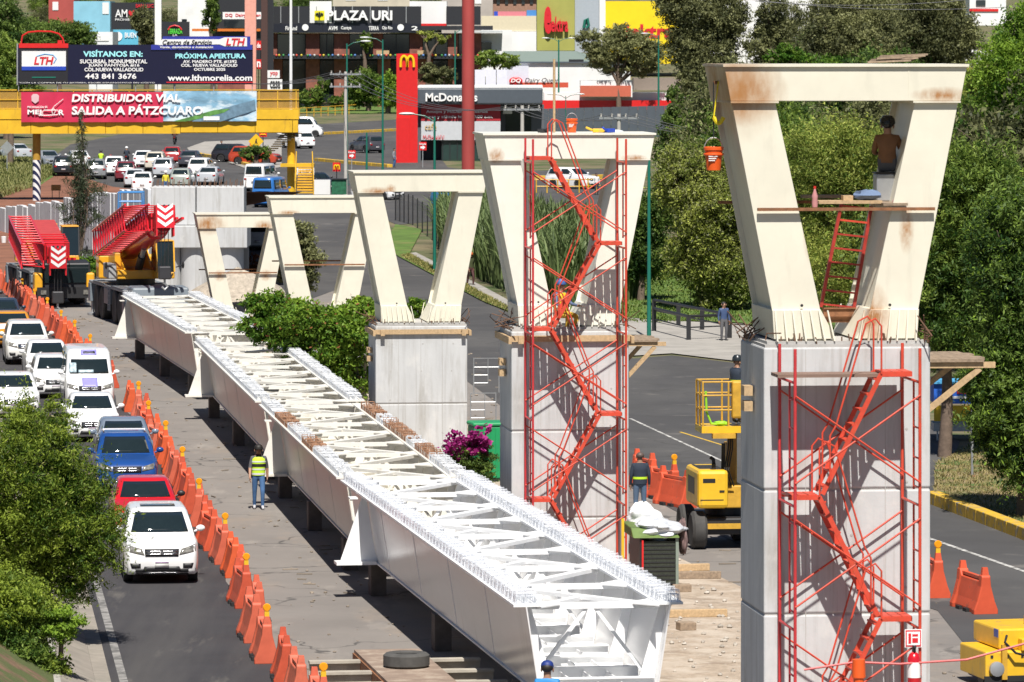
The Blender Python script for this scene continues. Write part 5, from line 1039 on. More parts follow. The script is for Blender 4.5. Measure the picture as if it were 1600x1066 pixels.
# ------------------------------------------------------------------ cars
tyre_m = mat('tyre rubber', (.02,.02,.021), .8); rim_m = mat('alloy rim', (.45,.46,.47), .3, metal=.8); cglass = mat('car glass', (.012,.02,.022), .04, var=.1, spec=.7, coat=.5)
blackp = flat('black trim plastic', (.02,.02,.022), .5); chrome = mat('chrome trim', (.6,.6,.62), .15, metal=1); lens = mat('headlight lens', (.17,.165,.15), .12, var=.6, scale=14, coat=.6); tail_m = mat('tail light red', (.35,.01,.01), .15, coat=.5); plate_m = flat('licence plate', (.7,.7,.68)); plate_p = flat('plate purple band', (.16,.05,.2))
WHEEL = {}
def wheel(t, x, y, r, w=.22):
    key = (round(r, 2), w)
    if key not in WHEEL:
        q = MB(); q.lathe([(r*.62,-w/2+.02),(r*.66,-w/2),(r*.93,-w/2),(r,-w/2+.04),(r,w/2-.04),(r*.93,w/2),(r*.66,w/2),(r*.62,w/2-.02)], (0,0,0), 20, 'x'); a_ = q.mesh('wheel', tyre_m, True)
        q = MB(); q.lathe([(0,w/2-.03),(r*.2,w/2-.02),(r*.55,w/2-.06),(r*.62,w/2-.015),(r*.62,-w/2+.015),(r*.5,-w/2+.05),(0,-w/2+.04)], (0,0,0), 18, 'x'); WHEEL[key] = (a_, q.mesh('rim', rim_m, True))
    o = link('wheel', WHEEL[key][0], t); o.location = (x, y, r); link('rim', WHEEL[key][1], o)
def decal(name, m, t, bvhs, corners, axis, n=8, k=4, off=.012):      # patch cast onto the body: corners = 4 points in the view plane
    P_ = []; ok = True
    for j in range(k + 1):
        for i in range(n + 1):
            u, v = i / n, j / k; c = [(1-u)*(1-v)*corners[0][q] + u*(1-v)*corners[1][q] + u*v*corners[2][q] + (1-u)*v*corners[3][q] for q in (0, 1)]
            if axis in ('front', 'rear'): o = Vector((c[0], -9 if axis == 'front' else 14, c[1])); d = Vector((0, 1 if axis == 'front' else -1, 0))
            elif axis == 'top': o = Vector((c[0], c[1], 6)); d = Vector((0, 0, -1))
            else: o = Vector((5 if axis == 'right' else -5, c[0], c[1])); d = Vector((-1 if axis == 'right' else 1, 0, 0))
            best = None
            for b in bvhs:
                h = b.ray_cast(o, d)
                if h[0] is not None and (best is None or h[3] < best[1]): best = (h[0], h[3])
            if best is None: return None
            P_.append(best[0] - d * off)
    q = MB(); q.add(P_, [(j*(n+1)+i, j*(n+1)+i+1, (j+1)*(n+1)+i+1, (j+1)*(n+1)+i) for j in range(k) for i in range(n)])
    o = q.build(name, m, t, True, fix=False); so = o.modifiers.new('thick', 'SOLIDIFY'); so.thickness = .008; so.offset = 0; return o
CARS = dict(
 suv=dict(L=4.5, W=1.80, H=1.66, hz=.98, cowl=1.10, yc=1.15, rf=1.95, rr=4.1, yr=4.42, tail=1.05, gc=.22, r=.345, wf=.9, wr=3.55),
 sedan=dict(L=4.5, W=1.72, H=1.46, hz=.80, cowl=.98, yc=1.25, rf=2.0, rr=3.25, yr=3.95, tail=1.02, gc=.17, r=.31, wf=.88, wr=3.5),
 hatch=dict(L=3.9, W=1.68, H=1.50, hz=.84, cowl=1.0, yc=1.0, rf=1.7, rr=3.4, yr=3.8, tail=.98, gc=.17, r=.30, wf=.75, wr=3.2),
 pickup=dict(L=5.2, W=1.82, H=1.75, hz=1.05, cowl=1.16, yc=1.35, rf=2.0, rr=3.0, yr=3.25, tail=1.12, gc=.25, r=.37, wf=.95, wr=4.1),
 van=dict(L=4.9, W=1.76, H=2.12, hz=1.02, cowl=1.22, yc=.55, rf=1.15, rr=4.75, yr=4.88, tail=1.2, gc=.2, r=.33, wf=.75, wr=3.6))
_paint = {}
def paint(name, c, rough=.28): return mat('car paint ' + name, c, rough, var=.03, scale=2, coat=.6)
def car(kind, label, p, rz, col, cat='car', group=None, s=.94, rear=False, fog=True, **ex):
    c = dict(CARS[kind]); c.update(ex.pop('dim', {})); pm = col if not isinstance(col, tuple) else paint('%.2f %.2f %.2f' % col, col)
    t = thing({'suv': 'suv', 'van': 'van', 'pickup': 'pickup_truck'}.get(kind, 'car'), label, cat, p, rz, group); t.scale = (s, s, s)
    L_, Wd, H_, gc = c['L'], c['W'] / 2, c['H'], c['gc']; r = c['r']
    ys = [0, .03, .10, .22, .4] + [c['wf'] + r * 1.25 * k for k in (-1.001, -1, -.86, -.55, 0, .55, .86, 1, 1.001)] + [c['yc'], (c['wf'] + c['wr']) / 2] + [c['wr'] + r * 1.25 * k for k in (-1.001, -1, -.86, -.55, 0, .55, .86, 1, 1.001)] + [L_ - .4, L_ - .2, L_ - .08, L_ - .02, L_]
    ys = sorted(set(round(y, 4) for y in ys if 0 <= y <= L_)); rings = []
    for y in ys:
        w = Wd * np.interp(y, [0, .03, .12, .35, .8, L_ - .8, L_ - .25, L_ - .06, L_], [.80, .87, .93, .98, 1, 1, .97, .92, .86])
        zt = np.interp(y, [0, .03, .12, .3, c['yc'], c['yr'], L_ - .08, L_], [c['hz'] - .30, c['hz'] - .20, c['hz'] - .07, c['hz'], c['cowl'], c['tail'] + .02, c['tail'], c['tail'] - .14])
        zb = np.interp(y, [0, .05, .3, L_ - .3, L_], [gc + .12, gc + .03, gc, gc + .02, gc + .14]); za = zb
        for wy in (c['wf'], c['wr']):
            dy = abs(y - wy) / (r * 1.25)
            if dy <= 1.0: za = max(za, r + r * 1.22 * math.sqrt(max(0, 1 - dy * dy)) * 1.0)
        zm = max(zb + (zt - zb) * .45, za + .10)
        half = [(w * .60, zb), (w * .60 if za > zb else w * .92, zb + .001 if za <= zb else za), (w * .985, za + (.05 if za <= zb else 0)), (w, zm), (w * .985, zm + (zt - zm) * .55), (w * .93, zt - .045), (w * .80, zt - .005), (w * .4, zt + .02)]
        rings.append([(x, y, z) for x, z in half] + [(-x, y, z) for x, z in reversed(half)])
    q = MB(); q.loft(rings); bo = q.build('body', pm, t, True)
    gr = []
    for f, ins, zz in ((0, 0, c['cowl'] - .05), (.45, 0, None), (.86, 0, None), (.97, .06, None), (1.0, .22, None)):
        z = zz if zz is not None else c['cowl'] + (H_ - c['cowl']) * f; yf = c['yc'] + (c['rf'] - c['yc']) * min(f, .9) / .9 + ins; yr = c['yr'] + (c['rr'] - c['yr']) * min(f, .9) / .9 - ins
        hw = Wd * (.93 - (.10 if kind == 'van' else .19) * min(f, .95)) - ins * .7
        gr.append([(-hw * .45, yf - .07, z), (hw * .45, yf - .07, z), (hw * .86, yf + .02, z), (hw, yf + .18, z), (hw, (yf + yr) / 2, z), (hw * .99, yr - .18, z), (hw * .86, yr - .03, z), (hw * .4, yr + .02, z), (-hw * .4, yr + .02, z), (-hw * .86, yr - .03, z), (-hw * .99, yr - .18, z), (-hw, (yf + yr) / 2, z), (-hw, yf + .18, z), (-hw * .86, yf + .02, z)])
    q2 = MB(); q2.loft(gr); cb_ = q2.build('cabin', pm, t, True)
    B1 = BVHTree.FromPolygons([Vector(v) for v in q.v], q.f); B2 = BVHTree.FromPolygons([Vector(v) for v in q2.v], q2.f)
    fz = lambda f: c['cowl'] + (H_ - c['cowl']) * f; hwf = lambda f: Wd * (.93 - (.10 if kind == 'van' else .19) * f)
    f1 = .62 if kind == 'van' else .84
    decal('windscreen', cglass, t, [B2], [(-hwf(.08) * .84, fz(.08)), (hwf(.08) * .84, fz(.08)), (hwf(f1) * .82, fz(f1)), (-hwf(f1) * .82, fz(f1))], 'front', 10, 4)
    decal('rear_window', cglass, t, [B2], [(-hwf(.15) * .8, fz(.15)), (hwf(.15) * .8, fz(.15)), (hwf(.8) * .78, fz(.8)), (-hwf(.8) * .78, fz(.8))], 'rear', 8, 4)
    for sd in ('right', 'left'):
        y0, y1 = c['yc'] + .34, c['yr'] - .30; yy0, yy1 = c['rf'] + .18, c['rr'] - .15; m_ = (y0 + y1) / 2
        decal('side_window', cglass, t, [B2], [(y0, fz(.12)), (m_ - .05, fz(.12)), (m_ - .05, fz(.8)), (yy0, fz(.8))], sd, 4, 3); decal('side_window', cglass, t, [B2], [(m_ + .05, fz(.12)), (y1, fz(.12)), (yy1, fz(.8)), (m_ + .05, fz(.8))], sd, 4, 3)
        sg = 1 if sd == 'right' else -1
        mm_ = MB(); mm_.ell((sg * (Wd + .10), c['yc'] + .42, c['cowl'] + .10), (.11, .07, .08), 10, 8); mm_.tube((sg * (Wd - .05), c['yc'] + .42, c['cowl'] + .02), (sg * (Wd + .06), c['yc'] + .42, c['cowl'] + .07), .03, n=6); mm_.build('mirror', ex.get('mirror', pm), t, True)
    hz = c['hz']
    for sg in (-1, 1):
        hl = decal('headlight', lens, t, [B1], [(sg * Wd * .46, hz - .27), (sg * Wd * .90, hz - .19), (sg * Wd * .89, hz - .04), (sg * Wd * .52, hz - .13)], 'front', 6, 3)
        if kind != 'van': decal('fog_lamp', blackp, t, [B1], [(sg * Wd * .56, gc + .18), (sg * Wd * .80, gc + .18), (sg * Wd * .84, gc + .30), (sg * Wd * .56, gc + .29)], 'front', 4, 2)
        decal('tail_light', tail_m, t, [B1], [(sg * Wd * .60, c['tail'] - .30), (sg * Wd * .84, c['tail'] - .28), (sg * Wd * .84, c['tail'] - .16), (sg * Wd * .62, c['tail'] - .14)], 'rear', 4, 3)
    decal('grille', ex.get('grille', blackp), t, [B1], [(-Wd * .44, hz - .30), (Wd * .44, hz - .30), (Wd * .46, hz - .13), (-Wd * .46, hz - .13)], 'front', 8, 3)
    for k in range(2): decal('grille_bar', chrome, t, [B1], [(-Wd * .42, hz - .26 + k * .07), (Wd * .42, hz - .26 + k * .07), (Wd * .43, hz - .235 + k * .07), (-Wd * .43, hz - .235 + k * .07)], 'front', 6, 1, off=.022)
    e_ = MB(); hh = B1.ray_cast(Vector((0, -9, hz - .21)), Vector((0, 1, 0)))[0]; e_.lathe([(.05, 0), (.05, .02)], (0, (hh.y if hh else 0) - .045, hz - .21), 12, 'y'); e_.build('badge', chrome, t)
    decal('lower_intake', blackp, t, [B1], [(-Wd * .52, gc + .10), (Wd * .52, gc + .10), (Wd * .46, gc + .22), (-Wd * .46, gc + .22)], 'front', 8, 2)
    if kind == 'suv': decal('bumper_skirt', blackp, t, [B1], [(-Wd * .92, gc + .03), (Wd * .92, gc + .03), (Wd * .90, gc + .17), (-Wd * .90, gc + .17)], 'front', 8, 2); decal('skid_plate', chrome, t, [B1], [(-Wd * .5, gc + .04), (Wd * .5, gc + .04), (Wd * .5, gc + .075), (-Wd * .5, gc + .075)], 'front', 8, 1, off=.03)
    for ax, zz in (('front', gc + .26), ('rear', c['tail'] - .45)):
        pl = decal('licence_plate', plate_m, t, [B1], [(-.17, zz - .07), (.17, zz - .07), (.17, zz + .07), (-.17, zz + .07)], ax, 2, 1, off=.03)
        decal('plate_band', plate_p, t, [B1], [(-.16, zz + .04), (.16, zz + .04), (.16, zz + .065), (-.16, zz + .065)], ax, 2, 1, off=.037)
    if ex.get('sunroof'): decal('sunroof', cglass, t, [B2], [(-.42, c['rf'] + .42), (.42, c['rf'] + .42), (.42, c['rf'] + 1.0), (-.42, c['rf'] + 1.0)], 'top', 4, 3)
    if ex.get('rails'):
        for sg in (-1, 1): q_ = MB(); q_.bar((sg * Wd * .66, c['rf'] + .3, H_ + .03), (sg * Wd * .66, c['rr'] - .2, H_ + .03), .04, .05); q_.build('roof_rail', chrome, t)
        q_ = MB(); q_.bar((-Wd * .68, c['rf'] + .6, H_ + .075), (Wd * .68, c['rf'] + .6, H_ + .075), .06, .035); q_.build('cross_bar', white, t)
    for (nm, m_, cr_, ax) in ex.get('patch', []): decal(nm, m_, t, [B1, B2], cr_, ax, 6, 6, .014)
    for x in (-1, 1):
        for y in (c['wf'], c['wr']): wheel(t, x * (Wd - .125), y, r)
    und = MB(); und.box(-Wd * .6, Wd * .6, .5, L_ - .4, gc - .04, gc + .05); und.build('underbody', black, t)
    if rear: t.rotation_euler.z = rz + math.pi; t.location = Vector(p) + Vector((math.sin(-rz), math.cos(-rz), 0)) * L_ * s
    return t
WHT, SIL = (.78,.78,.78), (.42,.44,.47)
def lane_rz(x, y):
    a, b = AofP(G(x, y)); return AX + math.atan2(-(bar_b(a + 3) - bar_b(a - 3)), 6) * .8
purple = flat('purple stripe', (.26,.24,.58), .4)
queue = [('suv','white suv with sunroof and black skirt leading the queue',253,914,WHT,dict(sunroof=1)),
 ('sedan','bright red sedan right behind the leading white suv',231,845,(.55,.012,.02),dict(mirror=blackp)),
 ('suv','deep blue suv with a white roof bar in the queue',199,776,(.012,.06,.24),dict(rails=1)),
 ('sedan','grey blue sedan behind the deep blue suv',197,737,(.17,.21,.27),{}),
 ('sedan','white sedan in front of the purple striped van',146,692,WHT,{}),
 ('van','white minibus van with a purple stripe over roof and bonnet',141,643,WHT,dict(patch=[('stripe', purple, [(-.28,1.92),(.28,1.92),(.28,2.10),(-.28,2.10)],'front'),('stripe', purple, [(-.27,.86),(.27,.86),(.27,1.15),(-.27,1.15)],'front'),('route_board', flat('route board print', (.35,.45,.5), var=.6, scale=12), [(-.70,1.33),(-.45,1.33),(-.45,1.66),(-.70,1.66)],'front'),('route_board', flat('route board print', (.35,.45,.5)), [(-.38,1.33),(.15,1.33),(.15,1.42),(-.38,1.42)],'front'),('roof_number', letter_k, [(-.2,1.96),(.22,1.96),(.22,2.05),(-.2,2.05)],'front')])),
 ('hatch','white hatchback half hidden beside the minibus van',88,624,WHT,{}),
 ('sedan','white sedan behind the hatchback beside the barriers',77,597,WHT,{}),
 ('suv','pearl white suv with chrome grille further up the queue',44,571,(.74,.73,.70),dict(grille=chrome)),
 ('sedan','orange and white taxi far up the queue',22,545,(.62,.26,.02),dict(patch=[('white_bonnet', white, [(-.7,.35),(.7,.35),(.7,1.2),(-.7,1.2)],'top')])),
 ('sedan','dark blue sedan behind the orange taxi',6,521,(.03,.045,.07),{}),
 ('sedan','white car half covered by the acacia branches',24,655,WHT,{}),
 ('suv','black suv at the edge of the queue by the far barriers',-30,500,(.02,.02,.025),{})]
for k, lab, x, y, col, ex in queue: car(k, lab, G(x, y), lane_rz(x, y), col, **ex)
far = [('suv','grey suv at the rear of the far jam behind the conifer',150,281,(.2,.21,.22),.1,1),('sedan','white sedan between the beige and the maroon suv',222,262,WHT,.0,1),('sedan','dark sedan ahead of the white outer suv',292,262,(.05,.05,.06),-.1,1),('hatch','red hatchback ahead of the silver suv',268,256,(.35,.03,.03),.0,1),('sedan','white sedan just past the footbridge column',128,262,WHT,.25,1),
 ('sedan','silver sedan parked behind the striped footbridge column',38,250,SIL,.5,1),('sedan','grey sedan beside the footbridge column',85,262,(.22,.24,.27),.35,0),('suv','black suv next to the slender conifer',99,276,(.015,.015,.018),.1,1),
 ('suv','maroon suv in the far traffic jam',196,285,(.16,.02,.03),.05,1),('suv','white suv with a loaded roof in the far jam',178,276,WHT,.05,1),('suv','beige suv in the far jam',241,268,(.55,.50,.42),.0,1),('suv','silver suv right behind the beige suv',254,279,SIL,.0,1),
 ('suv','white suv on the outer lane of the far jam',308,279,WHT,-.1,1),('sedan','silver sedan last in the outer far lane',322,290,SIL,-.1,1),('sedan','pale silver sedan above the ramp wall',210,294,(.5,.52,.55),.05,1),('hatch','white hatchback peeking over the abutment',222,300,WHT,.05,1),('hatch','grey green hatchback behind the abutment bars',281,294,(.30,.33,.30),-.05,1),
 ('van','blue and white minibus behind the abutment',410,325,(.03,.16,.48),-.2,1),('van','white van behind the blue minibus',396,300,WHT,-.2,1),('hatch','white hatchback passing behind the second lowest pier',402,392,WHT,-.25,1),
 ('hatch','white car by the chain link fence seen through the square pier',622,313,WHT,.9,0),('suv','charcoal car parked in front of the red slab',590,240,(.05,.05,.055),.5,1),('suv','white car parked under the far minibus',481,233,WHT,.5,1),('suv','orange red car parked at the footbridge stair',436,258,(.40,.05,.02),1.25,0),('suv','black car parked beside the orange red car',408,254,(.02,.02,.025),1.25,0),
 ('van','white minibus with an orange stripe crossing behind the footbridge',505,214,WHT,1.5,0),('sedan','dark sedan under the footbridge stair',520,300,(.03,.03,.035),.6,0),('sedan','blue sedan by the reeds at the car park',760,325,(.03,.14,.30),.9,0),('suv','white suv by the yellow kerb behind the stair tower',928,296,WHT,.8,0)]
for k, lab, x, y, col, rz, rear in far: car(k, lab, G(x, y), rz, col, rear=bool(rear), s=.98)
# ------------------------------------------------------------------ mobile cranes
cr_red = mat('crane red paint', (.60,.015,.025), .35, var=.08, coat=.3); cr_yel = mat('crane yellow paint', (.72,.36,.02), .4, var=.1, coat=.3, col2=(.5,.26,.04), mask=(.58,.7), mscale=2); cr_grey = mat('crane grey paint', (.17,.20,.23), .45, var=.1); cr_deck = mat('crane deck grey', (.33,.34,.35), .6, var=.15)
big_tyre = mat('dusty big tyre', (.055,.052,.05), .85, var=.25, scale=4)
def crane(label, p, rz, slew, elev, blen, px, raised):
    t = thing('mobile_crane', label, 'crane', p, rz, None)
    cs = MB(); cs.box(-1.1, 1.1, -.2, 10.2, .95, 1.45); cs.build('chassis', cr_grey, t, bevel=.03)
    part('deck', cr_deck, t, (-1.32, 1.32, -.3, 10.3, 1.452, 1.56), bevel=.02)
    for y0 in (-.35, 9.6):
        ob_ = part('outrigger_box', cr_grey, t, (-1.36, 1.36, y0, y0 + .62, .62, 1.45), bevel=.03)
        for s in (-1, 1): q = MB(); q.tube((s*1.2, y0 + .3, .62), (s*1.2, y0 + .3, .12), .07, n=10); q.lathe([(.24,.02),(.24,.10),(.1,.14)], (s*1.2, y0 + .3, 0), 14); q.build('jack', steel, ob_, True)
    for y in (1.25, 2.9, 6.6, 8.2):
        for s in (-1, 1):
            q = MB(); q.lathe([(.36,-.22),(.45,-.25),(.66,-.25),(.72,-.18),(.72,.18),(.66,.25),(.45,.25),(.36,.22)], (0,0,0), 26, 'x'); w = q.build('wheel', big_tyre, t, True); w.location = (s*1.05, y, .73)
            q = MB(); q.lathe([(0,.12),(.12,.16),(.30,.10),(.37,.2),(.37,-.2),(.3,-.1),(.12,-.16),(0,-.12)], (0,0,0), 18, 'x'); q.build('rim', steel, w, True)
            for k in range(22):
                an = 2*math.pi*k/22; tr = MB(); c_, s_ = math.cos(an), math.sin(an); tr.bar((-.2, c_*.72, s_*.72), (.2, c_*.72, s_*.72), .07, .035, (0, c_, s_)); tr.build('tread_lug', big_tyre, w)
            part('mudguard', cr_grey, t, (min(s*.8, s*1.34), max(s*.8, s*1.34), y - .8, y + .8, 1.57, 1.60))
    for s in (-1, 1):
        for k in range(5): part('ladder_rung', cr_deck, t, (min(s*1.34, s*1.40), max(s*1.34, s*1.40), 3.7, 4.1, .55 + k*.2, .58 + k*.2))
        part('ladder_rail', cr_deck, t, (min(s*1.34, s*1.40), max(s*1.34, s*1.40), 3.66, 3.699, .5, 1.5)); part('ladder_rail', cr_deck, t, (min(s*1.34, s*1.40), max(s*1.34, s*1.40), 4.101, 4.14, .5, 1.5))
        part('tool_box', cr_grey, t, (min(s*.75, s*1.33), max(s*.75, s*1.33), 4.4, 5.7, .75, 1.44), bevel=.02)
    # lower cab at the carrier front
    q = MB(); q.hexa([(-1.25,-1.9,.75),(1.25,-1.9,.75),(1.25,-.4,.75),(-1.25,-.4,.75)], [(-1.2,-1.75,1.75 if raised else 2.05),(1.2,-1.75,1.75 if raised else 2.05),(1.2,-.4,1.8 if raised else 2.15),(-1.2,-.4,1.8 if raised else 2.15)]); lc = q.build('carrier_cab', dark if not raised else cr_grey, t, bevel=.08)
    if not raised:
        part('cab_window', cglass, lc, (-1.1, 1.1, -1.93, -1.80, 1.15, 1.95)); part('cab_bumper', blackp, lc, (-1.27, 1.27, -2.05, -1.86, .45, .95))
        for s in (-1, 1): part('fender', cr_yel, lc, (min(s*1.0, s*1.38), max(s*1.0, s*1.38), -2.0, -1.2, .75, 1.6), bevel=.08); part('headlamp', lens, lc, (min(s*.85, s*1.1), max(s*.85, s*1.1), -2.09, -2.051, .62, .82))
    # superstructure, slewed about the turntable
    C0 = Vector((0, 5.2, 0)); Rz = Matrix.Rotation(slew, 3, 'Z')
    S = lambda x, y, z: tuple(C0 + Rz @ Vector((x, y, 0)) + Vector((0, 0, z)))
    def sb(name, m, par, x0, x1, y0, y1, z0, z1, bevel=.03):
        q = MB(); q.hexa([S(x0,y0,z0),S(x1,y0,z0),S(x1,y1,z0),S(x0,y1,z0)], [S(x0,y0,z1),S(x1,y0,z1),S(x1,y1,z1),S(x0,y1,z1)]); return q.build(name, m, par, bevel=bevel)
    q = MB(); q.lathe([(.85,1.57),(.85,1.85)], C0, 24); q.build('turntable', dark, t, True)
    sb('upper_frame', cr_yel, t, -.95, .95, -1.2, 2.6, 1.86, 2.25)
    for s in (-1, 1):
        q = MB(); q.ext([(-1.0, 2.26), (1.9, 2.26), (2.3, 3.35), (1.75, 3.55), (.2, 2.75)], lambda u, v, w, s=s: S(s*(.55 + w), u, v), 0, .09); q.build('side_plate', cr_yel, t)
    sb('counterweight', cr_yel, t, -1.28, 1.28, 2.62, 3.6, 1.7, 2.75, .08); sb('winch_cover', cr_yel, t, -.9, -.56, .2, 2.3, 2.26, 2.95, .05); sb('engine_cover', cr_deck, t, -1.3, -.96, -.9, 1.0, 1.87, 2.5, .04)
    oc = sb('operator_cab', cr_yel, t, .62, 1.42, -2.1, -.3, 1.9, 2.2, .05); 
    q = MB(); q.hexa([S(.62,-2.1,2.201),S(1.42,-2.1,2.201),S(1.42,-.3,2.201),S(.62,-.3,2.201)], [S(.66,-1.8,3.5),S(1.38,-1.8,3.5),S(1.38,-.35,3.5),S(.66,-.35,3.5)]); gl = q.build('cab_glass', cglass, oc)
    sb('cab_roof', cr_yel, oc, .62, 1.42, -1.85, -.3, 3.502, 3.56, .02)
    for xx in (.62, 1.38): q = MB(); q.bar(S(xx + .02, -2.12, 2.2), S(xx + .02, -1.83, 3.5), .06); q.build('cab_pillar', cr_yel if raised else dark, oc)
    # boom
    piv = Vector(S(0, 1.75, 3.25)); bdir = (Rz @ Vector((0, -math.cos(elev), 0)) + Vector((0, 0, math.sin(elev)))).normalized(); sdv = (Rz @ Vector((1, 0, 0))); ndv = sdv.cross(bdir).normalized() * -1
    if ndv.z < 0: ndv = -ndv
    Bp = lambda l, x, h: piv + bdir * l + sdv * x + ndv * h
    def bsec(name, l0, l1, w, h0, h1, m, r=.14):
        prof = [(-w, h1), (w, h1), (w, h0 + r*1.6), (w - r, h0 + r*.4), (w*.4, h0), (-w*.4, h0), (-w + r, h0 + r*.4), (-w, h0 + r*1.6)]
        q = MB(); q.loft([[Bp(l, x, h) for x, h in prof] for l in (l0, l1)]); return q.build(name, m, t, True)
    b0 = bsec('boom_section', -.4, blen * .80, .46, -.62, .42, cr_red); bsec('boom_section', blen * .80 + .002, blen * .92, .41, -.56, .37, cr_red); bsec('boom_section', blen * .92 + .002, blen, .36, -.5, .32, cr_red)
    hd = MB()
    for x in (-.36, .36): hd.loft([[Bp(l, x + e, h) for e, h in ((-.03, -.75), (.03, -.75), (.03, .55), (-.03, .55))] for l in (blen - .05, blen + .55)])
    hd.build('boom_head', cr_red, t)
    for x in (-.2, 0, .2):
        q = MB(); c_ = Bp(blen + .3, x, .35); q.path([c_ + (bdir * math.cos(a) + ndv * math.sin(a)) * .2 for a in [2*math.pi*k/14 for k in range(14)]], .05, 6, True); q.build('sheave', dark, t)
    pn = MB(); pn.loft([[Bp(blen + .57, x, h) for x, h in ((-.36, -.42), (.36, -.42), (.36, .5), (-.36, .5))], [Bp(blen + .60, x, h) for x, h in ((-.36, -.42), (.36, -.42), (.36, .5), (-.36, .5))]]); pnl = pn.build('chevron_panel', cr_red, t)
    for k in range(3):
        h = -.38 + k * .30
        q = MB()
        for s in (-1, 1): q.add([Bp(blen + .612, 0, h), Bp(blen + .612, s*.33, h + .24), Bp(blen + .612, s*.33, h + .40), Bp(blen + .612, 0, h + .16)], [(0,1,2,3)])
        q.build('chevron_stripe', letter_w, pnl, fix=False)
    q = MB()
    # stowed lattice jib on the left of the boom
    jl = MB(); x0 = -1.62; ch = [(x0, .62), (x0 + 1.0, .62), (x0, -.45), (x0 + 1.0, -.45)]
    for x, h in ch: jl.tube(Bp(-.2, x, h), Bp(blen + .1, x, h), .055, n=6)
    jl.build('jib_chord', cr_red, t)
    n = int(blen / .8); lc_ = MB()
    for k in range(n):
        l0, l1 = -.1 + k * blen / n, -.1 + (k + 1) * blen / n
        for (a_, b_) in ((0, 1), (0, 2), (1, 3), (2, 3)):
            lc_.tube(Bp(l0, *ch[a_]), Bp(l1, *ch[b_]), .03, n=5); lc_.tube(Bp(l0, *ch[a_]), Bp(l0, *ch[b_]), .03, n=5)
    lc_.build('jib_lacing', cr_red, t)['kind'] = 'stuff'
    part_ = MB(); part_.loft([[Bp(l, x, h) for x, h in ((-.6, .44), (.5, .44), (.5, .50), (-.6, .50))] for l in (.2, blen * .7)]); part_.build('boom_walkway', mat('crane dusty red', (.42,.05,.05), .6, var=.15), t)
    fr = MB()
    for k in range(5):
        l = blen * .66 + k * blen * .075; fr.path([Bp(l, x, h) for x, h in ((-.6, -.3), (-.6, .62), (.55, .62), (.55, -.2))], .035, 5)
    fr.build('hose_frame', cr_red, t)
    for x in (-.1, .14):
        q = MB(); a_ = Bp(blen + .3, .50, .1) ; q.bar(Bp(blen - .3, .45 + x, -.1), Bp(blen + .45, .62 + x, .0), .12, .10); q.build('head_bracket', cr_red, t)
    # lift cylinder
    q = MB(); a_ = Vector(S(0, -.95, 2.3)); b_ = Bp(blen * .42, 0, -.62); q.tube(a_, a_.lerp(b_, .62), .17, n=12); q.build('lift_cylinder', dark, t, True); q = MB(); q.tube(a_.lerp(b_, .6), b_, .11, n=12); q.build('cylinder_rod', steel, t, True)
    # hook block and ropes
    hk = Bp(blen + .3, 0, -.75); L2 = 1.25 if raised else .75
    hb = MB(); hb.box(hk.x - .26, hk.x + .26, hk.y - .16, hk.y + .16, hk.z - L2 - .55, hk.z - L2); h_ = hb.build('hook_block', mat('dark greasy steel', (.06,.06,.065), .4, metal=.5), t, bevel=.05)
    for x in (-.15, 0, .15): q = MB(); q.tube((hk.x + x, hk.y, hk.z + .5), (hk.x + x, hk.y, hk.z - L2), .018, n=5); q.build('hoist_rope', dark, t)
    q = MB(); q.path([(hk.x, hk.y, hk.z - L2 - .55), (hk.x, hk.y, hk.z - L2 - .72), (hk.x + .13, hk.y, hk.z - L2 - .85), (hk.x, hk.y, hk.z - L2 - .98), (hk.x - .12, hk.y, hk.z - L2 - .86)], .05, 8); q.build('hook', steel, h_, True)
    for s in (-1, 1):
        q = MB(); q.tube(S(s*1.45 if s > 0 else -1.3, -2.2, 2.4), S(s*1.75 if s > 0 else -1.6, -2.3, 2.5), .025, n=5); q.ell(S(s*1.75 if s > 0 else -1.6, -2.3, 2.5), (.06,.1,.16), 8, 6); q.build('mirror', dark, t)
    return t, S
c1, S1 = crane('red and yellow mobile crane with its boom raised beside the girder end', G(236, 512) + Vector((.1, .6, 0)), R(13), R(-1), R(8), 10.4, 0, True)
SANYm = letter_k
cu = bpy.data.curves.new('w', 'FONT'); cu.body = 'SANY'; cu.size = .32; cu.align_x = 'CENTER'; cu.extrude = .005; cu.offset = .012
ob = bpy.data.objects.new('w', cu); COL.objects.link(ob); bpy.context.view_layer.update(); me = bpy.data.meshes.new_from_object(ob.evaluated_get(bpy.context.evaluated_depsgraph_get())); bpy.data.objects.remove(ob); me.materials.clear(); me.materials.append(letter_k)
o = link('lettering', me, c1); q = Vector(S1(1.02, -2.13, 1.95)); o.location = q; o.rotation_euler = (R(90), 0, R(-1)); o.scale = (.8, .8, .8)
crane('red and yellow mobile crane with its boom lowered over the carrier cab', G(96, 480) + Vector((-.2, 1.2, 0)), R(12), R(-3), R(-5.5), 9.6, 0, False)
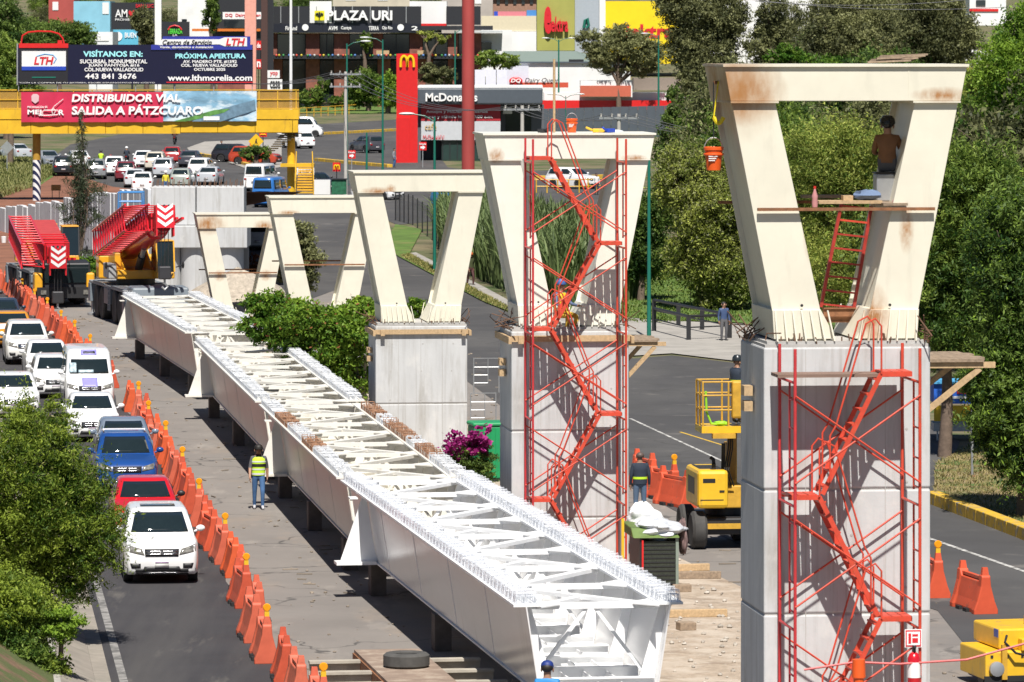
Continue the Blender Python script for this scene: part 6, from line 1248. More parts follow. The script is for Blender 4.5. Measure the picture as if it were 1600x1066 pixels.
# ------------------------------------------------------------------ boom lift between the two nearest piers
ly = mat('lift yellow paint', (.74,.44,.02), .45, layers=[((.34,.25,.12),.56,.7,3,(1,1,.3),.6),((.12,.10,.07),.66,.74,7,(1,1,1),.6)], var=.08, coat=.1, col2=(.55,.33,.05), mask=(.6,.7), mscale=4); lyd = mat('lift worn yellow', (.55,.31,.03), .6, var=.2, scale=5)
bl = thing('boom_lift', 'yellow boom lift with basket raised beside the tall pier', 'boom lift', G(1127, 858), AX)
for x in (-.55, .75):
    for y in (.1, 2.0): q = MB(); q.lathe([(.2,-.17),(.38,-.18),(.45,-.12),(.45,.12),(.38,.18),(.2,.17)], (0,0,0), 20, 'x'); w = q.build('wheel', big_tyre, bl, True); w.location = (x, y, .46); q = MB(); q.lathe([(0,.1),(.21,.12),(.21,-.12),(0,-.1)], (0,0,0), 14, 'x'); q.build('rim', lyd, w, True)
part('chassis', dark, bl, (-.4, .95, -.1, 2.3, .35, .75), bevel=.04); q = MB(); q.lathe([(.5,.76),(.5,.95)], (.25,1.0,0), 20); q.build('turntable', dark, bl, True)
part('engine_cover', ly, bl, (-.62, .12, -.35, 1.6, 1.0, 1.92), bevel=.09); part('cover_seam', blackp, bl, (-.56, .0, -.357, -.345, 1.2, 1.22)); part('upper_frame', lyd, bl, (.14, .6, .2, 2.0, .96, 1.5), bevel=.03)
q = MB(); q.tube((-.2,-.1,1.92),(-.2,-.1,2.06),.05,n=8); q.path([(-.2,-.1,2.06),(-.2,-.05,2.16),(-.26,0,2.2)],.045,8); q.build('exhaust', dark, bl)
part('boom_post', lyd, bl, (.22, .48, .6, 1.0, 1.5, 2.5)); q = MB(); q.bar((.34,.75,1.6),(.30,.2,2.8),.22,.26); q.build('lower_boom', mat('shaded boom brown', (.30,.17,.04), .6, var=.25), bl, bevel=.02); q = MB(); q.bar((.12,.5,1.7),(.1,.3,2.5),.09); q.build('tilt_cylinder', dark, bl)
bz = 2.82; bk_ = link('basket', (lambda q: (q.box(-.55,.7,-.5,.55,bz,bz+.16), q.mesh('basket', ly))[1])(MB()), bl)
for (x, y) in ((-.52,-.47),(.67,-.47),(.67,.52),(-.52,.52),(.1,-.47),(.1,.52),(-.52,.02)): q = MB(); q.tube((x,y,bz+.16),(x,y,bz+1.22),.024,n=6); q.build('basket_post', lyd, bk_)
for zz in (.55,.9,1.22): q = MB(); q.path([(-.52,-.47,bz+zz),(.67,-.47,bz+zz),(.67,.52,bz+zz),(-.52,.52,bz+zz)],.022,6,True); q.build('basket_rail', lyd, bk_)
part('control_box', lyd, bk_, (.18, .45, -.55, -.3, bz + .35, bz + 1.25), bevel=.05); part('toe_board', lyd, bl, (-.3, .25, -.62, -.4, bz - .12, bz - .005))
q = MB(); q.path([(-.45,-.45,bz+1.0),(-.42,-.4,bz+.5),(-.3,-.35,bz+.22),(.0,-.35,bz+.19)],.03,7); tagh = q.build('safety_strap', flat('lime webbing', (.30,.65,.03)), bk_); q = MB(); q.ell((-.05,-.3,bz+.22),(.18,.12,.06),10,6,.4); q.build('coiled_strap', flat('lime webbing', (.30,.65,.03)), bk_)
for k in range(3): q = MB(); q.path([(.2+.06*k,.1,1.5),(.05+.05*k,-.15,1.9),(.16+.05*k,-.05,2.4),(.2+.04*k,.1,2.75)],.018,5); q.build('hydraulic_hose', black, bl)
part('warning_decal', letter_k, bl, (-.5,-.2,-.356,-.351,1.62,1.72)); part('handle', dark, bl, (-.1,.02,-.37,-.352,1.4,1.44)); part('vent_grille', dark, bl, (-.625,-.621,.2,1.2,1.3,1.7)); part('tie_bar', lyd, bl, (-.62,.9,-.2,-.1,.5,.62))
# yellow machine in the lower right corner
ym = thing('compactor', 'yellow steel machine frame with counterweight blocks at the corner', 'machine', G(1580, 1078) + Vector((.2, .3, 0)), AX + .1)
part('lower_block', ly, ym, (-.75, .9, -.2, 1.4, .18, .72), bevel=.03); part('upper_block', ly, ym, (-.42, 1.2, .0, 1.6, .73, 1.12), bevel=.04); part('step_plate', ly, ym, (-.05, 1.2, -.25, -.01, .72, .95), bevel=.02); part('lug_plate', lyd, ym, (-.45, -.35, -.3, -.21, .2, .85))
for x in (-.55, .35): q = MB(); q.lathe([(.06,0),(.14,.02),(.14,.10),(.06,.12)], (x,-.33,.40), 14, 'y'); q.build('pin', steel, ym, True)
for x in (-.5, .7):
    q = MB(); q.lathe([(.1,-.15),(.22,-.16),(.24,0),(.22,.16),(.1,.15)], (0,0,0), 18, 'x'); w = q.build('roller', dark, ym, True); w.location = (x, .4, .24)
for k in range(4): part('bolt', dark, ym, (-.65+.3*k,-.6+.3*k,-.215,-.201,.6,.65))
part('panel_seam', dark, ym, (.3,.315,-.206,-.201,.2,.7)); part('rubber_pad', black, ym, (-.78,.92,-.25,-.205,.15,.26)); part('lift_eye', lyd, ym, (.3,.38,.5,.7,1.12,1.28)); q = MB(); q.path([(-.3,-.1,1.0),(-.4,-.3,.9),(-.2,-.35,.7),(.2,-.3,.6)],.025,6); q.build('hose', black, ym)
part('blue_tag', blue, ym, (-.425, -.415, .05, .3, .95, 1.1))
# generator under plastic sheeting
gn = thing('generator', 'dark radiator generator with a green hood wrapped in plastic sheets', 'generator', G(1030, 925), AX)
part('radiator', mat('radiator grille', (.025,.03,.02), .6, var=.5, scale=30), gn, (-.38, .36, -.02, .06, .12, 1.12)); part('frame', dark, gn, (-.44, -.385, -.04, 1.6, .05, 1.2)); part('frame', mat('pale frame', (.2,.24,.2)), gn, (.365, .43, -.04, 1.6, .05, 1.2)); part('engine', dark, gn, (-.38, .36, .08, 1.5, .2, 1.05))
q = MB(); q.hexa([(-.6,-.12,1.2),(.46,-.12,1.2),(.46,1.6,1.2),(-.6,1.6,1.2)], [(-.62,.1,1.42),(.40,.1,1.30),(.40,1.5,1.32),(-.62,1.5,1.45)]); q.build('green_hood', mat('olive green paint', (.11,.17,.04), .6, var=.25), gn, bevel=.03)
for k in range(10): part('grille_bar', dark, gn, (-.37, .35, -.032, -.021, .17 + k*.095, .19 + k*.095))
part('red_hose', redp, gn, (-.40, -.36, -.08, -.045, .5, 1.15)); part('yellow_post', ly, gn, (-.80, -.74, .3, .36, .0, 1.6)); 
film_m = mat('grey plastic sheet', (.60,.62,.66), .3, var=.2, scale=3)
for (c_, r_, nm, m_) in (((.05,.6,1.36),(.58,.75,.2),'grey crumpled plastic sheet on the generator',film_m),((-.1,1.7,1.45),(.40,.4,.36),'white heaped sack bundle behind the generator',mat('white sack', (.72,.72,.72), .7)),((.62,.6,1.15),(.10,.3,.38),'mauve cloth hanging beside the generator',mat('mauve cloth', (.20,.13,.125), .9, var=.3))):
    q = MB(); rs_ = random.Random(len(nm))
    rings = [[Vector(c_) + Vector((math.cos(a)*math.sin(th)*r_[0], math.sin(a)*math.sin(th)*r_[1], -math.cos(th)*r_[2])) * (1 + .30 * mnoise.noise((math.cos(a)*1.6 + c_[0], math.sin(a)*1.6, th*1.8 + c_[2])) + .10 * mnoise.noise((math.cos(a)*5 + c_[0], math.sin(a)*5, th*6))) for a in [2*math.pi*k/40 for k in range(40)]] for th in [.05 + (math.pi - .1) * i / 24 for i in range(25)]]
    q.loft(rings); o = q.build('plastic_sheet' if 'plastic' in nm else 'sack' if 'sack' in nm else 'cloth', m_, smooth=True); tag(o, nm, 'sheet' if 'plastic' in nm else 'sack' if 'sack' in nm else 'cloth'); o.location = gn.location; o.rotation_euler = gn.rotation_euler
ws = thing('warning_sign', 'white notice with a yellow warning triangle behind the generator', 'sign', G(997, 868), .05); part('board', white, ws, (-.36, .30, 0, .03, .55, 1.15)); part('yellow_panel', ly, ws, (-.1, .28, -.012, -.001, .62, 1.12)); q = MB(); q.ext([(.0,.68),(.2,.68),(.1,.9)], lambda u, v, w: (u, w, v), -.025, -.013); q.build('triangle', letter_k, ws); part('post', dark, ws, (-.05, .0, .031, .06, 0, .6))
# timbers lying on the dirt
for k, (x, y, L_, w, rz, mm, lab) in enumerate(((1085,905,1.2,.2,.1,wood_old,'grey timber with green paint marks beside the generator'),(1075,893,1.0,.14,.2,wood,'short timber behind the marked timber'),(1085,965,1.4,.14,.15,wood,'pale plank on the dirt by the girder end'),(1072,985,.35,.3,.3,wood_old,'square timber stub at the girder end'),(1065,925,.4,.35,.1,wood_old,'thick timber block in front of the generator'),(1100,835,1.2,.14,.3,wood_old,'timber lying behind the lift wheels'))):
    b = MB(); b.box(-L_/2, L_/2, -w/2, w/2, 0, .16); o = b.build('timber', mm, bevel=.01); p = G(x, y); o.location = (p.x, p.y, .012); o.rotation_euler.z = rz; tag(o, lab, 'timber')
# rubble
pts = []; rq = random.Random(9); q = MB()
for k in range(420):
    a_ = rq.uniform(-42, 10); b_ = rq.uniform(-1.0, 2.6); p = AB(a_, b_, .012); r_ = rq.uniform(.02, .07); q.ell(p + Vector((0,0,r_*.4)), (r_, r_ * rq.uniform(.6,1.3), r_ * .7), 6, 4, .5)
tag(q.build('rubble', mat('pale rubble', (.42,.38,.33), .95, var=.3, scale=.8), fix=False), 'loose pale rubble scattered on the dirt strip', 'rubble', kind='stuff')
# litter, offcuts and cables on the work yard
q = MB(); rq = random.Random(21)
for k in range(700):
    a_ = rq.uniform(-45, 110); b_ = bar_s(max(a_, BAR[0][0])) + rq.uniform(.3, 3.4) if k % 2 else rq.uniform(1.5, 7); p = AB(a_, b_, .008); r_ = rq.uniform(.012, .05) * (1 + max(0, a_) / 120)
    if k % 5 == 0: q.bar(p + Vector((0,0,.015)), p + Vector((rq.uniform(-.4,.4), rq.uniform(-.4,.4), .02)), .035, .025)
    else: q.ell(p + Vector((0,0,r_*.3)), (r_, r_ * rq.uniform(.6,1.5), r_ * .5), 6, 4, .5)
tag(q.build('litter', mat('mixed debris', (.24,.20,.16), .95, var=.5, scale=.5), fix=False), 'small stones and offcuts scattered over the work yard', 'litter', kind='stuff')
# portable toilet and steel frames behind the bougainvillea
pt = thing('portable_toilet', 'green plastic portable toilet behind the bougainvillea', 'portable toilet', G(760, 758) + Vector((0, 1.5, 0)), .2); pt.scale = (.9, .9, .8); gp_ = mat('green plastic', (.01,.26,.09), .45, var=.12)
part('cabin', gp_, pt, (-.5, .5, -.5, .5, .1, 1.9), bevel=.04); part('roof', gp_, pt, (-.54, .54, -.54, .54, 1.905, 2.05), bevel=.06); part('base', dark, pt, (-.5, .5, -.5, .5, 0, .098))
for k in range(6): part('rib', gp_, pt, (-.42 + k*.15, -.38 + k*.15, -.53, -.501, .2, 1.85))
sf2 = thing('scaffold_section', 'pale tubular scaffold frame leaning behind the square column', 'scaffold frame', G(755, 668), .1)
for k in range(2):
    z0 = .1 + k * 1.1; x0 = -.4 + .1 * k
    q = MB(); q.path([(x0, 0, z0 - .1), (x0, 0, z0 + .98), (x0 + .8, 0, z0 + .98), (x0 + .8, 0, z0 - .1)], .022, 6); q.build('frame', steel, sf2)
    for zz in (.2, .45, .7): q = MB(); q.tube((x0, 0, z0 + zz), (x0 + (.45 if zz < .6 else .8), 0, z0 + zz), .016, n=5); q.build('rung', steel, sf2)
    q = MB(); q.tube((x0 + .45, 0, z0 + .2), (x0 + .45, 0, z0 + .98), .016, n=5); q.build('rung', steel, sf2)
# timber working platforms cantilevered off the piers
for k, lab, w_ in ((5, 'timber work platform bracketed to the right of the tall pier', 1.0), (4, 'small timber work platform bracketed behind the bucket pier', .75)):
    pf = thing('work_platform', lab, 'platform', AB(*PA[k], PZ[k]), AX); dx = 1.40
    for j in range(5): part('plank', wood_old, pf, (dx, dx + w_ + .1*(j % 2), -.4 + j * .42, -.01 + j * .42, -.33, -.28))
    for y in (-.35, 1.5):
        part('joist', wood, pf, (dx, dx + w_ + .2, y, y + .09, -.43, -.335)); q = MB(); q.bar((dx + .04, y + .05, -1.15), (dx + w_ - .05, y + .05, -.44), .08, .09); q.build('brace', wood, pf); part('wall_piece', wood, pf, (dx + .0, dx + .07, y + .1, y + .2, -1.3, -.44))
for (x, z) in ((-1.46, -.75),(-1.46, -1.0)):
    for k in (5, 4, 3):
        o = MB(); o.box(x - .07, x + .07, -.25, .05, z - .11, z + .05); b = o.build('formwork_block', wood, P[k][0]); b.location = (0, 0, PZ[k])
# buckets
bk_m = mat('orange bucket plastic', (.72,.10,.015), .4, var=.06)
def bucket(label, p, s=1.0, hang=None):
    t = thing('bucket', label, 'bucket', p); q = MB(); q.lathe([(.12,0),(.155,.34),(.17,.345),(.17,.39),(.155,.40),(.14,.38),(.115,.02),(0,.02)], (0,0,0), 20); q.build('pail', bk_m, t, True); q = MB(); q.lathe([(.165,.25),(.175,.26),(.175,.28),(.165,.29)], (0,0,0), 20); q.build('rib', bk_m, t, True); t.scale = (s,)*3
    q = MB(); q.path([(.16*math.cos(a), 0, .36 + .2*math.sin(a)) for a in [math.pi*k/8 for k in range(9)]], .008, 5); q.build('bail_handle', steel, t)
    for k in range(3): part('print_line', letter_w, t, (-.09, .02 + .02*k, -.158, -.145, .16 + k*.035, .175 + k*.035))
    if hang: q = MB(); q.tube((0,0,.56), (0,0,hang), .012, n=5); q.build('rope', dark, t)
    return t
p4t = AB(*PA[4], PZ[4] + .07 + 3.85 + .61); bucket('orange bucket standing on the cap beam of the stair tower pier', p4t + V*.15 + U*-.3, .8)
pp5 = W(1115, 266, AB(*PA[5]).y - .4); bucket('orange bucket hanging on a rope left of the tall pier', pp5, .95, 1.5)
# arm that carries the rope
q = MB(); e = AB(*PA[5], PZ[5] + .07 + 3.8); q.bar((pp5.x, pp5.y, pp5.z + 1.42), (e.x - 1.55, e.y - .2, pp5.z + 1.46), .05); q.build('hoist_arm', rust, None); o = bpy.data.objects['hoist_arm']; tag(o, 'rusty steel arm holding the hanging bucket rope', 'bracket')
ys_ = MB(); ys_.path([(pp5.x + .02*k, pp5.y - .06, pp5.z + .86 - .10*math.sin(math.pi*k/8)) for k in range(9)], .035, 7); ys_.path([(pp5.x + .0, pp5.y - .06, pp5.z + .86), (pp5.x + .08, pp5.y, pp5.z + 1.44)], .012, 5); tag(ys_.build('sling', flat('yellow webbing', (.75,.60,.02))), 'yellow lifting sling looped above the hanging bucket', 'sling')
# tools on the cap beam of pier 4
for k, (b_, lab, m_) in enumerate(((.75,'small yellow tool on the cap beam beside the bucket',ly),(1.0,'blue wrapped tool on the cap beam',blue),(-.55,'dark flat offcut on the cap beam',dark))):
    q = MB(); q.box(-.14, .14, -.08, .08, 0, .09); q.tube((-.14,0,.05),(-.3,0,.12),.03,n=6); o = q.build('hand_tool', m_, bevel=.02); o.location = p4t + V*b_ - U*.5; o.rotation_euler.z = k; tag(o, lab, 'tool')
q = MB(); q.tube((0,0,0),(0,0,1.7),.03,n=6); o = q.build('timber_stake', wood); o.location = p4t - V*.25 - U*.2; tag(o, 'thin timber stake standing on the cap beam beside the bucket', 'stake')
# debris on the tall pier cap
q = MB(); 
for k in range(6): q.bar((-.2+.05*k,.1*(k%3),.02+.02*k),(.5+.06*k,-.1+.1*(k%2),.05+.02*k),.06,.03)
o = q.build('timber_scraps', wood_old, fix=False); o.location = AB(*PA[5], PZ[5] + .07 + 3.85 + .61) + V*.75; o.rotation_euler.z = AX; tag(o, 'small heap of timber scraps on the tall cap beam', 'timber scraps', kind='stuff')
# extinguisher and sign at the scaffold foot
def p5f(x, y, z): return AB(*PA[5]) + V*x + U*y + Vector((0,0,z))
fe = thing('fire_extinguisher', 'red fire extinguisher hung on the tall scaffold', 'extinguisher', p5f(.76,-2.8,2.02), AX); fe.scale = (.9,.9,.9); q = MB(); q.lathe([(0,0),(.10,0),(.115,.03),(.115,.48),(.08,.56),(.03,.60)], (0,0,0), 18); q.build('cylinder', mat('extinguisher red', (.55,.01,.02), .25, coat=.4), fe, True); q = MB(); q.lathe([(.118,.15),(.118,.42)], (0,0,0), 18); q.build('label', letter_w, fe, True); part('valve', dark, fe, (-.03,.03,-.03,.03,.6,.68)); part('handle', dark, fe, (-.02,.02,-.12,.03,.68,.71))
es = thing('extinguisher_sign', 'red and white extinguisher notice above the red cylinder', 'sign', p5f(.76,-2.74,2.62), AX); es.scale = (.62,.62,.62); part('board', letter_w, es, (-.22,.22,-.01,.01,0,.46)); part('border', letter_r, es, (-.2,.2,-.018,-.011,.02,.44)); part('panel', letter_w, es, (-.17,.17,-.026,-.019,.06,.40)); part('print', letter_r, es, (-.13,-.06,-.032,-.027,.1,.36)); part('print', letter_r, es, (-.03,.12,-.032,-.027,.28,.34)); part('print', letter_r, es, (-.03,.12,-.032,-.027,.12,.24))
q = MB(); q.path([p5f(-1.0,-2.8,2.3), p5f(-.2,-2.9,2.42), p5f(.5,-2.9,2.38), p5f(1.6,-2.8,2.42), p5f(3.6,-2.6,2.9)], .018, 5); tag(q.build('barrier_tape', flat('pink rope', (.65,.12,.12))), 'pink warning rope strung from the tall scaffold to the yellow machine', 'rope')
q = MB(); z_ = 0; st = thing('marker_post', 'orange and white delineator post at the tall scaffold', 'post', p5f(-.95+.75,-3.2,0)); q = MB(); q.lathe([(.09,0),(.085,2.2),(.11,2.22),(.10,2.5),(0,2.5)], (0,0,0), 14); q.build('tube', bk_m, st, True); q = MB(); q.lathe([(.10,1.9),(.10,2.1)], (0,0,0), 14); q.build('reflector_band', letter_w, st, True)
# red mesh roll by pier 5
q = MB(); 
for k in range(9): q.path([p5f(-1.75+.03*math.sin(k*1.9), -1.9+.03*k, .25+.12*k), p5f(-1.62, -1.85, .30+.12*k), p5f(-1.50+.03*math.cos(k), -1.9, .24+.12*k)], .02, 5)
tag(q.build('safety_mesh', flat('red plastic mesh', (.65,.05,.02)), fix=False), 'crumpled red safety mesh at the foot of the tall pier', 'safety mesh', kind='stuff')
# stall with blue banner at right
sb_ = thing('stall', 'blue and yellow market stall awning behind the tall pier', 'stall', G(1490, 690)); 
part('blue_awning', flat('stall blue', (.02,.12,.55)), sb_, (-.6, 1.3, 0, 1.5, 1.15, 1.75)); part('yellow_skirt', flat('stall yellow', (.70,.45,.02)), sb_, (-.6, 1.3, -.05, -.01, .62, 1.1)); part('awning_top', flat('stall sky', (.08,.35,.62)), sb_, (-.6,1.3,-.1,1.6,1.76,1.82)); part('counter', steel, sb_, (-.6,1.4,.1,1.2,.3,.55)); part('print_band', letter_w, sb_, (-.4,1.1,-.02,-.003,1.3,1.38)); part('print_band', letter_r, sb_, (.1,.9,-.02,-.003,1.45,1.6))
for x in (-.5,1.2): part('leg', steel, sb_, (x,x+.05,.2,.25,0,.3))
pl_ = at_base('sign_post', 'thin grey steel post on the dry verge', 'post', 1519, gd(746)); q = MB(); q.tube((0,0,0),(0,0,1.9),.035,n=8); q.build('shaft', steel, pl_, True); part('base_plate', rust, pl_, (-.1,.1,-.1,.1,.035,.05))
# ------------------------------------------------------------------ lamp posts, poles, wires
def lamp(label, x, yt, yb, arms, m=green_pole, r=.09):
    d = gd(yb); t = at_base('street_lamp', label, 'street lamp', x, d, 'green street lamps'); h = (yb - yt) * d / FP
    q = MB(); q.tube((0,0,0),(0,0,h),r,r*.6,10); q.build('pole', m, t, True); q = MB(); q.lathe([(r*2.2,0),(r*2.2,.04)],(0,0,.04),12); q.build('base_flange', m, t)
    for s in arms: q = MB(); q.path([(0,0,h-.25),(s*.5,0,h+.05),(s*1.1,0,h+.15)],.035,6); q.build('arm', m, t); q = MB(); q.ell((s*1.45,0,h+.17),(.42,.14,.08),12,6); q.build('lamp_head', mat('lamp head', (.6,.62,.62), .4), t, True)
    return t
lamp('tall green lamp post between the two nearest piers', 1014, 212, 531, (-1,)); lamp('green lamp post behind the square pier', 679, 183, 425, (-1,)); lamp('green twin arm lamp in front of the plaza', 542, 68, 290, (1,), r=.1); lamp('green single arm lamp beside the red slab', 598, 62, 275, (-1,), r=.1)
lamp('green double arm lamp behind the ice cream shop', 873, 62, 200, (1,-1), r=.12); lamp('green lamp standing by the eucalyptus and the yellow wall', 1029, 55, 210, (-1,), r=.12); lamp('green lamp rising behind the restaurant', 711, 48, 230, (1,), r=.1); lamp('short green post by the parked charcoal car', 573, 207, 275, (), r=.1); lamp('twin floodlight post above the grey panel fence', 884, 150, 225, (1,-1), r=.06)
conc_p = mat('concrete pole', (.45,.43,.40), .8)
poles = []
for (lab, x, yt, yb) in (('concrete utility pole with two crossarms before the plaza', 540, 112, 305),('utility pole crossarm showing above the bucket pier', 816, 165, 360),('utility pole behind the right end of the bucket pier', 967, 178, 380),('utility pole with crossarm among the right trees', 1530, 165, 420)):
    d = gd(yb); t = at_base('utility_pole', lab, 'utility pole', x, d, 'utility poles'); h = (yb - yt) * d / FP; q = MB(); q.tube((0,0,-.2),(0,0,h),.15,.11,10); q.build('pole', conc_p, t, True)
    for j, z in enumerate((h - .2, h - 1.1) if '540' in str(x) else (h - .25,)):
        w = 1.15; q = MB(); q.bar((-w,-.12,z),(w,-.12,z),.1,.12); q.build('crossarm', steel, t)
        for xx in (-w*.9,-w*.35,w*.35,w*.9): q = MB(); q.lathe([(.03,0),(.06,.03),(.06,.07),(.04,.1),(.06,.13),(.05,.2)],(xx,-.12,z+.06),8); q.build('insulator', conc_p, t, True)
    poles.append(Vector(t.location) + Vector((0,0,h - .05)))
def wire(label, a, b, sag, off=0):
    q = MB(); q.path([a.lerp(b, k/16) + Vector((0, 0, -sag * 4 * (k/16) * (1 - k/16))) for k in range(17)], .017, 4); tag(q.build('power_line', mat('wire', (.12,.12,.13), .6)), label, 'cable', 'power lines')
for k, xx in enumerate((-1.0, -.4, .4, 1.0)):
    e = Vector((xx, -.12, 0)); wire('thin power line between the utility poles behind the bucket pier', poles[0] + e, poles[1] + e, 1.2); wire('thin power line running from the bucket pier poles to the right trees', poles[1] + e, poles[2] + e, .6); wire('thin power line sagging into the right hand trees', poles[2] + e, poles[3] + e, 1.6)
    wire('thin power line from the plaza pole to the far left', poles[0] + e, W(300, 118, 420) + e, .8)
wire('single cable crossing above the tall cap beam', W(1180, 2, 300), W(1620, -14, 300), .5); wire('second cable crossing above the tall cap beam', W(1130, -6, 330), W(1640, 6, 330), .6)
# small road signs
def sign_d(label, x, y0, y1, yb, col, face):
    d = gd(yb); t = at_base('road_sign', label, 'sign', x, d); c = (y0 + y1) / 2; r = (y1 - y0) / 2; ppoly('plate', col, t, [(x - r, c), (x, y0), (x + r, c), (x, y1)], d, .03); pbox('post', steel, t, x - .6, x + .6, y1, yb, d + .04, .05)
    if face: ppoly('walking_figure', letter_k, t, [(x-2,c+4),(x-1,c-1),(x,c-4),(x+1.5,c-4),(x+1,c-1),(x+2.5,c+4),(x+1,c+4),(x,c+1),(x-1,c+4)], d - .02, .015)
sign_d('yellow diamond pedestrian sign at the footbridge stair', 400, 209, 233, 268, flat('sign yellow', (.75,.45,.01)), 1); sign_d('grey back of a diamond sign beyond the verge', 11, 220, 241, 268, steel, 0)
d_ = gd(308); hs = at_base('road_sign', 'white street name plate by the footbridge stair', 'sign', 473, d_); pbox('plate', white, hs, 456, 491, 262.5, 273, d_, .05); text(hs, 'PIP. LA HUERTA', 459, 488, 265, 270.5, d_ - .02, letter_k, bold=.01); pbox('post', steel, hs, 458, 459.5, 273, 308, d_ + .06, .06)
kb = at_base('kiosk_panel', 'white panel board standing beside the stair foot', 'panel', 503, gd(306)); pbox('board', white, kb, 490, 516, 281, 304, gd(306), .2); kg = at_base('market_stall', 'green newspaper kiosk beside the white panel', 'kiosk', 530, gd(307)); pbox('cabin', mat('kiosk green', (.02,.12,.06), .5, var=.5, scale=4), kg, 518, 541, 281, 304, gd(307), 1.0); pbox('roof', dark, kg, 517, 542, 279.5, 280.8, gd(307) - .1, 1.2)
for (x,y) in ((6,380),(17,380)): q = MB(); q.lathe([(.13,0),(.16,.36),(.15,.37),(.13,.34),(.1,.02),(0,.02)], (0,0,0), 14); o = q.build('paint_pail', white, smooth=True); o.location = G(x,y) + Vector((0,0,.02)); tag(o, 'white pail standing on the red soil by the cranes', 'pail', 'white pails')
ti = at_base('tool_shed', 'small orange box on timber legs on the red soil', 'box', 87, gd(310)); pbox('box', flat('orange box', (.55,.25,.06)), ti, 80, 94, 289, 298, gd(310), .6); pbox('leg', wood, ti, 81, 82, 298.2, 310, gd(310) + .1, .08); pbox('leg', wood, ti, 92, 93, 298.2, 310, gd(310) + .1, .08)
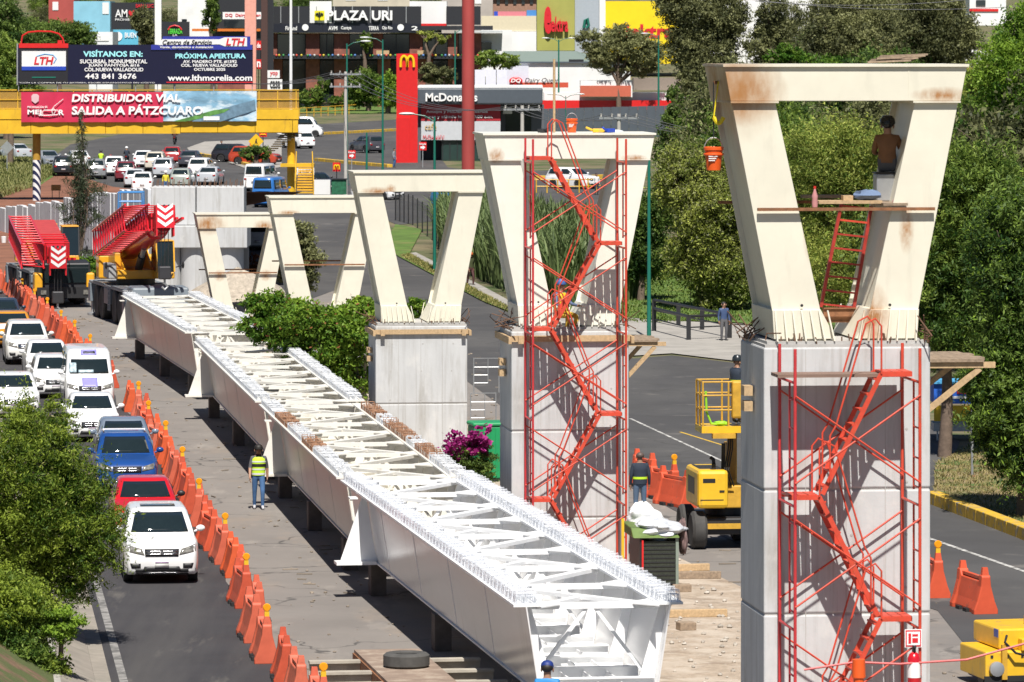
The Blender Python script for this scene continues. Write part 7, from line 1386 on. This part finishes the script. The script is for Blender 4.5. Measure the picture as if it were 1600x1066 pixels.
# ------------------------------------------------------------------ people
skin_m = mat('skin', (.36,.20,.13), .55, var=.06); hair_m = flat('dark hair', (.015,.012,.01), .6)
def person(label, p, rz, cols, h=1.70, pose='walk', extra=(), name='person', zoff=0):
    j = {'pel': (0,0,.94), 'sp': (0,.01,1.14), 'ch': (0,.005,1.34), 'nk': (0,.0,1.46), 'hb': (0,-.015,1.54), 'hm': (0,-.02,1.62), 'ht': (0,-.01,1.70), 'no': (0,-.125,1.60)}
    for s, n in ((-1, 'l'), (1, 'r')):
        f = s if pose == 'walk' else 0
        j['sh'+n] = (s*.175,.005,1.40); j['el'+n] = (s*.235,.03 + .05*f,1.13); j['wr'+n] = (s*.245,-.04 + .12*f,.90); j['hd'+n] = (s*.24,-.06 + .14*f,.83)
        j['hp'+n] = (s*.095,0,.90); j['kn'+n] = (s*.105,-.04 - .10*f,.49); j['an'+n] = (s*.105,.02 - .13*f,.085); j['to'+n] = (s*.115,-.16 - .13*f,.04)
        if pose == 'sit': j['kn'+n] = (s*.14,-.42,.88); j['an'+n] = (s*.15,-.40,.45); j['to'+n] = (s*.15,-.55,.40); j['el'+n] = (s*.25,-.12,1.15); j['wr'+n] = (s*.22,-.40,1.12); j['hd'+n] = (s*.22,-.47,1.12)
        if pose == 'reach': j['el'+n] = (s*.25,-.15,1.2); j['wr'+n] = (s*.20,-.38,1.25); j['hd'+n] = (s*.19,-.45,1.26)
    rad = {'pel': .145, 'sp': .135, 'ch': .155, 'nk': .062, 'hb': .075, 'hm': .098, 'ht': .06, 'no': .016, 'sh': .075, 'el': .05, 'wr': .034, 'hd': .028, 'hp': .10, 'kn': .068, 'an': .046, 'to': .04}
    E = [('pel','sp','top'),('sp','ch','top'),('ch','nk','top'),('nk','hb','skin'),('hb','hm','skin'),('hm','ht','skin'),('hm','no','skin')]
    for n in 'lr': E += [('ch','sh'+n,'top'),('sh'+n,'el'+n,'top'),('el'+n,'wr'+n,'sleeve'),('wr'+n,'hd'+n,'skin'),('pel','hp'+n,'leg'),('hp'+n,'kn'+n,'leg'),('kn'+n,'an'+n,'leg'),('an'+n,'to'+n,'shoe')]
    names = list(j); k_ = h / 1.72; me = bpy.data.meshes.new('skeleton'); me.from_pydata([tuple(c * k_ for c in j[n]) for n in names], [(names.index(a), names.index(b)) for a, b, _ in E], [])
    ob = bpy.data.objects.new('skeleton', me); COL.objects.link(ob); ob.modifiers.new('skin', 'SKIN'); sd = ob.modifiers.new('sub', 'SUBSURF'); sd.levels = 2; sd.render_levels = 2
    for i, n in enumerate(names):
        r = rad[n if n in rad else n[:2]] * k_; me.skin_vertices[0].data[i].radius = (r * (1.12 if n in ('pel','sp','ch') else 1), r * (.78 if n in ('pel','sp','ch') else 1)); me.skin_vertices[0].data[i].use_root = (n == 'pel')
    bpy.context.view_layer.update(); bm_ = bpy.data.meshes.new_from_object(ob.evaluated_get(bpy.context.evaluated_depsgraph_get())); bpy.data.objects.remove(ob)
    ms = ['top', 'sleeve', 'leg', 'shoe', 'skin']; bm_.materials.clear()
    for m_ in ms: bm_.materials.append(cols.get(m_, cols['top'] if m_ == 'sleeve' else skin_m))
    seg = [(Vector(j[a]) * k_, Vector(j[b]) * k_, ms.index(t_)) for a, b, t_ in E]
    for f in bm_.polygons:
        c = f.center; best = (1e9, 0)
        for a, b, i in seg:
            ab = b - a; u = max(0, min(1, (c - a).dot(ab) / ab.length_squared)); d = (c - (a + ab * u)).length
            if d < best[0]: best = (d, i)
        f.material_index = best[1]; f.use_smooth = True
    t = thing(name, label, 'person', Vector(p) + Vector((0,0,zoff)), rz); bm_.name = 'body'; link('body', bm_, t)
    for s, n in ((-1, 'l'), (1, 'r')):                                  # hands with five fingers
        w = Vector(j['wr'+n]) * k_; e = Vector(j['hd'+n]) * k_; d = (e - w).normalized(); q = MB(); side = Vector((0, 1, 0)) if abs(d.y) < .8 else Vector((1, 0, 0)); side = (side - d * side.dot(d)).normalized(); inn = d.cross(side)
        q.loft([[w + d * l * k_ + side * (math.cos(a) * ww) + inn * (math.sin(a) * .016) for a in [2*math.pi*i/8 for i in range(8)]] for l, ww in ((.02, .028), (.06, .04), (.10, .042))])
        for i, (o_, ln) in enumerate(((-.032, .06), (-.011, .075), (.011, .07), (.031, .055))):
            b0 = w + d * .095 + side * o_; b1 = b0 + d * ln * .55; q.path([b0, b1, b1 + (d * .8 + inn * -s * .6).normalized() * ln * .5], [.009, .0085, .007], 6)
        b0 = w + d * .04 - side * .036; q.path([b0, b0 + (d * .7 - side * .7) * .035, b0 + (d * .9 - side * .45) * .06], [.011, .010, .008], 6); q.build('hand', skin_m, t, True)
    hd = Vector(j['hm']) * k_
    for s in (-1, 1): q = MB(); q.ell(hd + Vector((s*.1, .01, -.01)), (.015, .03, .04), 8, 6); q.build('ear', skin_m, t, True); q = MB(); q.ell(hd + Vector((s*.035, -.092, .015)), (.014, .01, .009), 6, 4); q.build('eye', letter_k, t)
    q = MB(); q.bar(hd + Vector((-.025, -.093, -.055)), hd + Vector((.025, -.093, -.055)), .012, .01); q.build('mouth', mat('lip', (.28,.10,.08)), t)
    for kind in extra:
        if kind[0] == 'hair': q = MB(); q.ell(hd + Vector((0, .035, .035)), (.106, .10, .085), 14, 10); q.build('hair', kind[1], t, True)
        if kind[0] == 'cap': q = MB(); q.lathe([(.11,0),(.112,.03),(.10,.08),(.06,.115),(0,.125)], hd + Vector((0,.01,.03)), 16); c_ = q.build('cap', kind[1], t, True); q = MB(); q.box(hd.x-.07, hd.x+.07, hd.y-.20, hd.y-.09, hd.z+.032, hd.z+.045); q.build('brim', kind[1], c_)
        if kind[0] == 'helmet': q = MB(); q.lathe([(.125,0),(.13,.03),(.12,.09),(.08,.14),(0,.155)], hd + Vector((0,.0,.02)), 16); q.build('helmet', kind[1], t, True)
        if kind[0] in ('vest', 'jacket'):
            def ring(z, rx, ry, cy=.008): return [Vector((math.cos(a) * rx, cy + math.sin(a) * ry, z)) * k_ for a in [2*math.pi*i/20 for i in range(20)]]
            vr = [(.93,.185,.135),(1.05,.185,.133),(1.16,.185,.135),(1.28,.205,.145),(1.38,.205,.14),(1.44,.13,.10)]
            q = MB(); q.loft([ring(*r) for r in vr], cap=False); q.build(kind[0], kind[1], t, True, fix=False)
            for z0, z1, mm in kind[2]:
                rr = lambda z: (np.interp(z, [v[0] for v in vr], [v[1] for v in vr]) + .006, np.interp(z, [v[0] for v in vr], [v[2] for v in vr]) + .006)
                q = MB(); q.loft([ring(z, *rr(z)) for z in (z0, (z0+z1)/2, z1)], cap=False); q.build('reflective_band', mm, t, True, fix=False)
    return t
mk0 = flat('black helmet', (.02,.025,.03), .3); jeans = mat('blue jeans', (.05,.12,.26), .85, var=.2, scale=6); lime = flat('lime vest', (.50,.75,.03), .6); reflect = flat('silver reflective band', (.62,.64,.62), .3); navy_c = mat('navy cloth', (.02,.03,.05), .85, var=.15); grey_c = mat('grey cloth', (.10,.10,.11), .9); shoe_m = flat('pale shoes', (.45,.45,.47)); dkshoe = flat('dark shoes', (.03,.028,.025))
person('worker in lime and black hi-vis vest and jeans walking beside the girder', G(404, 796), .1, dict(top=grey_c, sleeve=skin_m, leg=jeans, shoe=shoe_m), 1.64, 'walk', (('hair', hair_m), ('cap', hair_m), ('vest', lime, ((.95,1.0,reflect),(1.08,1.12,reflect),(1.17,1.25,flat('black vest panel', (.02,.02,.02))),(1.29,1.33,reflect)))))
person('man in navy jacket with lime bands walking away past the barriers', G(1000, 812), math.pi + .1, dict(top=navy_c, leg=mat('faded jeans', (.09,.14,.22), .9), shoe=dkshoe), 1.70, 'stand', (('hair', flat('short grey hair', (.10,.07,.06))), ('jacket', navy_c, ((1.05,1.11,lime),))))
wb_p = person('worker in a blue hooded jacket and blue cap at the girder end', W(855, 1052, 86.5) - Vector((0,0,1.25)), math.pi - .1, dict(top=mat('bright blue jacket', (.02,.22,.55), .6), leg=grey_c, shoe=dkshoe), 1.68, 'stand', (('hair', hair_m), ('cap', flat('royal blue cap', (.01,.03,.18)))))
wb_p.location.z = 0
pz_ = W(855, 1040, 86.5); wb_p.location = (pz_.x, 86.5, .0)
# raised staging under the worker at the girder end
person('pedestrian in dark clothes on the walk beside the reeds', G(735, 447), .6, dict(top=mat('olive cloth', (.06,.07,.03)), leg=mat('maroon cloth', (.08,.03,.03)), shoe=dkshoe), 1.62, 'walk', (('helmet', flat('orange helmet', (.5,.12,.03))),))
person('man in a blue shirt standing by the black railing', G(1131, 534), .3, dict(top=mat('blue shirt', (.04,.07,.16)), leg=grey_c, shoe=dkshoe), 1.60, 'stand', (('hair', hair_m),))
person('pedestrian in a white shirt carrying bags on the traffic island', G(346, 249), .3, dict(top=mat('white shirt', (.65,.65,.65)), leg=jeans, shoe=dkshoe), 1.66, 'walk', (('hair', hair_m),))
person('pedestrian in a yellow top waiting at the footbridge stair', G(399, 268), -.4, dict(top=mat('yellow top', (.5,.45,.06)), leg=grey_c, shoe=dkshoe), 1.62, 'stand', (('hair', hair_m),))
person('worker in a yellow vest behind the abutment bars', G(259, 303), .2, dict(top=mat('yellow vest', (.65,.55,.04)), leg=jeans, shoe=dkshoe), 1.65, 'stand', (('helmet', letter_w),))
person('man in a dark hat beside the red slab', G(616, 262), 1.2, dict(top=mat('grey shirt', (.25,.25,.27)), leg=jeans, shoe=dkshoe), 1.62, 'stand', (('hair', hair_m),))
person('person in a white shirt by the yellow rails behind the stair tower', G(932, 305), .4, dict(top=mat('white shirt', (.65,.65,.65)), leg=navy_c, shoe=dkshoe), 1.60, 'stand', (('hair', hair_m),))
# worker climbing inside the middle of the stair tower of pier 4
pw = AB(*PA[4], 0) + V * -.15 - U * .62
person('worker in a yellow harness crouching between the legs of the bucket pier', Vector((pw.x, pw.y, PZ[4] - .50)), AX + .6, dict(top=mat('blue work shirt', (.08,.12,.22)), leg=mat('ochre trousers', (.5,.32,.03)), shoe=dkshoe), 1.6, 'sit', (('helmet', flat('blue helmet', (.05,.12,.35))), ('vest', flat('yellow harness', (.65,.45,.02)), ())))
wp5 = AB(*PA[5]) + V * .87 - U * .04
person('welder in a brown leather jacket and black helmet seated inside the tall pier', Vector((wp5.x, wp5.y, PZ[5] + .07 + 1.94)), AX + math.pi - .3, dict(top=mat('tan leather', (.22,.10,.04), .7, var=.25), leg=grey_c, shoe=dkshoe), 1.6, 'sit', (('helmet', flat('gloss black helmet', (.012,.014,.016), .15)), ('hair', flat('gloss black helmet', (.012,.014,.016), .15))))
bp_ = Vector(bl.location) + V * .42 + U * .25
person('worker in dark clothes standing in the yellow lift basket', Vector((bp_.x, bp_.y, 2.99)), AX + 2.2, dict(top=navy_c, leg=grey_c, shoe=dkshoe), 1.58, 'reach', (('helmet', mk0), ('vest', navy_c, ((1.1,1.15,lime),))))
# scooters in the far traffic
mk = mat('motorbike black', (.02,.02,.022), .4)
def motorbike(label, x, y, rz, rider):
    t = thing('motorbike', label, 'motorbike', G(x, y), rz, None)
    for yy in (-.62, .62):
        q = MB(); q.lathe([(.2,-.04),(.28,-.05),(.30,0),(.28,.05),(.2,.04)], (0,0,0), 16, 'x'); w = q.build('wheel', tyre_m, t, True); w.location = (0, yy, .3)
    q = MB(); q.loft([[(math.cos(a)*w_, y_, z_ + math.sin(a)*h_) for a in [2*math.pi*i/8 for i in range(8)]] for y_, z_, w_, h_ in ((-.45,.62,.06,.1),(-.15,.72,.14,.16),(.2,.66,.13,.12),(.7,.72,.1,.08))]); q.build('frame_body', mk, t, True)
    q = MB(); q.path([(-.34,-.32,.98),(-.1,-.42,.96),(.1,-.42,.96),(.34,-.32,.98)], .02, 6); q.tube((0,-.42,.96),(0,-.62,.35),.03,n=6); q.build('handlebar', mk, t); part('tail_light', tail_m, t, (-.06,.06,.72,.78,.66,.74))
    person(rider[0], Vector(G(x, y)) + Vector((0,0,-.16)), rz, rider[1], 1.65, 'sit', (('helmet', rider[2]),)).location += Vector((math.sin(-rz)*.15, math.cos(-rz)*.15, 0))
motorbike('motorbike at the head of the far jam with a white helmet rider', 198, 257, math.pi, ('rider in black with a white helmet on a motorbike', dict(top=navy_c, leg=navy_c, shoe=dkshoe), letter_w))
motorbike('motorbike beside the slender conifer with a lime vest rider', 158, 263, math.pi, ('rider in a lime vest with a dark helmet', dict(top=lime, leg=navy_c, shoe=dkshoe), mk))
motorbike('motorbike between the white and maroon suvs', 173, 271, math.pi, ('rider in grey with a dark red helmet', dict(top=grey_c, leg=jeans, shoe=dkshoe), flat('dark red helmet', (.2,.03,.03))))
motorbike('motorbike riding towards the footbridge under the banner', 273, 226, math.pi, ('rider in maroon far beyond the footbridge', dict(top=mat('maroon cloth', (.08,.03,.03)), leg=navy_c, shoe=dkshoe), mk))
